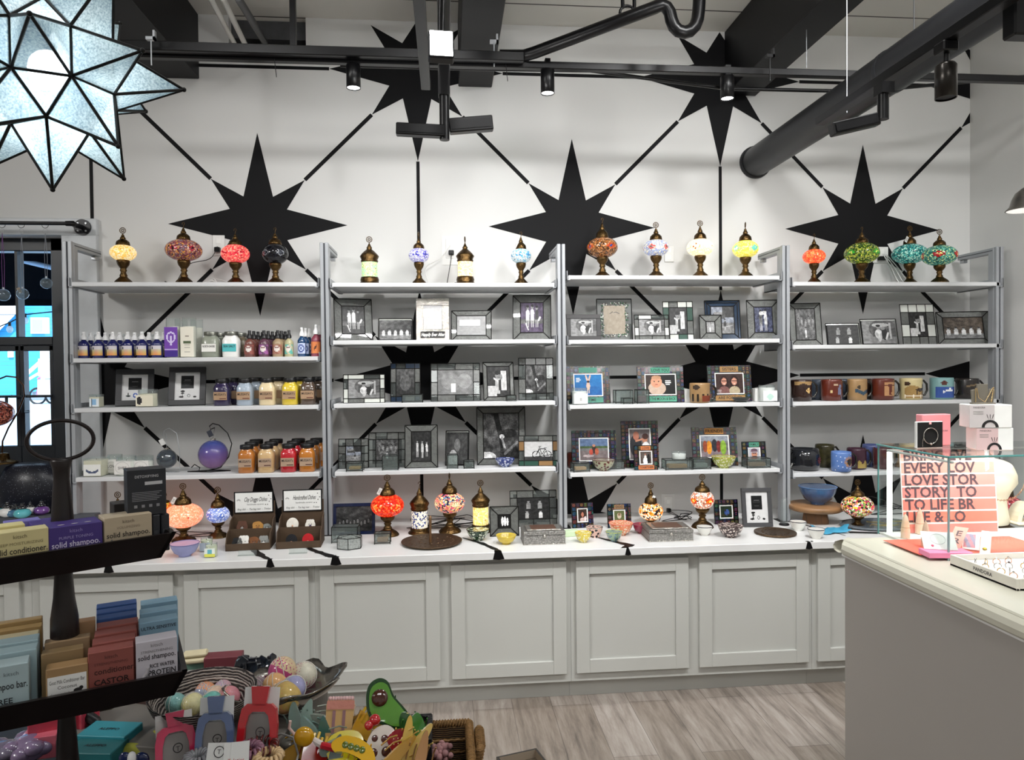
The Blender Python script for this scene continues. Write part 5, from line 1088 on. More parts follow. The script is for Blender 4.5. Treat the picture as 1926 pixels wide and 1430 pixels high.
# --- row 3 window-end unit
z=SH[0][2]
def sqlab(fn): 
    def f(m,r,h): m.M=T_((0,-r-.0012,h*.06)); m.paint(r*1.8,h*.62,14,14,fn,PRINT)
    return f
tumbler('small square white candle with a blue doorway label',182,z,.27,19,24,Mt('wax_cream','e9e2cb',.4),.2,sqlab(lambda u,v:(.55,.72,.86) if .3<u<.75 and .2<v<.9 else ((.2,.25,.3) if u<.3 and u>.22 else (.9,.92,.93))),square=True)
tumbler('cream candle with a round dark label, in front of the ring-motif frame',279,z,.30,34,33,MC['wax_cream'],.25,sqlab(lambda u,v:(.12,.11,.12) if ((u-.2)/.16)**2+((v-.5)/.36)**2<1 else (.91,.885,.80)))
JW=[('dark violet jar candle with kraft label',419,'2f2748'),('pale blue-grey jar candle with kraft label',462,'a3b0bd'),('cream jar candle with kraft label',504,'e2cfa6'),('yellow jar candle with kraft label',547,'d9be3a'),('brown jar candle with kraft label, beside the shelf post',581,'54453a')]
for i,(lb,px,cc) in enumerate(JW):
    jar(lb,px,z,.29,30,50,Mt('waxj_'+cc,cc,.2,coat=.8),BCAP,'a98a6c',"MUSSAY's",'kraft labelled jar candles',line='5a2420')
    jar('black-lidded jar behind the '+lb.split(' jar')[0]+' one',px+19,z,.18,30,50,Mt('waxj_'+cc,cc,.2,coat=.8),BCAP,'a98a6c','','kraft labelled jar candles')
z=SH[0][3]
for i,(lb,px,cc) in enumerate((('burnt orange jar candle with kraft label',465,'b06c2c'),('beige jar candle with kraft label',502,'c9a878'),('red jar candle with kraft label',544,'b01c28'),('amber jar candle with kraft label, beside the shelf post',579,'b56f24'))):
    jar(lb,px,z,.30,30,52,Mt('waxj_'+cc,cc,.2,coat=.8),BCAP,'a98f78',"MUSSAY's",'kraft labelled jar candles, lower row',line='4a2420')
    jar('black-lidded jar directly behind the '+lb.split(' jar')[0]+' one',px+9,z,.20,30,52,MC['waxj_'+cc],BCAP,'a98f78','','kraft labelled jar candles, lower row')
    jar('rearmost jar in line with the '+lb.split(' jar')[0]+' one',px+18,z,.11,30,52,MC['waxj_'+cc],BCAP,'a98f78','','kraft labelled jar candles, lower row')
def moon(u,v):
    d=math.hypot(u-.5,v-.55); e=math.hypot(u-.5,v-.72)
    return (.25,.30,.42) if d<.36 and e>.34 and v<.6 else (.92,.92,.90)
WAXW=Mt('wax_plain_white','eae8e0',.4)
tumbler('square white candle with a crescent moon label',182,z,.30,34,34,MC['wax_cream'],.12,sqlab(moon),square=True)
def wordlab(wd):
    def f(m,r,h):
        m.box(-r*.85,-r*1.0-.001,h*.1,r*.85,-r*.97,h*.78,PRINT,col=lin((.90,.89,.87))); m.text(wd,h*.2,INK,0,h*.36,-r-.0016,maxw=r*1.3); 
        M0=m.M; m.M=T_((0,-r-.0016,h*.44))@RX(R(90)); m.tube([(r*.72*math.cos(a*PI/12),r*.62*math.sin(a*PI/12),0) for a in range(24)],.0005,Mt('pale_ink','8a8a86',.6),4,True); m.M=M0
    return f
tumbler('clear candle lettered LOVE, half behind its neighbour',217,z,.24,25,36,WAXW,.3,wordlab('LOVE')); tumbler('clear candle with a wreath label in front',238,z,.30,34,36,WAXW,.25,wordlab('SHEE')); tumbler('clear candle with a wreath label, beside the ornament stand',272,z,.27,32,34,WAXW,.3,wordlab('IT\u2019S'))
def ornstand(label,pxb,px0,px1,yt,yb,ballx,bally,br,wire,glass,pts,tagc,dep=.24):
    x,d,s=place(pxb,z,dep); o=thing('ornament_stand',label+' glass ball\'s curved wire stand','ornament stand',(x,-d,z+.0005))
    q=[]
    for (a,b) in pts: P_=onY(a,b,dep); q.append((P_.x-x,0,max(.002,P_.z-z)))
    m=MB().tube(q,.0018*wire[1],wire[0],7); bx0=(px0-pxb)*s;bx1=(px1-pxb)*s; m.tube([(bx0,0,.002),(0,-.03,.002),(bx1,0,.002),(0,.03,.002)],.0018*wire[1],wire[0],6,True); build(m,'hook',o)
    P_=onY(ballx,bally,dep); b=thing('glass_ornament',label+' glass ball ornament','ornament',(P_.x,-d,P_.z)); r=br*s
    build(MB().sph(0,0,0,r,glass,n=28,m=18),'ball',b); m=MB().cyl(0,0,r*.92,r*1.12,r*.18,SILV,12); top=q[-1]; hp=(x+top[0]-P_.x,0,z+top[2]-P_.z); m.tube([(0,0,r*1.1),hp],.0008,wire[0],5); build(m,'hanger',b)
    m=MB(); m.M=T_((hp[0]*.6-.012,-.006,r*1.1+(hp[2]-r*1.1)*.25))@RY(R(-25)); m.box(-.012,-.0008,-.002,.012,.0008,.03,MATTC,col=hexc(tagc)); build(m,'tag',b)
def purpleglass():
    m,nt,p=nodes('violet_blue_glass'); tc=N(nt,'ShaderNodeTexCoord'); sx=N(nt,'ShaderNodeSeparateXYZ'); nt.links.new(tc.outputs['Object'],sx.inputs[0]); mr=N(nt,'ShaderNodeMapRange'); mr.inputs['From Min'].default_value=-.06; mr.inputs['From Max'].default_value=.06; nt.links.new(sx.outputs[2],mr.inputs[0])
    cr=N(nt,'ShaderNodeValToRGB'); e=cr.color_ramp.elements; e[0].color=(*hexc('8a5a94'),1); e[1].color=(*hexc('3f4f9c'),1); nt.links.new(mr.outputs[0],cr.inputs[0]); nt.links.new(cr.outputs[0],p.inputs['Base Color']); p.inputs['Roughness'].default_value=.05; p.inputs['Alpha'].default_value=.78; p.inputs['Coat Weight'].default_value=.6; return m
ornstand('dark crackle',318,300,336,807,888,314,863,18,(ALU,.8),Mt('dark_crackle_glass','39424a',.08,coat=1,var=.4,scale=60,alpha=.85),[(338,888),(338,850),(332,815),(318,806),(309,810),(306,820),(312,825),(312,816)],'d8d8d6')
ornstand('large violet-blue',400,355,432,797,890,401,855,27,(BLACK,1.5),purpleglass(),[(360,880),(366,874),(376,880),(374,890),(385,892),(415,880),(430,860),(436,835),(428,815),(412,800),(400,797),(394,802),(396,808),(404,805)],'2a2d38')
# --- glass caskets (leaded boxes)
def casket(label,px,z,w,h,dep=None,pyb=None,dd=.06,cont=None,tint=None,legs=True,rz=0,group='leaded glass caskets'):
    x,d,s=place(px,z,dep,pyb); w*=s;h*=s; o=thing('glass_casket',label,'glass box',(x,-d,z+.0005),R(rz),group); g=tint or CLR; lz=.006 if legs else .001
    m=MB(); m.box(-w/2,-dd/2,lz,w/2,-dd/2+.002,h-.001,g); m.box(-w/2,dd/2-.002,lz,w/2,dd/2,h-.001,g); m.box(-w/2,-dd/2,lz,-w/2+.002,dd/2,h-.001,g); m.box(w/2-.002,-dd/2,lz,w/2,dd/2,h-.001,g); m.box(-w/2,-dd/2,h-.003,w/2,dd/2,h-.001,g); build(m,'panes',o)
    m=MB(); c=[(sx*w/2,sy*dd/2) for sx,sy in((-1,-1),(1,-1),(1,1),(-1,1))]
    for i in range(4):
        a,b=c[i],c[(i+1)%4]
        for zz in (lz,h): m.tube([(a[0],a[1],zz),(b[0],b[1],zz)],.0016,LEAD,5)
        m.tube([(a[0],a[1],0),(a[0],a[1],h)],.0018,LEAD,5)
    build(m,'leading',o)
    if cont: build(MB().box(-w*.36,-dd*.3,lz+.002,w*.36,dd*.3,h*.55,MATTC,.004,col=hexc(cont)),'contents_card',o)
    return o
z2=SH[1][2]; z3=SH[1][3]
casket('low clear casket in front of the iridescent frame',776,z2,38,15,.31); casket('small dark casket before the embracing couple frame',961,z2,17,11,.31,cont='3a2a28')
casket('small casket with tan lining by the second unit post',668,z3,30,16,.33,cont='c09a62'); casket('tall clear casket before the standing woman photo',735,z3,29,27,.31); casket('narrow upright casket before the lily photo',851,z3,20,26,.31,dd=.05); casket('tiny casket beside the narrow upright one',882,z3,19,14,.32,cont='4a5452')
z2=SH[2][2]; z3=SH[2][3]
casket('clear casket between the swimmer and baby frames',1172,z2,33,25,.27); casket('tiny casket in front of the clear one, third unit',1179,z2,17,11,.325); casket('stacked little casket before the baby frame',1207,z2,22,26,.31,cont='6a5258')
casket('casket with orange shell lining, third unit lowest shelf',1091,z3,31,17,.31,cont='d8a878',rz=8); casket('wide casket with amber-streaked glass panes',1273,z3,50,19,.31,cont='9c7a50',dd=.075); casket('casket of grey glass beside the yellow-green bowl',1317,z3,34,20,.31,cont='7a827c'); casket('casket of grey-pink glass under the child photo',1422,z3,45,18,.31,cont='8a7058',dd=.07)
casket('clear green casket behind the striped pottery bowl',1155,z3,34,15,.24)
def tumb2(*a,**k): return tumbler(*a,**k)
tumbler('white candle with faint grey label before the swimmer frame',1090,z2,.31,29,31,Mt('wax_snow','eeeeec',.45),.2,sqlab(lambda u,v:(.86,.86,.85) if not(abs(u-.5)<.08 and .3<v<.6) else (.7,.7,.7)))
tumbler('white candle with a pale green gem label and gold top',1442,z2,.30,30,31,MC['wax_snow'],.15,sqlab(lambda u,v:(.72,.84,.8) if abs(u-.5)+abs(v-.4)*.7<.28 else (.94,.94,.94)))
tumbler('short white candle standing on the wide casket',1277,z3+.053,.30,27,14,MC['wax_snow'],.3)
def boxy(name,label,cat,px,z,w,h,d_,mat,dep=None,pyb=None,rz=0,b=.002,group=None,wd=None,rot=None):
    x,d,s=place(px,z,dep,pyb); w*=s;h*=s; m=MB().box(-w/2,-d_/2,0,w/2,d_/2,h,mat,b)
    if wd: m.text(wd,h*.3,INK,0,h*.3,-d_/2-.0006,maxw=w*.8)
    return setp(build(m,name,None,(x,-d,z+.0005),R(rz)),label,cat,group)
boxy('candle_carton','white carton between the baby frame and the pottery mug','carton',1290,z2,10,24,.05,WHITE,.22,group='white cartons'); boxy('candle_carton','white carton beside the women photo','carton',1424,z2,14,24,.05,WHITE,.24,group='white cartons')
# --- bowls and plates
def bowl(label,px,z,w,h,outer,inner,rim=None,dep=None,pyb=None,group='small pottery bowls',foot=.42,name='pottery_bowl',band=None,soup=None):
    x,d,s=place(px,z,dep,pyb); r=w*s/2; h*=s; h=min(h,r*1.15); o=thing(name,label,'bowl',(x,-d,z+.0005),0,group)
    pf=[(r*foot,0),(r*foot,.003),(r*foot*.95,.005),(r*.72,h*.3),(r*.92,h*.7),(r,h)]
    build(MB().lathe(pf,outer,32),'body',o); m=MB().lathe([(r*.97,h),(r*.88,h*.72),(r*.66,h*.36),(r*.3,h*.16),(0,h*.13)],inner,32,cap=False); build(m,'glazed_inside',o)
    build(MB().lathe([(r,h-.0015),(r*1.02,h),(r*.99,h+.0018),(r*.955,h)],rim or outer,32,cap=False),'rim',o)
    if band: 
        m=MB(); n=18
        for i in range(n): a=2*PI*i/n; m.sph(r*.965*math.cos(a),r*.965*math.sin(a),h*.72,r*.07,band,n=6,m=4)
        build(m,'dot_pattern',o)
    return o
def pat(name,c1,c2,sc=90):
    if name in MC: return MC[name]
    m,nt,p=nodes(name); tc=N(nt,'ShaderNodeTexCoord'); v=N(nt,'ShaderNodeTexVoronoi'); v.inputs['Scale'].default_value=sc; nt.links.new(tc.outputs['Object'],v.inputs[0]); cr=N(nt,'ShaderNodeValToRGB'); cr.color_ramp.interpolation='CONSTANT'; e=cr.color_ramp.elements; e[0].color=(*hexc(c2),1); e[1].position=.42; e[1].color=(*hexc(c1),1); nt.links.new(v.outputs[0],cr.inputs[0]); nt.links.new(cr.outputs[0],p.inputs['Base Color']); p.inputs['Roughness'].default_value=.2; p.inputs['Coat Weight'].default_value=.4; MC[name]=m; return m
bowl('blue speckled bowl under the railway photo',950,SH[1][3],36,15,pat('b_blue','2c3f86','c8d0e8',70),pat('b_blue','2c3f86','c8d0e8'),dep=.30)
bowl('striped cream and maroon bowl before the picnic frame',1135,z3,43,20,pat('b_cream','a8a88c','5c2a28',60),pat('b_creamin','c8c4a4','7a6a40'),Mt('rim_maroon','4a1c1c',.25),dep=.29)
bowl('yellow-green bowl with lace pattern before the costumed group',1361,z3,45,21,pat('b_yg','a8b048','e6e4c0',80),pat('b_ygin','b8b44a','5f6a2a'),Mt('rim_mustard','a89432',.25),dep=.29)
bowl('dark shallow dish before the women photo',1394,z2,33,8,Mt('dish_dark','2c302f',.3),Mt('dish_dark','2c302f',.3),dep=.31,foot=.6)
Z=ZW
bowl('lavender bowl with navy lattice inside, before the peach lamp',348,Z,52,24,Mt('b_lav','9a9cc8',.25,var=.1),pat('b_lattice','dcdce8','5a5e8c',120),Mt('rim_lav','6a6c9c',.2),pyb=1046,group='pottery bowls on the worktop')
bowl('black and green flowered bowl before the yellow lantern',899,Z,43,20,pat('b_bg','1f3a24','dfe6d0',80),pat('b_bgin','3a6a3c','c8d8b0',80),Mt('rim_black','101410',.2),pyb=1016,group='pottery bowls on the worktop')
bowl('shallow yellow bowl beside the silver box',952,Z,38,16,Mt('b_yel','d8bc38',.22,coat=.5),pat('b_yelin','e0c850','b8a02c',120),pyb=1023,group='pottery bowls on the worktop')
bowl('small yellow bowl with pale scallops',1097,Z,31,20,pat('b_yel2','dcc850','f2ecc0',90),pat('b_yel2','dcc850','f2ecc0',90),Mt('b_yel','d8bc38',.22),pyb=1020,group='pottery bowls on the worktop')
bowl('coral and orange leaf-patterned bowl',1168,Z,45,22,pat('b_coral','e8885c','f0d8b8',75),pat('b_coralin','d85848','f0c8a0',80),Mt('rim_coral','e07868',.2),pyb=1006,group='pottery bowls on the worktop')
bowl('small pale green and blue bowl in front of the coral one',1155,Z,31,18,pat('b_green','8fa88c','5a7890',90),pat('b_greenin','c8cc90','6a8a5a',110),Mt('rim_olive','a8b060',.2),pyb=1018,group='pottery bowls on the worktop')
bowl('magenta flat bowl beside the second silver box',1206,Z,32,16,Mt('b_mag','8c1c3c',.22,coat=.5),pat('b_magin','a83050','6a1028',110),pyb=1003,group='pottery bowls on the worktop')
bowl('white bowl with navy rim before the eye-patterned lamp',1325,Z,29,17,Mt('b_white','f0efe8',.22,coat=.4),Mt('b_white','f0efe8',.22),Mt('rim_navy','10142c',.15,coat=.6),pyb=1007,group='pottery bowls on the worktop',foot=.5)
bowl('brown and white zigzag bowl',1374,Z,47,22,pat('b_brown','3a2422','e0d0c8',85),pat('b_brownin','e8e0d8','5a3a34',85),Mt('rim_brown','2a1816',.15,coat=.6),pyb=1010,group='pottery bowls on the worktop')
bowl('white bowl with navy rim nearest the wooden cake stand',1501,Z,30,17,Mt('b_white','f0efe8',.22),Mt('b_white','f0efe8',.22),MC['rim_navy'],pyb=998,group='pottery bowls on the worktop',foot=.5)
bowl('white bowl with navy rim near the showcase, before the blue cloth',1535,Z,31,18,Mt('b_white','f0efe8',.22),Mt('b_white','f0efe8',.22),MC['rim_navy'],pyb=1013,group='pottery bowls on the worktop',foot=.5)
o=bowl('rounded black, white and pink patterned pot with lemon leaves',1118,Z,32,22,pat('b_bwp','e8c0b0','181414',60),BLACK,SILV,pyb=1010,group='pottery bowls on the worktop',foot=.6)
# --- mugs
def mug(label,px,z,w,h,mats,dep=.27,motif=None,group='pottery mugs',hd=1,hc=None):
    x,d,s=place(px,z,dep); r=w*s/2;h*=s; o=thing('pottery_mug',label,'mug',(x,-d,z+.0005),0,group)
    build(MB().lathe([(r*.86,0),(r*.96,.003),(r,h*.3),(r,h*.92),(r*.97,h),(r*.90,h),(r*.88,h*.3),(0,h*.1)],mats[0],28,cap=False),'body',o)
    hm=mats[1]; m=MB(); m.tube([(hd*r*.9,0,h*.85),(hd*r*1.3,0,h*.88),(hd*r*1.62,0,h*.72),(hd*r*1.66,0,h*.42),(hd*r*1.42,0,h*.2),(hd*r*.9,0,h*.16)],[.005,.006,.006,.006,.0055,.005],hm,8); build(m,'handle',o)
    if motif:
        m=MB(); n=22;k=20; rr=r+.0007
        for i in range(n):
            for j in range(k):
                u=(i+.5)/n; v=(j+.5)/k; c=motif(u,v)
                if c is None: continue
                a0=R(-155+130*i/n);a1=R(-155+130*(i+1)/n); z0=h*(.08+.84*j/k);z1=h*(.08+.84*(j+1)/k)
                m.add([(rr*math.cos(a0),rr*math.sin(a0),z0),(rr*math.cos(a1),rr*math.sin(a1),z0),(rr*math.cos(a1),rr*math.sin(a1),z1),(rr*math.cos(a0),rr*math.sin(a0),z1)],[(0,1,2,3)],TILE,lin(c))
        build(m,'motif',o)
    return o
def hid(f): return f
E_=lambda u,v,x,y,a,b:((u-x)/a)**2+((v-y)/b)**2<1
HB=Mt('glaze_black','17130f',.2,coat=.5); GBR=Mt('glaze_brown','2e1d17',.25,coat=.4,var=.3); GRD=Mt('glaze_redbrown','5a2418',.25,coat=.4,var=.15); GTN=Mt('glaze_tan','9a7a52',.3,coat=.3,var=.2); GBL=Mt('glaze_blue','5a7ab4',.25,coat=.4,var=.15)
z=SH[3][2]
mug('brown mug with a tan top and a small sun face',1507,z,37,40,(GBR,HB),motif=lambda u,v:(.62,.5,.33) if v>.84-.06*math.sin(u*12) else ((.80,.66,.42) if E_(u,v,.62,.5,.10,.14) and not E_(u,v,.58,.53,.02,.02) and not E_(u,v,.66,.53,.02,.02) else None))
mug('rust-red mug with a bluish flute player motif',1564,z,38,40,(GRD,HB),motif=lambda u,v:(.42,.42,.52) if E_(u,v,.62,.45,.09,.22) or E_(u,v,.66,.72,.07,.09) or abs(u-.72+.3*(v-.2))<.03 and v<.35 else ((.8,.7,.5) if E_(u,v,.28,.42,.06,.07) else ((.7,.6,.5) if E_(u,v,.45,.8,.12,.05) else None)))
mug('tan mug with a dark blue running figure',1612,z,35,40,(GTN,HB),motif=lambda u,v:(.20,.28,.34) if abs(v-.3-.5*abs(u-.55))<.10 and .2<u<.85 else ((.22,.18,.14) if E_(u,v,.35,.66,.07,.1) else None))
mug('red-brown mug with a tan thunderbird figure',1660,z,40,40,(GRD,HB),motif=lambda u,v:(.70,.52,.36) if (.3<u<.82 and .15<v<.88) and not (abs(u-.56)<.05+.1*(v-.3 if v>.3 else .3-v) and .2<v<.8) and not(abs(v-.72)<.04) else None)
mug('cream mug with a brown horse behind a white fence',1713,z,39,40,(Mt('glaze_cream','c9b98a',.3,var=.1),HB),motif=lambda u,v:(.90,.86,.78) if abs(v-.12)<.03 or (v<.2 and int(u*22)%7==0) else ((.24,.17,.12) if E_(u,v,.62,.46,.2,.09) or E_(u,v,.84,.62,.06,.16) or (.2<v<.45 and (abs(u-.48)<.03 or abs(u-.76)<.03)) or E_(u,v,.1,.8,.12,.12) else ((.62,.5,.3) if v<.55+.15*math.sin(u*5) else None)))
mug('blue mug with a white leaping dolphin and brown moon',1771,z,40,40,(Mt('glaze_aqua','7fa8a8',.3,var=.08),HB),hd=1,motif=lambda u,v:(.93,.94,.95) if E_(u,v,.58,.4,.24,.055+.03*math.sin(u*6)) or E_(u,v,.55,.5,.05,.06) or E_(u,v,.3,.33,.05,.06) else ((.35,.20,.18) if E_(u,v,.32,.82,.12,.12) else ((.22,.34,.62) if v<.62 else None)))
mug('black mug with bronze leaf and pink flower motif, nearest the side wall',1819,z,39,38,(Mt('glaze_charcoal','2a2624',.25,coat=.4),HB),motif=lambda u,v:(.55,.35,.30) if E_(u,v,.82,.5,.12,.2) and int(math.atan2(v-.5,u-.82)*3)%2==0 else ((.45,.38,.28) if abs(v-.7-.3*(u-.4))<.05 and .2<u<.6 else ((.32,.38,.45) if E_(u,v,.48,.3,.12,.12) else None)))
mug('dark blue-grey mug partly behind the sun-face mug',1541,z,34,38,(Mt('glaze_slate','3c4450',.25),HB),dep=.16); mug('slate mug behind the running-figure mug',1583,z,34,38,(MC['glaze_slate'],HB),dep=.16); mug('brown mug behind the thunderbird mug',1642,z,30,38,(GBR,HB),dep=.16)
z=SH[3][3]
def pot():
    x,d,s=place(1512,z,.24); o=thing('pottery_teapot','wide black pottery pot with red flower, next to the blue sun mug','pot',(x,-d,z+.0005)); r=29*s; h=40*s
    build(MB().lathe([(r*.6,0),(r*.9,.006),(r*1.0,h*.3),(r*.98,h*.7),(r*.9,h),(r*.84,h),(r*.8,h*.4),(0,h*.2)],Mt('glaze_midnight','15171c',.12,coat=.8,var=.4),32,cap=False),'body',o)
    m=MB(); m.M=T_((r*.62,-r*.80,h*.5))@RZ(R(38))@RX(R(90))
    for k in range(8): a=k*PI/4; m.add([(0,0,0),(.016*math.cos(a-.25),.016*math.sin(a-.25),0),(.022*math.cos(a),.022*math.sin(a),0),(.016*math.cos(a+.25),.016*math.sin(a+.25),0)],[(0,1,2,3)],Mt('petal_red','6a2c30',.4))
    build(m,'flower_motif',o); build(MB().tube([(-r*.9,-.01,h*.2),(-r*1.05,-.03,h*.18),(-r*1.05,-.04,h*.3),(-r*.9,-.02,h*.34)],.004,Mt('glaze_grey','a8a8a4',.3)),'lug',o)
pot()
mug('black and yellow mug behind the dark pot',1551,z,34,42,(Mt('glaze_blackyellow','33301c',.25,var=.6,scale=40),HB),dep=.15)
mug('speckled blue mug with a dark sunflower face',1582,z,36,37,(GBL,HB),dep=.32,motif=lambda u,v:(.14,.10,.08) if E_(u,v,.68,.52,.14,.2) else ((.72,.5,.2) if E_(u,v,.66,.52,.24,.34) and int(math.atan2(v-.52,u-.66)*5)%2==0 else ((.85,.88,.95) if (int(u*22)*7+int(v*20)*5)%23==0 else None)))
mug('plum and yellow mug with dark flames, behind the sunflower mug',1611,z,34,39,(Mt('glaze_plum','3c2430',.25,var=.2),HB),dep=.25,motif=lambda u,v:(.62,.54,.3) if v<.35+.1*math.sin(u*20) and u>.3 else None)
mug('blue-topped mug by the glass case',1640,z,34,41,(Mt('glaze_bluetop','46507a',.25,var=.3),HB),dep=.17); mug('red-brown mug seen beside the glass case edge',1660,z,34,39,(Mt('glaze_burgundy','4a2226',.25,var=.3),HB),dep=.26)
mug('grey-brown mug seen through the showcase glass',1700,z,34,39,(GTN,HB),dep=.22); mug('dark mug seen through the showcase glass',1745,z,34,39,(GBR,HB),dep=.22)
mug('speckled brown mug leaning beside the women photo',1316,SH[2][2],38,37,(GTN,HB),dep=.31,motif=lambda u,v:(.45,.2,.12) if v<.35 and u>.45 else ((.15,.12,.1) if v<.45 and int(u*22)%5<2 else ((.25,.2,.16) if E_(u,v,.2,.85,.16,.14) else None)))
mug('dark rainbow-rimmed mug half behind the orange-shell casket',1078,SH[2][3],24,28,(GRD,HB),dep=.16)
# ================================================================ GOODS ON THE WORKTOP
Z=ZW
def displaybox(label,px0,px1,pyb,yt,title,dishes):
    cx=(px0+px1)/2; P_=onZ(cx,pyb,Z); s=mpp(P_); w=(px1-px0)*s*.94; o=thing('display_box',label,'display box',(P_.x,P_.y,Z+.0005),R(3),'brown card display boxes'); KB=Mt('brown_card','4a3826',.7,var=.1); h=.10; dpt=.15
    m=MB(); m.box(-w/2,0,0,w/2,.004,.032,KB); m.box(-w/2,dpt*.48,0,w/2,dpt*.48+.004,.085,KB); m.box(-w/2,dpt,0,w/2,dpt+.004,.20,KB); m.box(-w/2,0,0,w/2,dpt,.003,KB); m.box(-w/2,dpt*.5,.055,w/2,dpt,.058,KB)
    for sx in (-1,1):
        a=sx*w/2; q=[(0,0),(0,.032),(.02,.075),(dpt*.45,.085),(dpt*.6,.12),(dpt,.135),(dpt,0)]; m.M=T_((a-.002,0,0)); m.add([(0,y,z_) for y,z_ in q]+[(.004,y,z_) for y,z_ in q],[tuple(range(7)),tuple(range(13,6,-1))]+[(i,(i+1)%7,7+(i+1)%7,7+i) for i in range(7)],KB)
    m.M=Matrix(); build(m,'tray',o)
    H=hpx(cx,yt,-P_.y-dpt)-Z; m=MB(); m.M=T_((0,dpt-.002,0)); m.box(-w*.47,-.004,.145,w*.47,.0,H,BLACK); m.box(-w*.44,-.005,.150,w*.44,-.0042,H-.005,WHITE); hh=H-.15
    m.text(title,hh*.30,INK,w*.04,.15+hh*.52,-.0056,shear=.5,bold=.006,maxw=w*.55); m.text('handmade ceramic',hh*.11,Mt('grey_ink','6a6a6a',.6),w*.04,.15+hh*.34,-.0056,maxw=w*.4); m.text('Ring dish  -  Tea bag rest  -  Trinket',hh*.13,INK,0,.15+hh*.1,-.0056,shear=.5,maxw=w*.8)
    for k,(a,b) in enumerate(((.36,.8),(.41,.62),(.37,.5),(.33,.35),(.28,.35))): m.box(w*a-.002,-.0058,.15+hh*b-.002,w*a+.002,-.005,.15+hh*b+.002,INK)
    for k in range(7): a=R(25*k+15); m.tube([(-w*.36+.004*math.cos(a),-.0054,.15+hh*.55+.004*math.sin(a)),(-w*.36+.010*math.cos(a),-.0054,.15+hh*.55+.010*math.sin(a))],.0006,INK,4)
    build(m,'header_sign',o)
    base=Vector((P_.x,P_.y,Z)); 
    for (lb,u,row,rad,kind,c1,c2) in dishes:
        y=.022 if row==0 else dpt*.72; zz=.003 if row==0 else .058; M_=RZ(R(3))@Vector((u*w,y,0)); d_=thing('ceramic_dish',lb,'ceramic dish',base+M_+Vector((0,0,zz+.001)),R(3),'ceramic dishes in the card display'); 
        A=Mt('dish_'+c1,c1,.15,coat=.7,var=.15,scale=60); m=MB(); m.M=RX(R(-18)); pts=[]
        for i in range(28):
            a=2*PI*i/28
            if kind=='cat': q=rad*(1+.16*max(0,math.cos(2*(a-PI/2))) *(1 if math.sin(a)>0 else 0)+ (.18 if abs(a-R(55))<.2 or abs(a-R(125))<.2 else 0))
            elif kind=='gnome': q=rad*(1+.28*max(0,math.sin(a))**3+.04*math.sin(3*a))
            else: q=rad*(1+.06*math.sin(3*a+1)+.05*math.cos(5*a))
            pts.append((q*math.cos(a),q*math.sin(a)))
        m.M=RX(R(-14))@T_((0,0,rad))@RX(R(90)); m.poly([(x_,z_) for x_,z_ in pts],-.004,.004,A,smooth=True); build(m,'body',d_)
        m=MB(); m.M=RX(R(-14))@T_((0,-.006,rad)) 
        if kind=='gnome':
            m.sph(0,.0,-rad*.15,.004,Mt('nose_skin','d8a078',.4),n=8,m=6); m.sph(0,.004,-rad*.5,rad*.75,Mt('dish_'+c2,c2,.3),sy=.12,sz=.6,n=16,m=8)
        else:
            m.sph(-rad*.25,0,rad*.2,.002,INK,n=6,m=4); m.sph(rad*.25,0,rad*.2,.002,INK,n=6,m=4); m.sph(0,.001,-rad*.15,rad*.25,Mt('dish_'+c2,c2,.3),sy=.15,n=12,m=6)
        build(m,'features',d_)
    # acrylic card holder in front
    a=onZ(cx,pyb+8,Z); ww=.08; m=MB().box(-ww/2,-.001,0,ww/2,.001,.022,CG); m.box(-ww/2,-.018,0,ww/2,.0,.0015,CG); setp(build(m,'acrylic_holder',None,(a.x-.0,a.y-.004,Z+.0005),R(2)),'clear acrylic card holder in front of the '+label.split(' card')[0],'holder','acrylic holders')
displaybox('dog and cat dish card display box',424,508,1036,925,'Clay Doggo Dishes',[('grey and brown cat shaped dish on the upper step',-.25,1,.026,'cat','5a3a2c','8a8a88'),('caramel dog shaped dish on the upper step',.12,1,.026,'dog','b08040','8a5a28'),('small grey dog dish behind the caramel one',.34,1,.02,'dog','808480','b0b0ae'),('black dotted cat dish on the lower step',-.27,0,.024,'cat','14151a','2a2c34'),('white square-eared dish at the lower step back',-.12,0,.028,'cat','e8e6e0','d0cec8'),('brown dog shaped dish on the lower step',.12,0,.027,'dog','7a4c2c','5c3820'),('grey and white dish at the lower step end',.34,0,.026,'cat','90928f','d8d8d4')])
displaybox('white gnome and goose dish card display box',519,604,1032,921,'Handcrafted Dishes',[('white swan shaped dish on the upper step',-.22,1,.028,'gnome','e6e2d8','dcd8cc'),('white snowman dish with dark ear muffs',.2,1,.024,'cat','e4e0d6','3a2c50'),('black gnome dish with cream beard',-.18,0,.026,'gnome','14161c','e8dcc0'),('red capped gnome dish with cream beard',.2,0,.026,'gnome','b81c24','ece2cc')])
tumbler('clear candle with a yellow-green picture label, front',398,Z,None,21,26,Mt('wax_lime','d8dcc0',.4),.2,sqlab(lambda u,v:(.85,.85,.35) if v<.35 else ((.4,.7,.75) if abs(u-.5)<.25 and v<.85 else (.9,.93,.9))),pyb=1047,group='candles on the worktop')
tumbler('clear candle with grey-blue label behind its twin',389,Z,None,21,25,MC['wax_lime'],.2,sqlab(lambda u,v:(.7,.74,.78)),pyb=1036,group='candles on the worktop')
casket('rectangular textured glass casket with lid ajar, before the navy frame',651,Z,48,30,pyb=1019,dd=.07,rz=-4); 
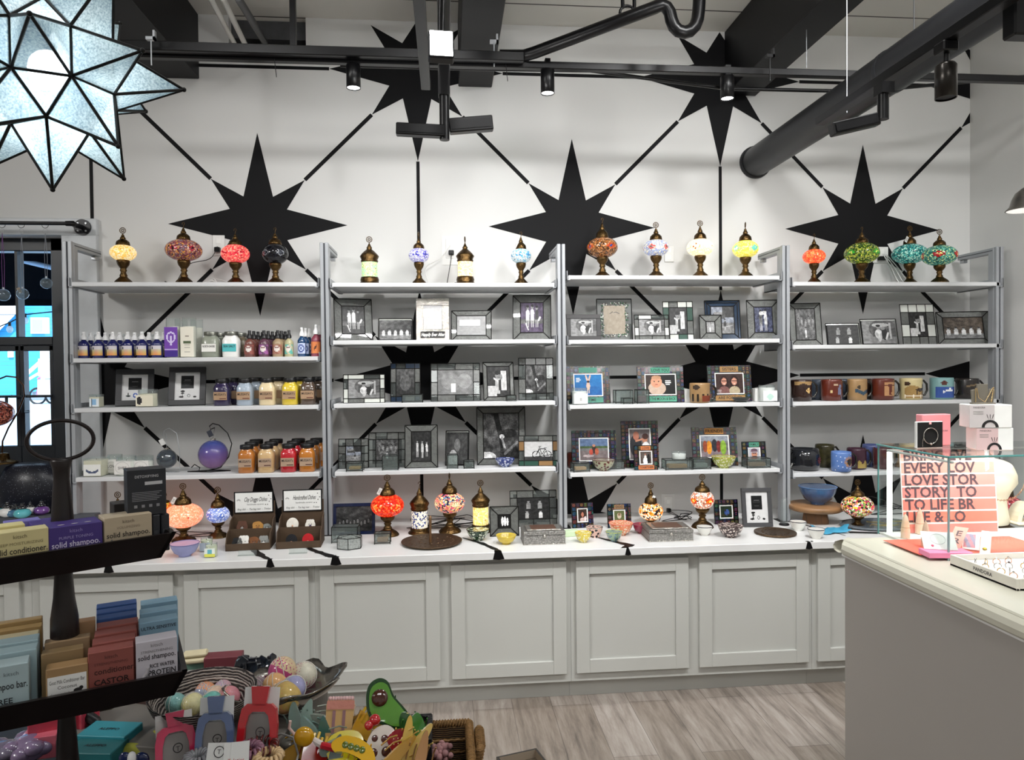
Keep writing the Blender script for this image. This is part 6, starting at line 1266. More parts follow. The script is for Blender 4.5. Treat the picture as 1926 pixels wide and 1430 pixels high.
def hexbox():
    P_=onZ(655,1036,Z); o=thing('glass_casket','low faceted round-backed glass casket, nearest the worktop edge','glass box',(P_.x,P_.y+.05,Z+.0005),0,'leaded glass caskets'); r=.053;h=.052; pts=[(-r,.02),(-r,-.025),(0,-r),(r,-.025),(r,.02),(.02,.045),(-.02,.045)]
    m=MB(); n=7; m.add([(x,y,.003) for x,y in pts]+[(x,y,h) for x,y in pts],[(i,(i+1)%n,n+(i+1)%n,n+i) for i in range(n)]+[tuple(range(n-1,-1,-1))],glassM('seedy_glass',(.8,.84,.83),.05,.4,(.5,.52,.5),1.5)); build(m,'panes',o)
    m=MB()
    for zz in (.003,h): m.tube([(x,y,zz) for x,y in pts],.0016,LEAD,5,True)
    for x,y in pts[:5]: m.tube([(x,y,.003),(x,y,h)],.0016,LEAD,5)
    m.tube([(-r,-.025,h),(0,.04,h)],.0014,LEAD,5); m.tube([(r,-.025,h),(0,.04,h)],.0014,LEAD,5); build(m,'leading',o)
hexbox()
casket('small dark casket with shell lining before the red lamp',720,Z,29,20,pyb=1022,dd=.05,cont='b08a6a')
TRM=Mt('bronze_relief','5c4a38',.4,.85,var=.45,scale=110,bump=1.2,bscale=120)
P_=onZ(812,1022,Z); o=thing('relief_tray','round bronze relief tray with a wooden handle stick','tray',(P_.x,P_.y,Z+.0005)); r=57*mpp(P_)
build(MB().lathe([(r*.9,0),(r*.93,.004),(r*1.0,.010),(r,.013),(r*.95,.0115),(r*.6,.0105),(0,.0105)],TRM,48,cap=False),'plate',o); 
m=MB()
for k in range(24): a=k*PI/12; m.sph(r*.72*math.cos(a),r*.72*math.sin(a),.0108,.005,TRM,sz=.4,n=8,m=4)
for k in range(12): a=k*PI/6; m.sph(r*.4*math.cos(a),r*.4*math.sin(a),.0108,.007,TRM,sz=.4,n=8,m=4)
build(m,'relief_pattern',o)
q=atD(809,1023,(P_-CAM).dot(CW)-.05); setp(build(MB().lathe([(.006,0),(.007,.01),(.0045,.05),(.007,.11),(.005,.125),(0,.127)],Mt('bronze_stick','7a5c40',.35,.5),12),'handle_rod',None,(P_.x-.005,P_.y-.03,Z+.0115)),'thin bronze rod standing on the round relief tray','rod')
P_=onZ(1458,1004,Z); r=38*mpp(P_); o=thing('relief_plate','flat bronze round plate beside the grey award frame','plate',(P_.x,P_.y,Z+.0005)); build(MB().lathe([(r*.95,0),(r,.003),(r,.010),(r*.93,.0105),(r*.9,.008),(0,.008)],TRM,44,cap=False),'plate',o)
m=MB()
for k in range(16): a=k*PI/8; m.sph(r*.62*math.cos(a),r*.62*math.sin(a),.0083,.006,TRM,sz=.4,n=8,m=4)
build(m,'relief_pattern',o)
EMB=Mt('embossed_silver','8e8c88',.38,.8,var=.5,scale=140,bump=1.4,bscale=170)
def silverbox(label,px0,px1,pyb,yt,dpt,rz):
    cx=(px0+px1)/2; P_=onZ(cx,pyb,Z); s=mpp(P_); w=(px1-px0)*s; h=.068 if px0<1100 else .06; o=thing('embossed_box',label,'box',(P_.x,P_.y+dpt/2,Z+.0005),R(rz),'embossed silver boxes')
    m=MB().box(-w/2,-dpt/2,0,w/2,dpt/2,h*.62,EMB,.002); m.box(-w/2-.002,-dpt/2-.002,0,w/2+.002,dpt/2+.002,.004,SILV,.001); build(m,'body',o)
    m=MB().box(-w/2-.001,-dpt/2-.001,h*.63,w/2+.001,dpt/2+.001,h*.92,EMB,.003); m.box(-w*.42,-dpt*.4,h*.92,w*.42,dpt*.4,h,SILV,.003); m.box(-w*.30,-dpt*.28,h,w*.30,dpt*.28,h+.002,Mt('copper_inlay','7a5848',.35,.6)); build(m,'lid',o)
    build(MB().lathe([(.008,0),(.009,.003),(.004,.006),(0,.006)],SILV,12,cap=False),'clasp',o,(0,-dpt/2-.002,h*.6),rot=(R(90),0,0))
silverbox('embossed silver box at the centre post',985,1064,1025,990,.14,0); silverbox('larger embossed silver box with copper inlaid lid',1222,1306,1019,985,.17,-2)
# small carton with green label, black pieces, blue cloth
boxy('green_white_carton','small white and pale green carton behind the yellow bowl','carton',1072,Z,34,10,.05,Mt('pale_green','c8dcb8',.5),pyb=1008,rz=12)
P_=onZ(1475,988,Z); o=thing('glass_dome','little glass dome on a black ring base','ornament',(P_.x,P_.y,Z+.0005)); build(MB().lathe([(.024,0),(.026,.004),(.022,.009),(0,.009)],BLACK,24,cap=False),'base',o); build(MB().lathe([(.017,.009),(.019,.03),(.019,.12),(.012,.14),(0,.145)],CG,20,cap=False),'dome',o)
P_=onZ(1562,1001,Z); m=MB(); rr=random.Random(3); vs=[];n=9
for j in range(n):
    for i in range(n):
        u=i/(n-1)-.5;v=j/(n-1)-.5; vs.append((u*.17+v*.03+.01*math.sin(v*7),v*.10+.012*math.sin(u*9),.006+.018*abs(math.sin(u*8+v*3))*(1-abs(v))+(.018 if abs(u)>.4 else 0)))
m.add(vs,[(j*n+i,j*n+i+1,(j+1)*n+i+1,(j+1)*n+i) for j in range(n-1) for i in range(n-1)],Mt('turquoise_cloth','3f98bc',.6,var=.15),smooth=True); o=build(m,'turquoise_cloth',None,(P_.x,P_.y,Z-.003)); md=o.modifiers.new('t','SOLIDIFY'); md.thickness=.003; setp(o,'crumpled turquoise cloth on the worktop by the cake stand','cloth')
# cake stand + blue bowl
P_=onZ(1541,985,Z); s=mpp(P_); o=thing('cake_stand','wooden cake stand on a hexagonal block foot','cake stand',(P_.x,P_.y+.04,Z+.0005)); WD=plankM('walnut_wood','7a5636',0,.03); CW2=Mt('light_walnut','8a6644',.4,var=.25,scale=14)
hh=hpx(1541,948,-P_.y-.04)-Z; build(MB().lathe([(.075,0),(.066,hh*.5),(.062,hh-.03)],WD,6,smooth=False),'foot',o); build(MB().lathe([(.125,hh-.03),(.137,hh-.024),(.137,hh-.006),(.13,hh),(0,hh)],CW2,48,cap=False).cyl(0,0,hh-.031,hh-.029,.125,CW2,48),'plate',o)
bowl('blue glazed bowl standing on the wooden cake stand',1538,Z+hh,68,33,Mt('glaze_denim','3c5a84',.2,coat=.6,var=.3,scale=20),Mt('glaze_navyin','1c2c4c',.12,coat=.8),Mt('glaze_rim_blue','5a7ca8',.2),dep=-(P_.y+.04),group=None,foot=.35)
P_=onZ(1655,990,Z); o=thing('slate_platter','oval grey slate platter with gold veins beside the showcase','platter',(P_.x,P_.y,Z+.0005)); m=MB().lathe([(.14,0),(.16,.006),(.165,.014),(.15,.014),(0,.010)],Mt('slate_marble','5a626a',.25,var=.3,scale=12,coat=.5),40,cap=False,sx=1.25,sy=.8); build(m,'dish',o)
m=MB(); rr=random.Random(4)
for k in range(4): a=rr.uniform(-.14,.1); m.tube([(a+.03*i,rr.uniform(-.06,.06),.0135) for i in range(4)],.0016,Mt('gold_vein','b09a5c',.3,.7),5)
build(m,'gold_vein',o)
P_=onZ(1625,1003,Z); setp(build(MB().box(-.07,-.012,0,.07,.012,.004,BLACK,.001),'incense_holder',None,(P_.x,P_.y,Z+.0005),R(-14)),'thin black incense strip before the slate platter','incense holder')
# far window-side goods
P_=onZ(168,962,Z); o=setp(build(MB().poly([(.082*math.cos(R(a)),.082*math.sin(R(a))) for a in range(0,181,10)],-.006,.006,Mt('ochre_leather','a9782c',.5,var=.35,scale=90,bump=.5),smooth=False),'half_round_clock',None,(P_.x,P_.y,Z+.0005),rot=(R(84),0,0)),'ochre half-round embossed plaque behind the tray stand','plaque')
# ================================================================ JEWELLERY SHOWCASE
ZS=.98; G0=onZ(1588,1013,ZS); XS=G0.x; YS=G0.y
sc=thing('showcase_counter','taupe showcase counter with pale rounded moulding','counter',(XS,YS,0))
TAU=Mt('taupe_laminate','a8a39d',.55,var=.012,scale=3); MOL=Mt('pale_moulding','cfcdbd',.35,var=.02)
build(MB().box(.0,-1.75,0,1.45,0,ZS-.055,TAU,.004),'body',sc)
m=MB(); m.box(-.006,-1.756,ZS-.058,1.456,.006,ZS-.052,WHITE); n=12
pf=[(-.012,-.05),(-.022,-.042),(-.025,-.028),(-.02,-.014),(-.008,-.006),(0,-.004),(.03,-.0035)]
for i in range(len(pf)-1):
    (a,b),(c,d)=pf[i],pf[i+1]
    m.add([(a,.0-a*-1,ZS+b),(a,-1.75,ZS+b),(c,-1.75,ZS+d),(c,.0+c,ZS+d)],[(0,1,2,3)],MOL,smooth=True)
    m.add([(a,-a+.0,ZS+b),(1.45,-a,ZS+b),(1.45,-c,ZS+d),(c,-c,ZS+d)],[(3,2,1,0)],MOL,smooth=True)
m.box(-.006,-1.75,ZS-.05,1.45,0,ZS,MOL,.004); build(m,'top_moulding',sc)
# glass case on top
A=onZ(1652,1003,ZS+.002); gx=A.x; B=onY(1784,1070,0)
# near corner on the same x
def yAt(px,py,xw):
    v=ray(px,py); return CAM+v*((xw-CAM.x)/v.x)
Bn=yAt(1784,1066,gx); ty=yAt(1652,835,gx); zt=ty.z
gy0=A.y; gy1=Bn.y; gw=.62
gc=thing('glass_showcase','clear glass showcase with greenish edges and white corner posts','glass case',(gx,gy0,ZS))
TG=glassM('case_glass',(.95,.98,.97),.01,0,fres=1.42); EDG=Mt('glass_edge_green','4f8f8c',.15,coat=.5); H=zt-ZS
L=gy0-gy1; m=MB(); m.box(0,-L,0,.006,0,H-.006,TG); m.box(.006,-L,0,gw,-L+.006,H-.006,TG); build(m,'side_glass',gc)
m=MB(); m.box(-.003,-L-.003,H-.006,gw,.003,H,TG); build(m,'top_glass',gc)
m=MB(); e=.0012
for a,b in (((-.003,.003),(-.003,-L-.003)),((-.003,-L-.003),(gw,-L-.003))): m.tube([(a[0],a[1],H-.003),(b[0],b[1],H-.003)],.0034,EDG,5)
m.tube([(0,0,0),(0,0,H-.004)],.0028,EDG,5); m.tube([(0,-L,0),(0,-L,H-.004)],.0036,Mt('glass_edge_grey','8fa3a6',.15,coat=.5),6); build(m,'glass_edge',gc)
m=MB(); LED=Mt('led_strip_white','f4f4f2',.4,emit=1.6)
m.box(.018,-.03,0,.030,-.018,H-.025,LED); build(m,'corner_post',gc); m=MB(); m.box(.36,-.03,0,.372,-.018,H-.015,LED); build(m,'corner_post',gc)
m=MB(); m.tube([(.02,-.02,H-.02),(.02,-L+.01,H-.02)],.004,Mt('led_channel','d8d8d6',.3,.3),8); m.tube([(.02,-.02,H-.02),(gw,-.02,H-.02)],.003,MC['led_channel'],8); build(m,'light_channel',gc)
build(MB().box(.004,-L+.004,.0,gw,-.004,.006,Mt('case_floor','efeeea',.5)),'floor',gc)
lamp('case_led','AREA',(gx+.30,gy0-L*.5,zt-.03),1.5,(1,.98,.95),(gx+.30,gy0-L*.5,ZS),shape='RECTANGLE',size=.5,size_y=L*.8)
def inC(px,py,z=None,x=None):
    return onZ(px,py,z)
zf=ZS+.007
# poster card
pl=onZ(1702,1003,zf); pr=onZ(1868,1000,zf)
pw=.30; cx=onZ(1780,985,zf); ph=H-.028
ps=thing('lettered_poster','coral poster card of large grey capitals inside the glass case','poster',(cx.x+.02,gy0-.045,zf),R(-3)); 
PK1=Mt('poster_coral','f0978c',.55); PKB=[hexc('f7bfae'),hexc('f5a597'),hexc('f2988f'),hexc('f08f88'),hexc('f38a7c'),hexc('f5836f'),hexc('f58a80')]
pwid=(1868-1704)*mpp(cx)*1.06; xl=onY(1704,1000,-(gy0-.045)).x-(cx.x+.02); T9=R(5)
m=MB(); m.M=RX(-T9); x0=xl; x1=xl+pwid; m.box(x0,0,0,x1,.002,ph,WHITE)
rows=['BRING EVE','EVERY LOV','LOVE STOR','STORY  TO','TO LIFE BR','LIFE & LO','LIFE']
GIN=Mt('poster_ink','56424a',.6); rh=ph/6.75
for i,t in enumerate(rows):
    zz9=ph-(i+.98)*rh; z0=max(.0,zz9+.003); z1=min(ph,zz9+rh-.003)
    if z1<=z0: continue
    m.box(x0+.003,-.0006,z0,x1-.003,.0,z1,MATTC,col=PKB[i])
    if zz9>-.001: m.text(t,rh*1.2,GIN,x0+.010,zz9+rh*.11,-.0012,align='LEFT',bold=.026,maxw=(x1-x0)-.014)
build(m,'card',ps)
# bust with necklace
bp=onZ(1858,985,zf); bs=thing('necklace_bust','cream leatherette necklace bust inside the glass case','display bust',(bp.x,bp.y,zf)); s=mpp(bp); CRM=Mt('cream_leatherette','f0e2cc',.55)
m=MB(); k=s*1.0
prof=[(38,0,30),(40,8,30),(36,24,26),(32,44,26),(40,62,30),(52,78,36),(50,94,36),(44,106,34),(40,112,32)]
vs=[];n=28
for j,(rx,zz,ry) in enumerate(prof):
    for i in range(n):
        a=2*PI*i/n; tilt=(zz/112)**2*20*math.sin(a)*.5; vs.append((rx*k*math.cos(a)+zz*k*.05,ry*k*math.sin(a)*.8,(zz+ (tilt if zz>60 else 0))*k))
m.add(vs,[(j*n+i,j*n+(i+1)%n,(j+1)*n+(i+1)%n,(j+1)*n+i) for j in range(len(prof)-1) for i in range(n)],CRM,smooth=True); m.add(vs[-n:],[tuple(range(n))],CRM); build(m,'bust',bs)
ROSE=Mt('rose_gold','d8a07c',.25,.9)
nk=MB(); pts=[]
for i in range(25):
    a=PI+PI*i/24; pts.append((50*k*math.cos(a)+3*k,-.022-.02*abs(math.sin(a)) -12*k,(96-46*abs(math.sin(a)))*k))
nk.tube(pts,.0009,ROSE,5)
for i in range(9,20,1): p=pts[i]; nk.tube([(p[0]+.004*math.cos(a*PI/4),p[1]-.001,p[2]+.003*math.sin(a*PI/4)) for a in range(8)],.0008,ROSE,4,True)
setp(build(nk,'chain_necklace',None,(bp.x,bp.y,zf)),'rose gold chain necklace hung on the cream bust','necklace')
# bracelet roll
q=onZ(1925,985,zf); o=thing('bracelet_stand','cream arched bracelet stand beside the bust','display stand',(q.x+.01,q.y,zf)); m=MB(); m.M=T_((0,.03,.0))@RX(R(90)); 
pts=[(.05*math.cos(R(a)),.075*math.sin(R(a))) for a in range(0,181,12)]+[(-.034*math.cos(R(a)),.058*math.sin(R(a))) for a in range(0,181,12)]
m.poly(pts,0,.05,CRM,smooth=False); build(m,'arch',o); build(MB().box(-.06,-.04,0,.06,.04,.01,CRM,.004),'base',o)
m=MB()
for (u,v) in ((-.035,.03),(-.015,.028),(.005,.03)): m.tube([(u+.011*math.cos(a*PI/8),-.045,v+.008*math.sin(a*PI/8)) for a in range(16)],.001,ROSE,5,True)
setp(build(m,'bracelet',None,(q.x+.01,q.y,zf)),'pair of linked rose gold hoops on the bracelet stand','bracelet')
# cone ring holders
for i,(px,py,h_) in enumerate(((1703,1012,46),(1730,1004,50),(1741,1028,50))):
    q=onZ(px,py,zf); s=mpp(q); o=thing('ring_cone',('leftmost peach','middle slender peach','nearest translucent')[i]+' cone ring holder in the glass case','ring holder',(q.x,q.y,zf),0,'cone ring holders'); m=MB().lathe([(8*s,0),(8*s,16*s),(7.4*s,17*s),(6.4*s,28*s),(4*s,40*s),(0,h_*s)],Mt('peach_resin','f0d2b8',.35),20,cap=False); build(m,'cone',o); build(MB().tube([(7*s*math.cos(a*PI/8),7*s*math.sin(a*PI/8),20*s) for a in range(16)],.0008,ROSE,5,True),'ring',o)
# pink box, cards, lettered ribbon, coral mat
q=onZ(1790,1030,zf); build_=MB().box(-.17,-.09,0,.26,.09,.001,Mt('coral_mat','f2705c',.6)); setp(build(build_,'coral_mat',None,(q.x+.02,q.y+.02,zf-.0005),R(0)),'coral display mat on the glass case floor','mat')
q=onZ(1775,1052,zf); o=thing('pink_gift_box','low pink gift box on the coral mat','box',(q.x+.02,q.y+.03,zf+.001),R(-6)); build(MB().box(-.055,-.028,0,.07,.03,.016,Mt('pink_card','f28cb4',.5),.001),'box',o)
o=thing('charm_card','white card with a pendant chain and pink heart leaning on the pink box','card',(q.x+.015,q.y+.035,zf+.018),0,rot=(R(-48),R(0),R(-22))); m=MB().box(-.042,-.0008,0,.046,.0008,.062,WHITE); M0=m.M; m.M=T_((.0,-.0015,.036)); m.tube([(.02*math.cos(a*PI/8),0,.018*math.sin(a*PI/8)) for a in range(16)],.0004,ALU,4,True); m.M=M0; m.sph(-.018,-.0012,.012,.004,Mt('heart_pink','e0486c',.4),sy=.3,n=8,m=6); build(m,'card',o)
o=thing('lettered_ribbon','folded lettered card strip reading LOVE and BRING','card',(q.x+.05,q.y+.04,zf+.002),0,rot=(R(-62),0,R(-52))); m=MB().box(-.018,-.0006,0,.018,.0006,.13,MATTC,col=hexc('f5a597')); 
for i,t in enumerate('IRE'): m.M=T_((0,-.0012,.015+.036*i))@RY(R(-0)); m.text(t,.034,GIN,0,0,0,bold=.02)
m.M=Matrix(); build(m,'strip',o)
o=thing('picture_card','narrow framed pink picture card lying tilted in the case','card',tuple(onZ(1835,1040,zf)+Vector((0,.02,.004))),0,rot=(R(-60),0,R(-40))); m=MB().box(-.022,-.001,0,.022,.001,.075,WHITE); m.M=T_((-.004,-.0014,.008)); m.paint(.03,.06,10,16,lambda u,v:(.78,.50,.55) if math.sin(u*9+v*6)>.1 else (.55,.52,.62),PRINT); build(m,'card',o)
o=thing('white_card','long white card with a gold charm in the case','card',tuple(onZ(1852,1050,zf)+Vector((.015,.02,.006))),0,rot=(R(-60),0,R(-42))); m=MB().box(-.012,-.001,0,.014,.001,.10,WHITE); m.sph(0,-.002,.02,.006,Mt('gold_charm','c8a040',.25,.9),sy=.4,n=8,m=6); build(m,'card',o)
# ring tray outside the case with rings
tA=onZ(1783,1062,ZS+.001); o=thing('ring_tray','white jewellery ring tray on the moulding before the glass case','tray',(tA.x+.003,tA.y-.004,ZS+.0005)); tw,td,th=.42,.36,.030
tf=onZ(1888,1110,ZS); td=abs(tA.y-tf.y)+.01
TRY=Mt('tray_cream','e4e0d6',.4); m=MB(); m.box(0,-td,0,tw,0,.006,TRY,.001); m.box(0,-td,0,.008,0,th,TRY,.001); m.box(.008,-td,0,tw,-td+.008,th,TRY,.001); m.box(.008,-.008,0,tw,0,th,TRY,.001); build(m,'tray',o)
m=MB(); m.M=RZ(R(-90)); m.M=T_((-.0006,-td*.52,.008))@RZ(R(-90)); m.text('PANDORA',.014,INK,0,.004,0,bold=.012); build(m,'lettering',o)
build(MB().box(.010,-td+.010,.006,tw,-.010,.014,Mt('foam_white','f3f1ee',.8)),'foam',o)
rr=random.Random(9); k=0
for i in range(9):
    for j in range(4):
        x=.035+.034*i+rr.uniform(-.006,.006); y=-.03-(td-.06)*(j+.5)/4+rr.uniform(-.006,.006); r=.0085; m=MB(); pts=[(r*math.cos(a*PI/8),0,r*math.sin(a*PI/8)) for a in range(16)]
        gm=[SILV,ROSE,Mt('gold_ring','c8a24c',.2,1)][rr.randrange(3)]; m.tube(pts,.0011,gm,5,True); m.sph(0,0,r+.0012,.003,[SILV,Mt('stone_clear','f0f4f8',.05,coat=1),Mt('stone_dark','3a2420',.1,coat=1)][rr.randrange(3)],n=7,m=5)
        setp(build(m,'finger_ring',None,(tA.x+.003+x,tA.y-.004+y,ZS+.0205),rz=rr.uniform(-1,1)),'small jewelled ring standing in the white ring tray','ring','rings in the white tray')
# on top of the glass
ztop=zt+.0005
def onTop(px,py): return onZ(px,py,ztop)
q=onTop(1749,843); s=mpp(q); o=thing('bracelet_box','open black lined jewellery box holding a snake chain bracelet','jewellery box',(q.x,q.y,ztop),R(4)); w=55*s;h=50*s
build(MB().box(-w/2,0,0,w/2,.012,h,WHITE,.002),'tray',o); build(MB().box(-w/2+.002,-.0012,.002,w/2-.002,.0,h-.002,Mt('black_velvet','060607',.9)),'lining',o); build(MB().box(-.004,-.002,h-.009,.004,-.001,h-.001,Mt('pink_tab','f0b8b8',.5)),'tab',o)
m=MB(); r=15*s; c=(0,-.0035,h*.46); m.tube([(c[0]+r*math.cos(a*PI/16),c[1],c[2]+r*math.sin(a*PI/16)) for a in range(32)],.0013,SILV,6,True); m.sph(0,-.004,h*.46-r,.0045,SILV,n=10,m=6); m.tube([(-r*.9,-.004,h*.5),(-r*1.15,-.004,h*.25),(-r*1.15,-.004,.006)],.0008,SILV,5); setp(build(m,'snake_bracelet',None,(q.x,q.y,ztop),R(4)),'silver snake chain bracelet fixed to the black lining','bracelet')
q=onTop(1786,842); s=mpp(q); o=thing('pink_jewellery_box','upright pink jewellery box behind the black lined one','jewellery box',(q.x,q.y+.06,ztop),R(4)); w=62*s;h=60*s; m=MB().box(-w/2,0,0,w/2,.03,h,Mt('pink_box','f29aa0',.5),.002); m.text('PANDORA',.007,GIN,w*.22,h*.45,-.0008,maxw=w*.35); build(m,'box',o)
def wbox_(label,px,py,w,h,dz,pc,base=0,rz=-14):
    q=onTop(px,py); s=mpp(q); o=thing('jewellery_carton',label,'jewellery carton',(q.x,q.y+.05,ztop+base),R(rz),'stacked white jewellery cartons'); w*=s;h*=s; d=.07
    build(MB().box(-w/2,-d/2,0,w/2,d/2,h,Mt('gloss_white','f6f6f4',.3),.002),'box',o)
    m=MB(); m.box(-w/2-.0008,-d/2-.0008,.0005,w*.08,-d/2-.0001,h-.001,MATTC,col=pc); m.text('PANDORA',h*.1,INK,-w*.42,h*.84,-d/2-.0012,align='LEFT')
    for i in range(3): m.box(-w*.42,-d/2-.0012,h*(.70-.06*i),-w*.18,-d/2-.0008,h*(.715-.06*i),MC['pale_ink'])
    c=(-w*.02,h*.02); 
    pts=[(c[0]+w*.20*math.cos(R(a)),c[1]+h*.32*math.sin(R(a))) for a in range(0,181,15)]+[(c[0]-w*.13*math.cos(R(a)),c[1]+h*.22*math.sin(R(a))) for a in range(0,181,15)]
    M0=m.M; m.M=T_((0,-d/2-.0008,0))@RX(R(90)); m.poly(pts,0,.0006,INK); m.M=M0
    for i in (-1,0,1): m.tube([(c[0]+i*w*.05,-d/2-.001,h*.42),(c[0]+i*w*.08,-d/2-.001,h*.58)],.0008,INK,4); m.sph(c[0]+i*w*.04,-d/2-.001,h*.38,.001,INK,n=6,m=4)
    build(m,'printed_sleeve',o); return h
h1=wbox_('lower white carton with pink printed sleeve, on the glass case',1884,848,64,42,0,lin((.86,.74,.74)))
wbox_('upper white carton with grey printed sleeve',1876,848,74,44,0,lin((.80,.77,.77)),h1+.0005)
q=onTop(1870,848); zz=ztop+h1+44*mpp(q)+.001
o=thing('necklace_stand','taupe necklace stand with three necklaces on the white cartons','necklace stand',(q.x+.002,q.y+.05,zz),R(0)); GT_=Mt('taupe_felt','6f6a5f',.8)
m=MB(); m.box(-.018,.0,0,.018,.006,.062,GT_,.001); m.M=RY(R(-6)); m.box(-.036,-.004,0,-.016,.002,.048,GT_,.001); m.M=RY(R(10)); m.box(.012,-.004,0,.032,.002,.05,GT_,.001); m.M=Matrix(); build(m,'boards',o); build(MB().box(-.035,-.012,0,.035,.012,.004,GT_,.001),'base',o)
GLD=Mt('pale_gold','d8bc8c',.25,.9); m=MB(); m.tube([(-.026,-.008,.05),(-.020,-.008,.02),(0,-.009,.006),(.016,-.008,.03),(.026,-.008,.05)],.0012,GLD,6); m.tube([(-.030,-.008,.05),(-.030,-.008,.006)],.0018,GLD,6); m.tube([(.030,-.008,.052),(.022,-.008,.006)],.0020,GLD,6); setp(build(m,'gold_necklace',None,(q.x+.002,q.y+.05,zz)),'pale gold chains draped over the taupe necklace stand','necklace')
# ================================================================ WINDOW-SIDE DISPLAY (behind the tray stand)
zt_=.86
a=onZ(-60,955,zt_); b=onZ(203,958,zt_)
m=MB().box(a.x-.3,max(a.y-.22,-.775),HC+.0005,b.x,-.385,zt_,Mt('plinth_grey','4a4c52',.6),.003); setp(build(m,'display_plinth'),'grey display plinth on the worktop beside the glass doors','plinth')
SPK=None
def sparkle():
    m,nt,p=nodes('sparkle_black'); tc=N(nt,'ShaderNodeTexCoord'); v=N(nt,'ShaderNodeTexVoronoi'); v.inputs['Scale'].default_value=170; nt.links.new(tc.outputs['Object'],v.inputs[0]); lt=N(nt,'ShaderNodeMath',operation='LESS_THAN'); lt.inputs[1].default_value=.16; nt.links.new(v.outputs[0],lt.inputs[0]); sp=N(nt,'ShaderNodeSeparateColor'); nt.links.new(v.outputs[1],sp.inputs[0]); g=N(nt,'ShaderNodeMath',operation='GREATER_THAN'); g.inputs[1].default_value=.55; nt.links.new(sp.outputs[0],g.inputs[0]); mu=N(nt,'ShaderNodeMath',operation='MULTIPLY'); nt.links.new(lt.outputs[0],mu.inputs[0]); nt.links.new(g.outputs[0],mu.inputs[1]); mx=N(nt,'ShaderNodeMix',data_type='RGBA'); nt.links.new(mu.outputs[0],mx.inputs[0]); mx.inputs[6].default_value=(*hexc('10121e'),1); mx.inputs[7].default_value=(.7,.72,.8,1); nt.links.new(mx.outputs[2],p.inputs['Base Color']); p.inputs['Roughness'].default_value=.35; return m
SPK=sparkle()
q=onZ(25,962,zt_); o=thing('necklace_bust','glittery black sequinned display bust beside the doors','display bust',(q.x,q.y+.16,zt_)); s=mpp(q)
zt2_=hpx(10,872,-(q.y+.16))-zt_
m=MB().lathe([(.12,0),(.125,.02),(.12,zt2_*.6),(.09,zt2_*.92),(.06,zt2_),(0,zt2_)],SPK,32,cap=False,sx=1.35,sy=.8); build(m,'bust',o)
# swan neck lamp stands on a pedestal behind the bust
q2=atD(10,880,(Vector((q.x,q.y+.16,1.1))-CAM).dot(CW)); zb=zt_+zt2_
o=thing('swan_neck_lamp','bronze swan neck lamp with red-brown mosaic globe beside the doors','lamp',(q2.x,q.y+.16,zb+.0005)); yy=-(q.y+.16)
def rel(px,py): P_=onY(px,py,yy); return (P_.x-q2.x,0,P_.z-zb)
build(MB().lathe([(.062,0),(.064,.006),(.05,.012),(.026,.022),(.022,.05),(.010,.056),(0,.056)],BRASS,40,flute=(2,4,18,.08),cap=False),'base',o)
b0=rel(4,860); build(MB().tube([(b0[0],0,.05),rel(5,830),rel(16,805),rel(34,775),rel(46,745),rel(44,725),rel(30,710),rel(12,708),rel(-8,716),rel(-14,735)],.0042,Mt('bronze_tube','4a3222',.3,.9),10),'neck',o)
g=rel(-10,778); m=MB(); m.sph(0,0,0,33*s,mosaicM('m_swan',['8a4a3c','c0705c','4a2020','a85848'],('d8a878','7a2a24','b86a5a'),5,.02,glow=.35),sz=.78,n=28,m=14); build(m,'shade',o,g)
build(MB().lathe([(.024,.0),(.02,.02),(.008,.035),(.004,.05)],BRASS,20),'cap',o,(g[0],0,g[2]+24*s))
cols=[('turquoise glazed','5ab4bc',42,968,30),('white glazed','dcdcd8',57,961,24),('violet glazed','6a3f86',78,962,28),('slate blue glazed','3f6c8c',24,966,24),('small white front','e4e2de',14,966,30),('grey-green glazed','6f8c8c',30,960,20),('sky blue','6cc0c8',-4,965,26)]
for lb,cc,px,py,w in cols:
    q=onZ(px,py+6,zt_); s=mpp(q); r=w*s/2; o=thing('perfume_bottle',lb+' squat round bottle with black stopper','bottle',(q.x,q.y,zt_+.0005),0,'squat round bottles'); build(MB().lathe([(r*.5,0),(r*.9,r*.25),(r,r*.55),(r*.8,r*.95),(r*.3,r*1.12),(r*.2,r*1.2)],Mt('sq_'+cc,cc,.12,coat=.8,var=.12),24),'body',o); build(MB().lathe([(r*.5,r*1.15),(r*.55,r*1.25),(r*.3,r*1.4),(r*.15,r*1.6),(r*.25,r*1.75),(0,r*1.85)],Mt('stopper_black','18181c',.1,coat=1),16,cap=False),'stopper',o)
q=onZ(80,938,zt_); o=thing('plaque_card','reddish-brown plaque with tan edge on a small easel','plaque',(q.x,q.y+.06,zt_+.0005),0,rot=(R(-20),R(8),R(10))); w,h=.085,.072
build(MB().box(-w/2,0,0,w/2,.006,h,Mt('tan_wood','a5845c',.5,var=.15),.003),'board',o); m=MB(); m.M=T_((0,-.0008,.006)); m.paint(w-.012,h-.012,22,18,lambda u,v:(.42+.1*v,.20,.16) if int(v*18)%3 or abs(u-.5)>.36 else (.30,.13,.11),PRINTG); build(m,'printed_face',o)
m=MB().tube([(-.01,.0,.0),(.0,-.02,.0)],.003,MC['tan_wood']); build(m,'easel_peg',o)
for i,(py,cc,lb) in enumerate(((985,'6f74b8','upper long blue-violet boxed incense pack'),(992,'5a4a9c','lower long violet boxed incense pack'),(999,'b48a98','long dusty pink boxed pack'))):
    q=onZ(50,py+4,zt_); setp(build(MB().box(-.11,-.02,0,.09,.02,.012,Mt('pack_'+cc,cc,.5),.001),'long_pack',None,(q.x,q.y-.03*0,zt_+.0005+.0125*(2-i)*0),R(14)),lb,'box','long packs behind the tray stand')
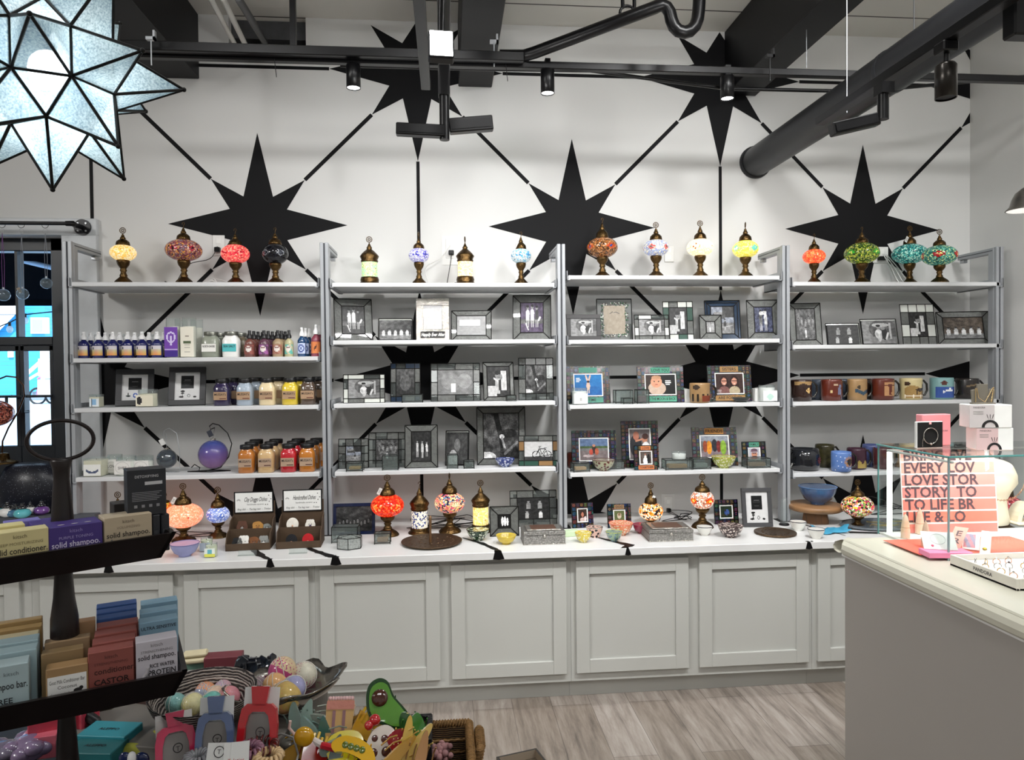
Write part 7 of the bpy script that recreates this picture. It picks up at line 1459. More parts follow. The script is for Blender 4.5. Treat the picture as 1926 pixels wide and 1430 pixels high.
# ================================================================ TIERED TRAY STAND
TH=R(24); te=Vector((math.cos(TH),math.sin(TH),0)); tn=Vector((-te.y,te.x,0)); NR=Vector((1.6197,-2.7369,0)); LL=.30; TC0=NR-te*LL+tn*.125
LL=.302
for _ in range(8): TC0=NR-te*LL+tn*.125; LL+=(proj((TC0.x,TC0.y,1.1))[0]-122)/FPX*1.2
THU=R(36); ue=Vector((math.cos(THU),math.sin(THU),0)); un=Vector((-ue.y,ue.x,0))
def TW(a,b,z): p=TC0+(ue*a+un*b if z>1.16 else te*a+tn*b); return Vector((p.x,p.y,z))
def ta(px,b,z):
    lo,hi=-.8,.6
    for _ in range(40):
        m_=(lo+hi)/2
        if proj(TW(m_,b,z))[0]<px: lo=m_
        else: hi=m_
    return lo
st_=thing('tiered_tray_stand','dark-stained wooden tiered tray stand with turned pole and oval ring handle','display stand',(TC0.x,TC0.y,.76),TH)
def traym(L_,W_,z,h=.045,fl=.02):
    m=MB(); z0=z-.76; zt=z0; zb=z0-h; t=.008
    a,b=L_,W_/2; ai,bi=L_-fl,W_/2-fl
    for (p1,p2,q1,q2) in (((-a,-b),(a,-b),(-ai,-bi),(ai,-bi)),((a,-b),(a,b),(ai,-bi),(ai,bi)),((a,b),(-a,b),(ai,bi),(-ai,bi)),((-a,b),(-a,-b),(-ai,bi),(-ai,-bi))):
        nx=Vector((p2[1]-p1[1],-(p2[0]-p1[0]),0)).normalized()*-t
        vs=[(q1[0],q1[1],zb),(q2[0],q2[1],zb),(p2[0],p2[1],zt),(p1[0],p1[1],zt)]; vs+=[(v[0]+nx.x,v[1]+nx.y,v[2]) for v in vs]
        m.add(vs,[(0,1,2,3),(7,6,5,4),(3,2,6,7),(0,4,5,1),(0,3,7,4),(1,5,6,2)],DWOOD)
    m.box(-ai,-bi,zb,ai,bi,zb+.006,DWOOD); return m
WU=.17; zU=1.266; zL=1.046; LU=None
lo=.1
for k in range(200):
    LU=.12+.001*k
    if proj(TW(LU,-WU/2,zU))[0]>331: break
build(traym(LU+.0,WU,zU),'upper_tray',st_,rz=THU-TH); build(traym(LL,.25,zL),'lower_tray',st_)
zt0=1.34; ztop_=None
for k in range(400):
    z=1.2+k*.001
    if proj(TW(0,0,z))[1]<864: ztop_=z; break
H0=ztop_-.76; A0=zU-.045-.76; B0=zL-.045-.76
pr=[(.03,0),(.03,.01),(.016,.03),(.02,.06),(.026,.11),(.02,.18),(.016,B0-.012),(.02,B0),(.02,B0+.012),(.017,B0+.03),(.024,B0+.044),(.022,B0+.05),(.0245,B0+.06),(.031,B0+.10),(.030,B0+.13),(.023,B0+.165),(.0185,A0-.002),(.026,A0+.02),(.0285,A0+.04),(.025,A0+.07),(.019,H0-.05),(.017,H0-.035),(.0185,H0-.018),(.0235,H0-.004),(.022,H0),(0,H0)]
pr=[(r*.70,z) for r,z in pr]
build(MB().lathe(pr,DWOOD,28,cap=False),'pole',st_)
d=(Vector(TW(0,0,ztop_))-CAM).dot(CW); w_=.0483; h_=37*d/FPX
build(MB().tube([(w_*math.cos(a*PI/20),0,H0+h_-.002+h_*math.sin(a*PI/20)) for a in range(40)],.0033,Mt('dark_iron','2a2424',.35,.6),8,True),'ring_handle',st_)
def tbox(name,label,cat,group,px0,px1,zt,b,dpt,h,col,lines=(),tray='U',extra=None,mat=None,topcol=None,lean=0):
    """carton standing in a tray; px0..px1 front face edges, zt tray rim height, b distance of the front face behind the pole axis"""
    zb=(zU if tray=='U' else zL)-.0385; zz=zb+h*.6; a0=ta(px0,b,zz); a1=ta(px1,b,zz); w=a1-a0; P_=TW((a0+a1)/2,b,zb)
    o=thing(name,label,cat,P_,THU if tray=='U' else TH,group); cm=mat or Mt('carton_'+col,col,.55,var=.02)
    m=MB(); m.box(-w/2,0,0,w/2,dpt,h,cm,.0012); build(m,'carton',o)
    if lines:
        m=MB()
        for (t,zf,sz,cc,kw) in lines: m.text(t,sz,Mt('ink_'+cc,cc,.6),kw.get('x',0)*w,h*zf,-.0006,bold=kw.get('b',0),maxw=w*kw.get('mw',.9),shear=kw.get('sh',0),align=kw.get('al','CENTER'))
        if extra: extra(m,w,h)
        build(m,'printing',o)
    return o
S_='solid shampoo.'; G1='solid shampoo and conditioner cartons'
def drop(m,w,h,c='9a8c84',x=-.35,z=.28): m.add([(w*x-.010,-.0006,h*z),(w*x+.010,-.0006,h*z),(w*x,-.0006,h*z+.018)],[(0,1,2)],Mt('ink_'+c,c,.6))
def dots(w_=0):
    def f(m,w,h):
        for i in range(3): m.lathe([(.004,h+.0004),(0,h+.0005)],Mt('ink_f0ece4','f0ece4',.6),10,cx=-w*.25+w*.25*i,cy=.012,sx=1.3,sy=.5,cap=False)
        drop(m,w,h,'c8c0dc')
    return f
bU=-WU/2+.019; hU=.074
tbox('shampoo_carton','pale yellow carton lettered solid conditioner COCONUT, front of the upper tray','carton',G1,-18,92,zU,bU,.03,hU,'d8cc96',(('kitsch',.84,.008,'6a6040',{}),('DEEP MOISTURIZING',.70,.0065,'8a8058',{'mw':.85}),('solid conditioner.',.52,.0135,'3a3226',{'b':.012,'mw':.95}),('COCONUT',.34,.0125,'3a3226',{'b':.02,'x':.08})),extra=lambda m,w,h:drop(m,w,h))
tbox('shampoo_carton','second pale yellow carton just behind the coconut one','carton',G1,-30,48,zU,bU+.034,.03,hU+.004,'dcd090')
tbox('shampoo_carton','violet carton lettered PURPLE TONING solid shampoo','carton',G1,92,193,zU,bU,.055,hU-.002,'43307c',(('kitsch',.84,.008,'9a8cc8',{}),('PURPLE TONING',.70,.0065,'a89cd0',{}),(S_,.52,.0135,'e0d8f0',{'b':.012,'mw':.9}),('',.34,.012,'20143c',{'b':.02})),extra=dots())
tbox('shampoo_carton','violet carton behind the purple toning one, beside the pole','carton',G1,60,112,zU,bU+.06,.05,hU-.004,'4c3a88')
tbox('shampoo_carton','lilac carton at the back by the pole','carton',G1,10,78,zU,bU+.092,.03,hU-.002,'7c74bc'); tbox('shampoo_carton','dusty pink carton at the back of the upper tray','carton',G1,-30,28,zU,bU+.09,.03,hU-.006,'a87c88')
tbox('shampoo_carton','beige carton lettered solid shampoo CASTOR','carton',G1,196,286,zU,bU,.045,hU+.002,'bcac92',(('kitsch',.84,.008,'6a5c48',{}),('VOLUMIZING',.72,.006,'8a7c68',{}),(S_,.54,.0125,'2c2420',{'b':.012,'mw':.9}),('CASTOR',.36,.012,'2c2420',{'b':.02,'x':.1})),extra=lambda m,w,h:drop(m,w,h,'6c6c6e'))
BKC=Mt('charcoal_carton','23252a',.5,var=.03)
def blk(m,w,h):
    for i in range(6): m.box(-w*.38,-.0006,h*(.50-.035*i),w*(.38-.06*(i%3)),-.0002,h*(.512-.035*i),Mt('ink_8c8c90','8c8c90',.6))
    m.box(-w*.05,-.0008,h*.66,w*.4,-.0002,h*.73,Mt('ink_c8c8ca','c8c8ca',.6))
    for i in range(4): m.lathe([(.0028,0),(0,.0)],MC['ink_8c8c90'],8,cx=-w*.3+i*w*.2,cy=0) if 0 else m.box(-w*.33+i*w*.19,-.0006,h*.18,-w*.33+i*w*.19+.005,-.0002,h*.24,MC['ink_8c8c90'])
zb_=zU-.0385
tbox('soap_carton','charcoal carton lower in the stack, beside the beige one','carton','charcoal cartons',287,301,zU,bU+.012,.055,hU-.006,'23252a',(('|||||',.4,.02,'6c6c70',{'mw':.5}),),mat=BKC)
tbox('soap_carton','charcoal carton lower in the stack, at the tray end','carton','charcoal cartons',303,319,zU,bU+.02,.055,hU-.008,'23252a',(('|||||',.4,.02,'6c6c70',{'mw':.5}),),mat=BKC)
a0=ta(238,bU+.02,zb_+.11); a1=ta(293,bU+.02,zb_+.11); P_=TW((a0+a1)/2+.008,bU+.016,zb_+hU-.0055); o=thing('soap_carton','upright charcoal carton with white small print standing on the stack','carton',P_,THU-R(6),'charcoal cartons'); w=.062; h=.082
build(MB().box(-w/2,0,0,w/2,.042,h,BKC,.001),'carton',o); m=MB(); m.text('DETOXIFYING',.0065,MC.get('ink_c8c8ca') or Mt('ink_c8c8ca','c8c8ca',.6),0,h*.82,-.0006,bold=.01,maxw=w*.6); blk(m,w,h); build(m,'printing',o)
tbox('soap_carton','grey-topped flat carton behind the beige one','carton','charcoal cartons',190,246,zU,bU+.075,.05,.06,'3a3c40',mat=Mt('carton_3a3c40','3a3c40',.5))
tbox('soap_carton','brown-black flat carton behind the upright charcoal one','carton','charcoal cartons',215,262,zU,bU+.098,.035,.082,'2a2422')
# lower tray
bL=-.125+.024; hL=.092
tbox('shampoo_carton','blue-grey carton lettered shampoo bar FREE','carton',G1,-28,54,zL,bL,.035,hL,'a8bcc0',(('kitsch',.82,.0085,'5a6468',{'x':.1}),('shampoo bar.',.60,.015,'262a2e',{'b':.012,'mw':.95}),('FREE',.36,.012,'262a2e',{'b':.02,'x':-.1})),tray='L',extra=lambda m,w,h:m.sph(-w*.32,-.0004,h*.86,.005,INK,sy=.1,n=8,m=6))
for i in range(2): tbox('shampoo_carton',('first','second')[i]+' blue-grey carton queued behind the shampoo bar one','carton',G1,-20+6*i,70+3*i,zL,bL+.04+.034*i,.032,hL+.006+.004*i,'9cb4ba',tray='L')
tbox('kraft_packet','cream packet standing behind the blue-grey cartons','packet','kraft packets',-20,74,zL,bL+.108,.02,hL+.010,'c8bc98',tray='L')
for i in range(2): tbox('kraft_packet',('lower','upper')[i]+' kraft brown packet at the back of the lower tray','packet','kraft packets',-20,80,zL,bL+.135+.022*i,.018,hL+.014+.006*i,'a88a58',tray='L')
tbox('kraft_packet','kraft packet labelled Goat Milk Conditioner Bar Coconut','packet','kraft packets',86,166,zL,bL+.0,.028,.074,'a08058',(('Goat Milk Conditioner Bar',.66,.0085,'2c2622',{'mw':.84}),('Coconut',.54,.0075,'2c2622',{}),('all natural handmade soap with',.42,.005,'6a6460',{'x':-.05,'mw':.7})),tray='L',extra=lambda m,w,h:(m.box(-w*.46,-.0004,.0,w*.46,-.0001,h*.82,WHITE),m.sph(w*.25,-.0006,h*.46,.006,INK,sy=.08,sz=.6,n=8,m=6),m.sph(w*.33,-.0006,h*.5,.003,INK,sy=.1,n=8,m=6),m.box(w*.19,-.001,h*.33,w*.205,-.0005,h*.43,INK),m.box(w*.29,-.001,h*.33,w*.305,-.0005,h*.43,INK)))
PLW=Mt('plastic_wrap','c8c4be',.15,alpha=.45,coat=1)
for i,(p0,p1,bb,hh,cc) in enumerate(((78,158,.035,.088,'8c7450'),(84,170,.075,.092,'9a8060'),(95,180,.125,.104,'a5805c'))): tbox('kraft_packet',('nearest','middle','rearmost')[i]+' plastic wrapped kraft soap packet beside the pole','packet','kraft packets',p0,p1,zL,bL+bb,.022,hh,cc,tray='L')
for i in range(4):
    tbox('shampoo_carton',('front','second','third','rear')[i]+' rust-red carton of the row lettered conditioner CASTOR OIL','carton',G1,166-0*i if i==0 else 170+4*i,252+3*i,zL,bL+.001+.032*i,.030,hL-.004+.003*i,'8a4a42',((('kitsch',.85,.008,'4a2420',{}),('STRENGTHENING',.74,.006,'5a2c28',{}),('conditioner.',.58,.013,'3a1814',{'b':.012,'x':.08}),('CASTOR',.38,.013,'1c0c0a',{'b':.02,'x':0}),('OIL',.22,.013,'1c0c0a',{'b':.02,'x':-.15})) if i==0 else ()),tray='L')
tbox('shampoo_carton','white carton lettered solid shampoo RICE WATER PROTEIN','carton',G1,256,334,zL,bL,.034,hL,'c4c0c8',(('kitsch',.88,.008,'6a6668',{}),('STRENGTHENING',.78,.006,'6a6668',{}),(S_,.66,.012,'241f22',{'b':.012,'mw':.9}),('RICE WATER',.50,.009,'241f22',{'b':.02,'x':.12,'mw':.6}),('PROTEIN',.36,.0125,'241f22',{'b':.02,'x':.12,'mw':.66})),tray='L',extra=lambda m,w,h:m.tube([(-w*.33,-.001,h*.34),(-w*.24,-.001,h*.42),(-w*.22,-.001,h*.52)],.003,Mt('ink_a8a4a8','a8a4a8',.5),6))
for i in range(3): tbox('shampoo_carton',('front','middle','rear')[i]+' light blue ULTRA SENSITIVE carton behind the white one','carton',G1,262+2*i,335,zL,bL+.075+.045*i,.03,hL+.008+.003*i,'7ea0b4',((('ULTRA SENSITIVE',.86,.008,'24303a',{'b':.015}),) if i==0 else ()),tray='L')
for i in range(3): tbox('shampoo_carton',('front','middle','rear')[i]+' navy blue carton behind the rust-red row','carton',G1,182,258,zL,bL+.135+.03*i,.026,hL+.008+.002*i,'2c4a80',tray='L')
# ================================================================ LOW TABLE WITH CLIPS AND BATH BOMBS
TZ=.76
tb=thing('low_display_table','black low display table under the clips and bath bombs','table',(0,0,0))
m=MB().box(.55,-3.25,TZ-.03,1.76,-2.25,TZ,Mt('black_laminate','131214',.5),.003).box(1.755,-3.25,TZ-.03,1.985,-2.46,TZ,Mt('black_laminate','131214',.5),.003); build(m,'top',tb)
for sx in (.6,1.69):
    for sy in (-3.2,-2.31): build(MB().box(sx,sy,0,sx+.05,sy+.05,TZ-.03,MC['black_laminate'],.002),'leg',tb)
RZb=.825; c_=onZ(617,1290,RZb); rs=thing('display_riser','taupe box riser under the silver platter and wicker bowl','riser',(c_.x,c_.y,TZ+.0005),R(-14)); build(MB().box(-.44,-.30,0,0,0,RZb-TZ,Mt('taupe_riser','6f6a64',.6),.002),'box',rs)
def wickM(n,c1,c2,axis=2,sc=170):
    if n in MC: return MC[n]
    m,nt,p=nodes(n); tc=N(nt,'ShaderNodeTexCoord'); w1=N(nt,'ShaderNodeTexWave',bands_direction='Z'); w1.inputs['Scale'].default_value=sc/2; w1.inputs['Distortion'].default_value=3.5; w1.inputs['Detail'].default_value=2; nt.links.new(tc.outputs['Object'],w1.inputs[0]); cr=N(nt,'ShaderNodeValToRGB'); e=cr.color_ramp.elements; e[0].position=.3; e[0].color=(*hexc(c2),1); e[1].position=.7; e[1].color=(*hexc(c1),1); nt.links.new(w1.outputs[0],cr.inputs[0]); nt.links.new(cr.outputs[0],p.inputs['Base Color']); b=N(nt,'ShaderNodeBump'); b.inputs['Strength'].default_value=1; b.inputs['Distance'].default_value=.004; nt.links.new(w1.outputs[0],b.inputs['Height']); nt.links.new(b.outputs[0],p.inputs['Normal']); p.inputs['Roughness'].default_value=.7; MC[n]=m; return m
WK=wickM('striped_weave','a89c94','241c1c',sc=120)
P_=onZ(383,1338,RZb+.03); s=mpp(P_); R_=.104; o=thing('woven_bowl','black and grey woven bowl of small wrapped bath bombs','bowl',(P_.x,P_.y,RZb+.006),0,rot=(R(5),R(0),R(20)))
m=MB(); m.lathe([(.05,0),(.075,.012),(R_*.92,.045),(R_,.066),(R_*1.0,.070),(R_*.94,.066),(R_*.84,.044),(.06,.016),(0,.012)],WK,44,cap=False,sx=1.0,sy=.92)
for k in range(3): m.tube([((R_*(.80+.08*k))*math.cos(a*PI/20),(R_*(.80+.08*k))*.92*math.sin(a*PI/20),.036+.014*k) for a in range(40)],.0022,Mt('weave_pale','b4a8a0',.7),5,True)
build(m,'bowl',o)
def bomb(label,px,py,z,r,c1,c2=None,group='small wrapped bath bombs in the woven bowl',strings=False):
    P_=onZ(px,py,z); o=thing('bath_bomb',label,'bath bomb',(P_.x,P_.y,z),rnd.uniform(0,3),group)
    m=MB(); A=Mt('bomb_'+c1,c1,.55,var=.12,scale=120,bump=.3,bscale=300,coat=.7); m.sph(0,0,0,r,A,n=20,m=14); 
    if c2:
        B=Mt('bomb_'+c2,c2,.55,var=.12,scale=120,coat=.7); m2=[(r*1.004*math.sin(PI*j/10*.5),r*1.004*math.cos(PI*j/10*.5)) for j in range(11)]; m.M=RY(R(35))@RX(R(25)); m.lathe(m2,B,20,cap=False)
    build(m,'ball',o)
    m=MB()
    for k in range(2): m.M=RZ(k*.4)@RX(R(70+k*12)); m.tube([(r*1.03*math.cos(a*PI/10),r*1.03*math.sin(a*PI/10),0) for a in range(20)],.0006 if not strings else .0009,Mt('wrap_band','d8d4cc' if not strings else 'b09868',.3),4,True)
    build(m,'wrap_band',o)
zz=RZb+.04
for lb,px,py,cc,c2,r in (('teal wrapped bath bomb at the bowl front edge',330,1325,'7fb4b0',None,.022),('yellow wrapped bath bomb beside the teal one',362,1325,'d8cc84','e4dca8',.022),('lilac and orange bath bomb at the bowl centre',386,1303,'9aa0b8','e8a070',.022),('blue-green bath bomb in the bowl front',398,1322,'6cae9c','74c0b4',.022),('lilac bath bomb at the bowl rear',420,1298,'98a0bc','c8a0a8',.021),('orange and pink bath bomb by the bowl rim',430,1312,'d89070','d88c98',.023),('pale peach bath bomb in the bowl middle',405,1308,'e0c0a8',None,.019)): bomb(lb,px,py,zz,r,cc,c2)
# silver scalloped platter with large bombs
P_=onZ(540,1314,RZb+.02); o=thing('silver_platter','silver scalloped shell platter heaped with large bath bombs','platter',(P_.x,P_.y,RZb+.002),R(30)); m=MB(); vs=[];n=48;K=8
for j in range(K+1):
    t=j/K
    for i in range(n):
        a=2*PI*i/n; rr_=t*(.125+.012*math.cos(a*7)*t); vs.append((rr_*1.0*math.cos(a),rr_*.66*math.sin(a),.004+.05*t**3+.007*math.cos(a*7)*t*t))
m.add(vs,[(j*n+i,j*n+(i+1)%n,(j+1)*n+(i+1)%n,(j+1)*n+i) for j in range(K) for i in range(n)],Mt('pewter_polish','9a9690',.2,.95,var=.1),smooth=True); ob=build(m,'dish',o); ob.modifiers.new('t','SOLIDIFY').thickness=.003
zz=RZb+.045
for lb,px,py,cc,c2,r,dz in (('magenta and cream bath bomb, highest on the platter',531,1262,'b83c78','d8c098',.030,.02),('pink, white and blue bath bomb at the platter end',571,1270,'c87090','d8d4c0',.028,.0),('apricot bath bomb below the magenta one',517,1290,'e0ac70',None,.026,.01),('lavender bath bomb against the apricot pair',552,1295,'a4a4cc',None,.025,.01),('orange-yellow stringed bath bomb at the platter front',537,1312,'d8a068','d0b060',.032,.0),('yellow-green bath bomb by the platter rim',500,1308,'ccc070','d8a878',.022,-.01),('mauve bath bomb half under the apricot one',487,1290,'a08c94',None,.020,-.01)): bomb(lb,px,py,zz+dz,r,cc,c2,'large bath bombs on the silver platter',True)
def tpos(px,py,z): return onZ(px,py,z)
def bx(name,label,cat,px,py,z,w,dp,h,col,rz=0,tx=0,ty=0,group=None,txt=None,mat=None):
    P_=tpos(px,py,z); o=thing(name,label,cat,(P_.x,P_.y,z+.0005),0,group,rot=(R(tx),R(ty),R(rz))); build(MB().box(-w/2,-dp/2,0,w/2,dp/2,h,mat or Mt('bx_'+col,col,.5,var=.03),.0015),'box',o)
    if txt: m=MB(); m.M=T_((0,-dp*.1,h+.0006))@RX(R(-90)); m.text(txt,.012,INK,0,0,0,bold=.01,maxw=w*.8); build(m,'lettering',o)
    return o
bx('soap_box','dark red soap box at the rear of the riser','soap box',422,1258,RZb,.085,.04,.035,'74343c',4,group='soap boxes on the riser'); bx('soap_box','pale green slatted soap box by the tray stand','soap box',378,1256,RZb,.06,.03,.02,'6c9080',0,group='soap boxes on the riser')
P_=tpos(478,1270,RZb); m=MB(); rr=random.Random(11)
for k in range(40): m.M=T_((rr.uniform(-.038,.038),rr.uniform(-.022,.022),rr.uniform(.012,.034)))@RX(rr.random()*3)@RY(rr.random()*3); q_=rr.uniform(.006,.011); m.box(-q_,-q_,-q_,q_,q_,q_,Mt('black_crystal','1c2028',.15,.2,coat=1,var=.5),.002)
m.M=Matrix(); m.box(-.04,-.022,0,.04,.022,.025,MC['black_crystal'],.004); setp(build(m,'crystal_soap',None,(P_.x,P_.y,RZb+.001)),'lumpy glossy black crystal soap beside the dark red box','soap')
P_=tpos(366,1246,RZb+.02); m=MB().box(-.03,-.016,0,.03,.016,.012,Mt('cream_soap','d8cca8',.6),.004); m.box(-.026,-.012,.013,.03,.018,.024,MC['cream_soap'],.004); setp(build(m,'cream_soap_bars',None,(P_.x,P_.y,RZb+.021),R(10)),'pair of cream soap bars on the green box','soap')
bx('photo_tin','dark floral tin at the riser front beside the tray stand','tin',270,1335,.80,.07,.05,.035,'4a3430',-20); bx('price_block','white folded price card before the floral tin','card',262,1352,TZ,.06,.04,.02,'9c988e',-25)
bx('carton_white','pale box lid lying under the woven bowl','box',330,1372,TZ,.10,.05,.012,'8c8a82',-18)
# teal boxes, soaps
bx('teal_box','front teal carton on the low table','carton',182,1446,TZ+.03,.095,.06,.045,'1c6468',-8,group='teal cartons',txt='ALEPPO'); bx('teal_box','rear teal carton on the low table','carton',208,1418,TZ+.03,.10,.06,.05,'2a8a98',-10,group='teal cartons',txt='ALEPPO')
def lump(name,label,cat,px,py,z,r,col,n=9,seed=1,sq=.6,spread=1.0,group=None,flow=True):
    P_=tpos(px,py,z); rr=random.Random(seed); A=Mt('lump_'+col,col,.25,var=.15,scale=60,coat=.7); m=MB(); m.sph(0,0,r*.5,r*.8,A,sz=.7,n=16,m=10)
    for k in range(n): a=2*PI*k/n; m.sph(r*.62*spread*math.cos(a),r*.62*spread*math.sin(a),r*(.5+.2*(k%2)),r*.40,A,sz=.8,n=10,m=8)
    return setp(build(m,name,None,(P_.x,P_.y,z)),label,cat,group)
bx('soap_block','upper glossy red soap block behind the stand pole','soap',98,1388,TZ+.05,.075,.05,.06,'c04050',20,group='red and pink soaps',mat=Mt('red_soap','cc4458',.2,coat=.8,var=.2,bump=.4)); bx('soap_block','red soap block right of the stand pole','soap',148,1378,TZ+.045,.06,.05,.055,'c04050',-15,group='red and pink soaps',mat=MC['red_soap'])
bx('soap_block','lower coral soap block beside the pole foot','soap',80,1418,TZ+.03,.065,.05,.045,'c85a64',10,group='red and pink soaps',mat=Mt('coral_soap','d06878',.2,coat=.8,var=.2,bump=.4))
lump('flower_soap','mauve flower shaped soap at the picture corner','soap',55,1428,TZ+.03,.045,'7c6a88',8,2); lump('flower_soap','grey-violet flower soap beyond the mauve one','soap',8,1436,TZ+.03,.04,'6c6478',8,3)
P_=tpos(180,1352,TZ+.05); o=thing('metal_card_tin','gold-edged dark tin leaning behind the soaps','tin',(P_.x,P_.y,TZ+.04),0,rot=(R(-15),R(-18),R(25))); build(MB().box(-.04,-.012,0,.04,.012,.04,Mt('tin_dark','3c382e',.35,.5),.004),'tin',o); build(MB().tube([(-.04,-.013,.04),(.04,-.013,.04)],.002,GLD),'gold_edge',o)
P_=tpos(160,1372,TZ+.05); setp(build(MB().tube([(-.03,0,.05),(0,-.01,.06),(.03,-.02,.045),(.055,-.03,.01)],[.006,.012,.011,.006],Mt('black_satin','0d0c10',.4),10),'satin_headband',None,(P_.x,P_.y,TZ+.03)),'black satin hair band curled behind the teal boxes','hair band')
P_=tpos(255,1420,TZ+.03); m=MB(); m.tube([(.045*math.cos(a*PI/14),.03*math.sin(a*PI/14),.03+.006*math.sin(3*a*PI/14)) for a in range(28)],.013,Mt('lime_cloth','a8a83c',.7,var=.2,bump=.4),9,True); setp(build(m,'headband',None,(P_.x,P_.y,TZ+.02)),'yellow-green knotted cloth headband','hair band')
P_=tpos(250,1436,TZ+.06); o=thing('bow_clip','navy and white bow hair clip on the yellow-green headband','hair clip',(P_.x,P_.y,TZ+.07)); build(MB().sph(-.014,0,0,.012,Mt('navy_acetate','1c2850',.2,coat=.8),sy=.4,n=12,m=8).sph(.016,0,-.004,.014,MC['navy_acetate'],sy=.4,n=12,m=8),'bow',o); build(MB().sph(0,-.004,.002,.008,WHITE,sz=1.5,n=10,m=8),'knot',o)
# claw clips on white cards
def clawclip(label,px0,px1,pyt,pyb,z,col,rz,lean=14):
    cx=(px0+px1)/2; P_=tpos(cx,pyb,z); s=mpp(P_); w=(px1-px0)*s; h=(pyb-pyt)*s/.93; o=thing('arch_hair_clip',label,'hair clip',(P_.x,P_.y,z),0,'arched acetate hair clips on white cards',rot=(R(-lean),0,R(rz))); A=Mt('acetate_'+col,col,.14,coat=1,var=.08)
    k=w/2; hb=h*.74; t=w*.17
    outer=[(-k,0),(-k*.98,hb*.6),(-k*.86,hb*.9),(-k*.6,hb),(k*.6,hb),(k*.86,hb*.9),(k*.98,hb*.6),(k,0)]; inner=[(k-t,0),(k*.98-t*1.05,hb*.52),(k*.7-t*.6,hb*.76),(k*.3,hb*.84),(-k*.3,hb*.84),(-k*.7+t*.6,hb*.76),(-k*.98+t*1.05,hb*.52),(-k+t,0)]
    m=MB(); m.M=RX(R(90)); n=8
    for i in range(n-1):
        a,b=outer[i],outer[i+1]; c,d=inner[n-2-i],inner[n-1-i]; q=[a,d,c,b] if 0 else [a,b,c,d]
        m.poly([a,b,c,d],-.004,.006,A)
    m.poly([(-k*.34,hb*.96),(-k*.46,h),(k*.46,h),(k*.34,hb*.96)],-.002,.006,A); build(m,'arch',o)
    m=MB(); m.box(-k*.92,.010,.0,k*.86,.0115,h*.97,WHITE); build(m,'card',o)
    m=MB(); m.box(-k*.62,.002,0,k*.62,.004,hb*.78,Mt('smoke_acetate','9c9894',.2,alpha=.6,coat=.5)); M0=m.M; m.M=T_((k*.1,.0012,hb*.42))@RX(R(90)); m.tube([(k*.22*math.cos(a*PI/10),k*.22*math.sin(a*PI/10),0) for a in range(20)],.0007,INK,4,True); m.M=T_((k*.1,.0012,hb*.34)); m.text('T',k*.34,INK); build(m,'window_panel',o)
    return o
clawclip('red arched hair clip on a white card',444,520,1308,1418,TZ+.06,'c81420',-6,16); clawclip('slate blue arched hair clip on a white card',368,438,1325,1428,TZ+.06,'5a6c94',4,14); clawclip('pink-red arched hair clip on a white card, tilted',296,368,1352,1440,TZ+.05,'cc2c58',24,18)
for i,(px,py,rz,tx) in enumerate(((408,1420,-4,''),(443,1418,6,'Teleties'))):
    P_=tpos(px,py+30,TZ+.07); o=thing('clip_card',('white hair tie card printed with a circled T','white hair tie card with small red print')[i],'card',(P_.x,P_.y,TZ+.07),0,rot=(R(-25),0,R(rz))); m=MB().box(-.022,-.0008,0,.022,.0008,.045,WHITE); M0=m.M
    if i==0: m.M=T_((0,-.0014,.03))@RX(R(90)); m.tube([(.009*math.cos(a*PI/10),.009*math.sin(a*PI/10),0) for a in range(20)],.0007,INK,4,True); m.M=T_((0,-.0014,.0265)); m.text('T',.011,INK)
    else: m.text('Teleties',.009,Mt('ink_c03038','c03038',.6),0,.012,-.0014)
    build(m,'card',o)
def coil(label,px,py,z,col,R0=.022,r=.0035,group='spiral hair ties'):
    P_=tpos(px,py,z); pts=[]
    for k in range(110): a=2*PI*k/110; b=a*16; pts.append(((R0+.007*math.cos(b))*math.cos(a),(R0+.007*math.cos(b))*math.sin(a),.008+.007*math.sin(b)))
    setp(build(MB().tube(pts,r,Mt('coil_'+col,col,.2,coat=.8),5,True),'spiral_hair_tie',None,(P_.x,P_.y,z)),label,'hair tie',group)
coil('mauve spiral hair tie beside the white cards',465,1420,TZ+.075,'8a5c70'); coil('dark copper spiral hair tie below the red clip',490,1412,TZ+.075,'5a1c18',.026,.0022); coil('cream spiral hair tie below the red clip',505,1432,TZ+.07,'d8b888',.02); coil('grey spiral hair tie by the slate clip',372,1434,TZ+.07,'8a8c90',.018)
coil('dusky pink spiral hair tie tucked behind the pink-red clip',345,1392,TZ+.03,'4a3c40',.02)
setp(build(MB().tube([(0,0,0),(.02,-.01,.012),(.045,-.02,.008),(.06,-.05,-.01),(.06,-.10,-.02)],.0022,Mt('cord_grey','8c8c88',.5),6),'elastic_cord',None,tuple(tpos(512,1388,TZ+.07))),'grey elastic cord looping beside the red clip','cord')
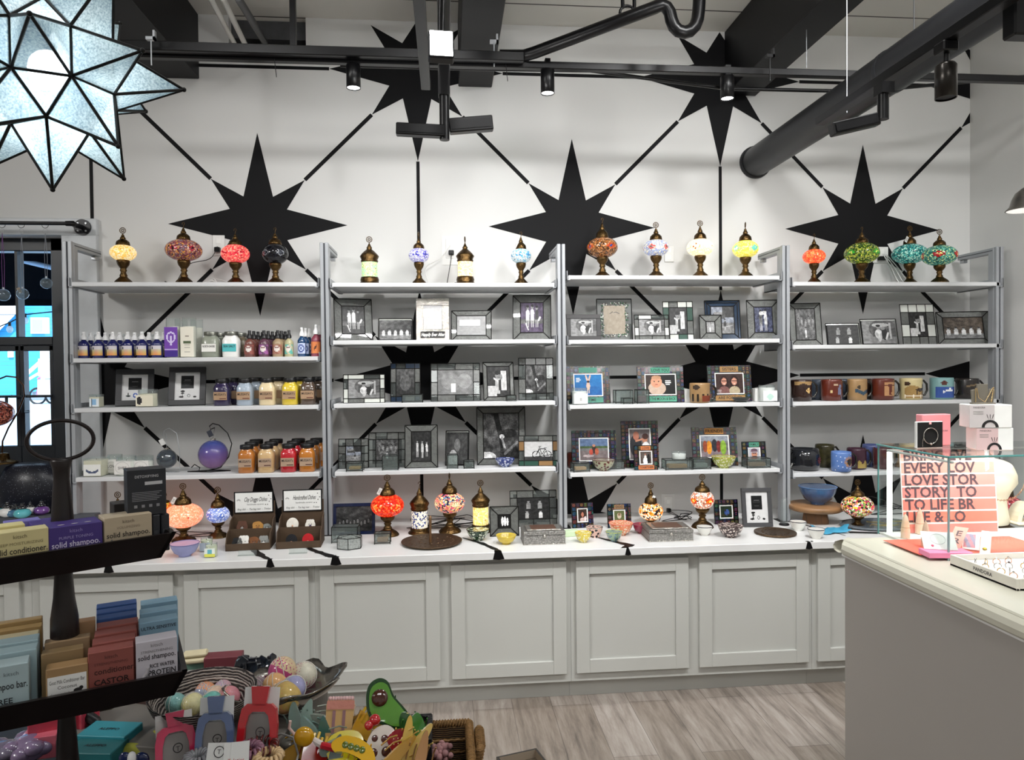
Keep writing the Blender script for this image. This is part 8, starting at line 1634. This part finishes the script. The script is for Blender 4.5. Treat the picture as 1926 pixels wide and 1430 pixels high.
# novelty claw clips heap
def shape(name,label,px,py,z,pts,th,col,rot=(0,0,0),deco=None,sc=1,group='novelty hair clips in the heap'):
    P_=tpos(px,py,z); o=thing(name,label,'hair clip',(P_.x,P_.y,z),0,group,rot=tuple(R(a) for a in rot)); A=Mt('acet_'+col,col,.15,coat=1,var=.08)
    m=MB(); m.M=RX(R(90)); p2=[(x*sc,y*sc) for x,y in pts]; m.poly(p2,-th/2,th/2,A); build(m,'plate',o)
    if deco:
        for nm,fn in deco: mm=MB(); fn(mm); build(mm,nm,o)
    # claw teeth behind
    mm=MB(); 
    for k in range(5): mm.tube([((k-2)*.012*sc,.004,.018*sc),((k-2)*.012*sc,.022,.008*sc),((k-2)*.012*sc,.026,-.012*sc)],.0016,A,5)
    build(mm,'claw',o); return o
def smooth(pts,k=4):
    out=[];n=len(pts)
    for i in range(n):
        a,b,c,d=[Vector(pts[(i+j)%n]) for j in(-1,0,1,2)]
        for t in range(k): t/=k; out.append(tuple(.5*((2*b)+(c-a)*t+(2*a-5*b+4*c-d)*t*t+(3*b-a-3*c+d)*t**3)))
    return out
av=smooth([(-.035,.02),(-.028,.045),(-.008,.055),(.010,.046),(.020,.02),(.040,-.005),(.052,-.025),(.046,-.044),(.024,-.046),(-.005,-.032),(-.030,-.014)])
def avd(m): m.M=T_((0,-.0075,0))@RX(R(90)); m.poly([(x*.84,y*.84+.001) for x,y in av],-.001,.001,Mt('acet_avo_in','5f9a38',.15,coat=1,var=.08))
def pit(m): m.sph(-.008,-.009,.018,.0165,Mt('acet_pit','4a2418',.15,coat=1),sy=.3,n=20,m=12)
shape('avocado_hair_clip','green avocado shaped hair clip with brown pit',722,1330,TZ+.105,av,.012,'1c4420',(-22,0,8),[('flesh',avd),('pit',pit)],sc=1.0)
ck=[(-.026,-.04),(.024,-.04),(.028,.028),(.022,.042),(-.024,.042),(-.029,.028)]
def ckd(m):
    m.box(-.0275,-.0075,.020,.0275,-.005,.036,Mt('frost_pink','d89080',.5,bump=.6)); 
    for k in range(9): m.sph(-.022+.0055*k,-.004,.040,.0045,Mt('frost_light','e8c0c0',.5,bump=.5),n=7,m=5)
    for k in (-.012,.008): m.box(k-.003,-.0075,-.038,k+.003,-.006,.018,Mt('cake_mauve','9c7478',.5))
shape('cake_hair_clip','layered pink cake slice hair clip with frosting',640,1355,TZ+.085,ck,.012,'d8b070',(-24,0,-4),[('frosting',ckd)])
fr=[(-.022,-.02),(.022,-.02),(.028,.02),(-.028,.02)]
def frd(m):
    for k in range(6): m.box(-.024+.0085*k,-.005,.0,-.0185+.0085*k,.004,.03+.004*(k%3),Mt('fries_yellow','d8b020',.3,coat=.6),.001)
shape('fries_hair_clip','yellow french fries hair clip',688,1368,TZ+.075,fr,.010,'c8952c',(-30,38,0),[('fries',frd)]); shape('fries_hair_clip','second fries hair clip with a dark red carton',592,1418,TZ+.055,fr,.012,'8c1018',(-35,25,10),[('fries',frd)])
ic=smooth([(-.018,-.04),(.016,-.042),(.030,-.012),(.024,.02),(.0,.032),(-.022,.018),(-.028,-.012)])
def spots(m):
    for x,y,r in((-.01,-.02,.008),(.012,-.012,.009),(.002,.008,.007),(-.016,.004,.006),(.012,-.032,.006),(.016,.012,.005)): m.sph(x,-.0062,y,r,Mt('cow_brown','4a2014',.2,coat=.6),sy=.08,n=9,m=6)
def cherry(m): m.sph(-.026,-.004,.034,.011,Mt('cherry_red','b81018',.12,coat=1),n=14,m=10); m.sph(-.034,-.006,.022,.009,MC['cherry_red'],n=12,m=8)
shape('cow_spot_hair_clip','brown and white cow-spotted hair clip with cherries',718,1398,TZ+.075,ic,.011,'ded6cc',(-30,20,0),[('spots',spots),('cherries',cherry)])
bn=smooth([(-.045,.0),(-.03,.016),(.0,.020),(.03,.01),(.046,-.014),(.040,-.022),(.015,-.012),(-.015,-.008),(-.036,-.012)])
shape('banana_hair_clip','yellow fish shaped hair clip with green edge, front of the heap',668,1412,TZ+.085,bn,.014,'d8a818',(-40,15,-10),[('scales',lambda m:[m.sph(-.02+.011*k,-.008,.003,.006,Mt('fish_green','5a6a18',.2,coat=1),sy=.25,n=9,m=6) for k in range(4)])]); shape('yellow_zigzag_hair_clip','bright yellow patterned hair clip with white rim',650,1406,TZ+.06,smooth([(-.03,-.02),(.01,-.03),(.034,-.01),(.028,.02),(-.01,.03),(-.034,.015)]),.010,'e0d020',(-35,-10,10))
shape('strawberry_hair_clip','dark red strawberry hair clip by the black basket',752,1397,TZ+.075,smooth([(0,-.03),(.02,-.008),(.022,.014),(.006,.024),(-.014,.02),(-.024,.004)]),.014,'8c1420',(-25,0,10),[('seeds',lambda m:[m.sph(-.012+.008*(k%4),-.0075,-.01+.009*(k//4),.0013,Mt('seed_cream','e8c890',.4),n=5,m=4) for k in range(12)])])
lf=smooth([(-.005,-.035),(.014,-.02),(.018,.008),(.004,.03),(-.012,.016),(-.016,-.012)])
shape('leaf_hair_clip','green leaf hair clip at the edge of the wicker basket',781,1372,TZ+.08,lf,.008,'3f7a34',(-20,5,10)); shape('leaf_hair_clip','darker leaf hair clip beside the green one',768,1368,TZ+.07,lf,.008,'2c5a2c',(-20,-30,0))
for i,(px,py,ry,cc,lb) in enumerate(((766,1392,8,'c8a850','upright banana-yellow hair clip arm'),(786,1400,42,'d0b060','slanting banana-yellow hair clip arm toward the basket'),(748,1418,55,'b88c38','mustard hair clip arm crossing the heap'),(792,1422,15,'a87c50','peach striped hair clip arm'))): shape('banana_peel_hair_clip',lb,px,py,TZ+.085,smooth([(-.007,-.04),(.007,-.04),(.010,0),(.004,.038),(-.004,.038),(-.010,0)]),.008,cc,(-25,ry,0))
TQ='6a8a84'
for i,(px,py,ry,z_,cc,lb) in enumerate(((556,1358,-12,.09,'7a9088','frosted green-grey wing hair clip, tallest of the heap side'),(575,1352,14,.09,'88a096','frosted green-grey wing hair clip, right wing'),(585,1380,-35,.075,'86a49c','translucent green wing clip lying low'),(604,1358,-75,.085,'a8b0a4','translucent grey butterfly wing clip'),(612,1385,-10,.07,'3f7068','teal ribbed hair clip fin'),(640,1400,80,.075,'8c9a90','clear grey curved hair clip under the cake slice'),(632,1422,10,.06,'70807c','grey-green forked hair clip at the picture edge'),(560,1412,70,.06,'b08428','amber leaf hair clip beside the fries carton'))): shape('wing_hair_clip',lb,px,py,TZ+z_-.01,smooth([(-.010,-.035),(.008,-.038),(.014,-.005),(.008,.022),(.0,.038),(-.012,.012)]),.008,cc,(-22,ry,0))
P_=tpos(572,1386,TZ+.09); o=thing('yolk_hair_clip','round yellow yolk hair clip in the heap','hair clip',(P_.x,P_.y,TZ+.09)); build(MB().sph(0,0,0,.019,Mt('yolk_yellow','d8a010',.1,coat=1),sy=.6,n=20,m=12),'yolk',o); build(MB().tube([(-.02,.01,0),(-.03,.012,.012),(-.028,.012,.026)],.003,Mt('pink_white_bead','e0c0b8',.3),6),'beads',o)
P_=tpos(545,1396,TZ+.05); setp(build(MB().sph(0,0,0,.02,Mt('smoky_shell','6c6a62',.2,coat=.8),sz=.6,n=14,m=8).sph(.03,-.01,-.005,.018,Mt('amber_shell','b8862c',.2,coat=.8),sz=.5,n=14,m=8),'shell_hair_clip',None,(P_.x,P_.y,TZ+.05)),'smoky and amber shell hair clip left of the fries','hair clip')
for i,(px,py,cc,lb) in enumerate(((602,1400,'e8e0dc','white and red striped candy hair clip'),(620,1406,'c82030','red ribbon hair clip across the fries carton'),(775,1415,'b02030','red hair clip centre under the banana arms'))): 
    P_=tpos(px,py,TZ+.07); setp(build(MB().box(-.018,-.006,-.006,.018,.006,.006,Mt('bar_'+cc,cc,.2,coat=.8),.003),'bar_hair_clip',None,(P_.x,P_.y,TZ+.07),rot=(0,R(20),R(25*i-20))),lb,'hair clip','bar hair clips')
# dark basket behind, wicker basket
P_=tpos(722,1395,TZ+.02); o=thing('black_basket','black ribbed basket behind the novelty clips','basket',(P_.x,P_.y-.01,TZ+.0005)); m=MB()
m.box(-.10,.03,0,.10,.04,.06,Mt('black_weave','0c0c0e',.6,bump=1,bscale=90),.003); m.box(-.10,-.08,0,.10,-.07,.05,MC['black_weave']); m.box(-.10,-.07,0,-.09,.03,.06,MC['black_weave']); m.box(.09,-.07,0,.10,.03,.06,MC['black_weave']); m.box(-.10,-.08,0,.10,.04,.006,MC['black_weave'])
for k in range(24): m.tube([(-.098+.0085*k,.029,.004),(-.098+.0085*k,  .029,.059)],.0022,MC['black_weave'],5)
build(m,'basket',o)
SG_=wickM('seagrass_weave','8a6a3c','33220f',sc=150); SGR=Mt('seagrass_rope','866438',.7,var=.3,scale=120,bump=1,bscale=160)
bc=tpos(832,1362,.80); o=thing('seagrass_basket','brown seagrass basket with roped rim and handle beside the low table','basket',(0,0,0)); X0,X1=onZ(772,1358,.80).x,onZ(882,1358,.80).x; Y1=bc.y; Y0=Y1-.26; z0=.64
X0=max(X0,1.995)
ros=[]
m=MB(); m.box(X0,Y1-.008,z0,X1,Y1,.795,SG_); m.box(X0,Y0,z0,X1,Y0+.008,.795,SG_); m.box(X0,Y0,z0,X0+.008,Y1,.795,SG_); m.box(X1-.008,Y0,z0,X1,Y1,.795,SG_); m.box(X0,Y0,z0,X1,Y1,z0+.01,SG_); build(m,'woven_walls',o)
def rope(m,pts,r,closed=False):
    m.tube(pts,r,SGR,9,closed)
    P=[Vector(p) for p in pts]+([Vector(pts[0])] if closed else [])
    for i in range(len(P)-1):
        L=(P[i+1]-P[i]).length; n=max(1,int(L/.006))
        for k in range(n): q=P[i].lerp(P[i+1],(k+.5)/n); d=(P[i+1]-P[i]).normalized(); m.M=T_(q)@d.to_track_quat('Z','Y').to_matrix().to_4x4()@RX(R(18)); m.tube([((r+.0006)*math.cos(a*PI/4),(r+.0006)*math.sin(a*PI/4),0) for a in range(8)],.0016,SGR,4,True)
    m.M=Matrix()
m=MB(); rope(m,[(X0,Y1,.80),(X1,Y1,.80),(X1,Y0,.80),(X0,Y0,.80)],.0075,True)
for zz_ in (.72,.745,.77):
    m.tube([(X0+.01+i*(X1-X0-.02)/12,Y1-.010-.003*(i%2),zz_) for i in range(13)],.003,SGR,5)
build(m,'roped_rim',o); m=MB(); rope(m,[(X1+.012,Y1-.03,.76),(X1+.02,Y1-.03,.80),(X1+.02,Y1-.10,.80),(X1+.012,Y1-.10,.76)],.0085); build(m,'handle',o)
build(MB().box(X0+.02,Y0+.02,0,X1-.02,Y1-.02,z0,Mt('pedestal_dark','1c1a1a',.6),.004),'pedestal',o)
rr=random.Random(21); P_=tpos(826,1424,.75); m=MB()
for k in range(40): a=rr.random()*6.28; r=rr.uniform(.0,.03); m.sph(r*math.cos(a),r*math.sin(a),rr.uniform(0,.02),rr.uniform(.005,.009),Mt('pink_knit','a87c7c',.8,var=.3),n=6,m=4)
setp(build(m,'scrunchie',None,(P_.x,P_.y,.75)),'dusty pink crinkled scrunchie in the seagrass basket','scrunchie')
P_=tpos(806,1414,.755); m=MB()
for k in range(8): m.box(-.016+.004*k,-.01+rr.uniform(-.004,.004),0,-.013+.004*k,.01,.012+.004*(k%3),Mt('blue_grey_lace','94a0aa',.7),.001)
setp(build(m,'lace_tie',None,(P_.x,P_.y,.75),R(20)),'blue-grey lace hair tie beside the pink scrunchie','hair tie')
q=onZ(985,1446,.62); o=thing('wooden_crate','small pale wooden crate corner at the bottom of the view','crate',(q.x,q.y-.06,.60),R(16)); CRW=plankM('crate_wood','a89a88',2,.02); m=MB(); m.box(-.05,.055,0,.05,.06,.06,CRW); m.box(-.05,-.06,0,.05,-.055,.06,CRW); m.box(-.05,-.055,0,-.045,.055,.06,CRW); m.box(.045,-.055,0,.05,.055,.06,CRW); m.box(-.05,-.06,0,.05,.06,.004,CRW); build(m,'crate',o); build(MB().box(-.045,-.045,-.60,.045,.045,-.0005,MC['pedestal_dark']),'pedestal',o)
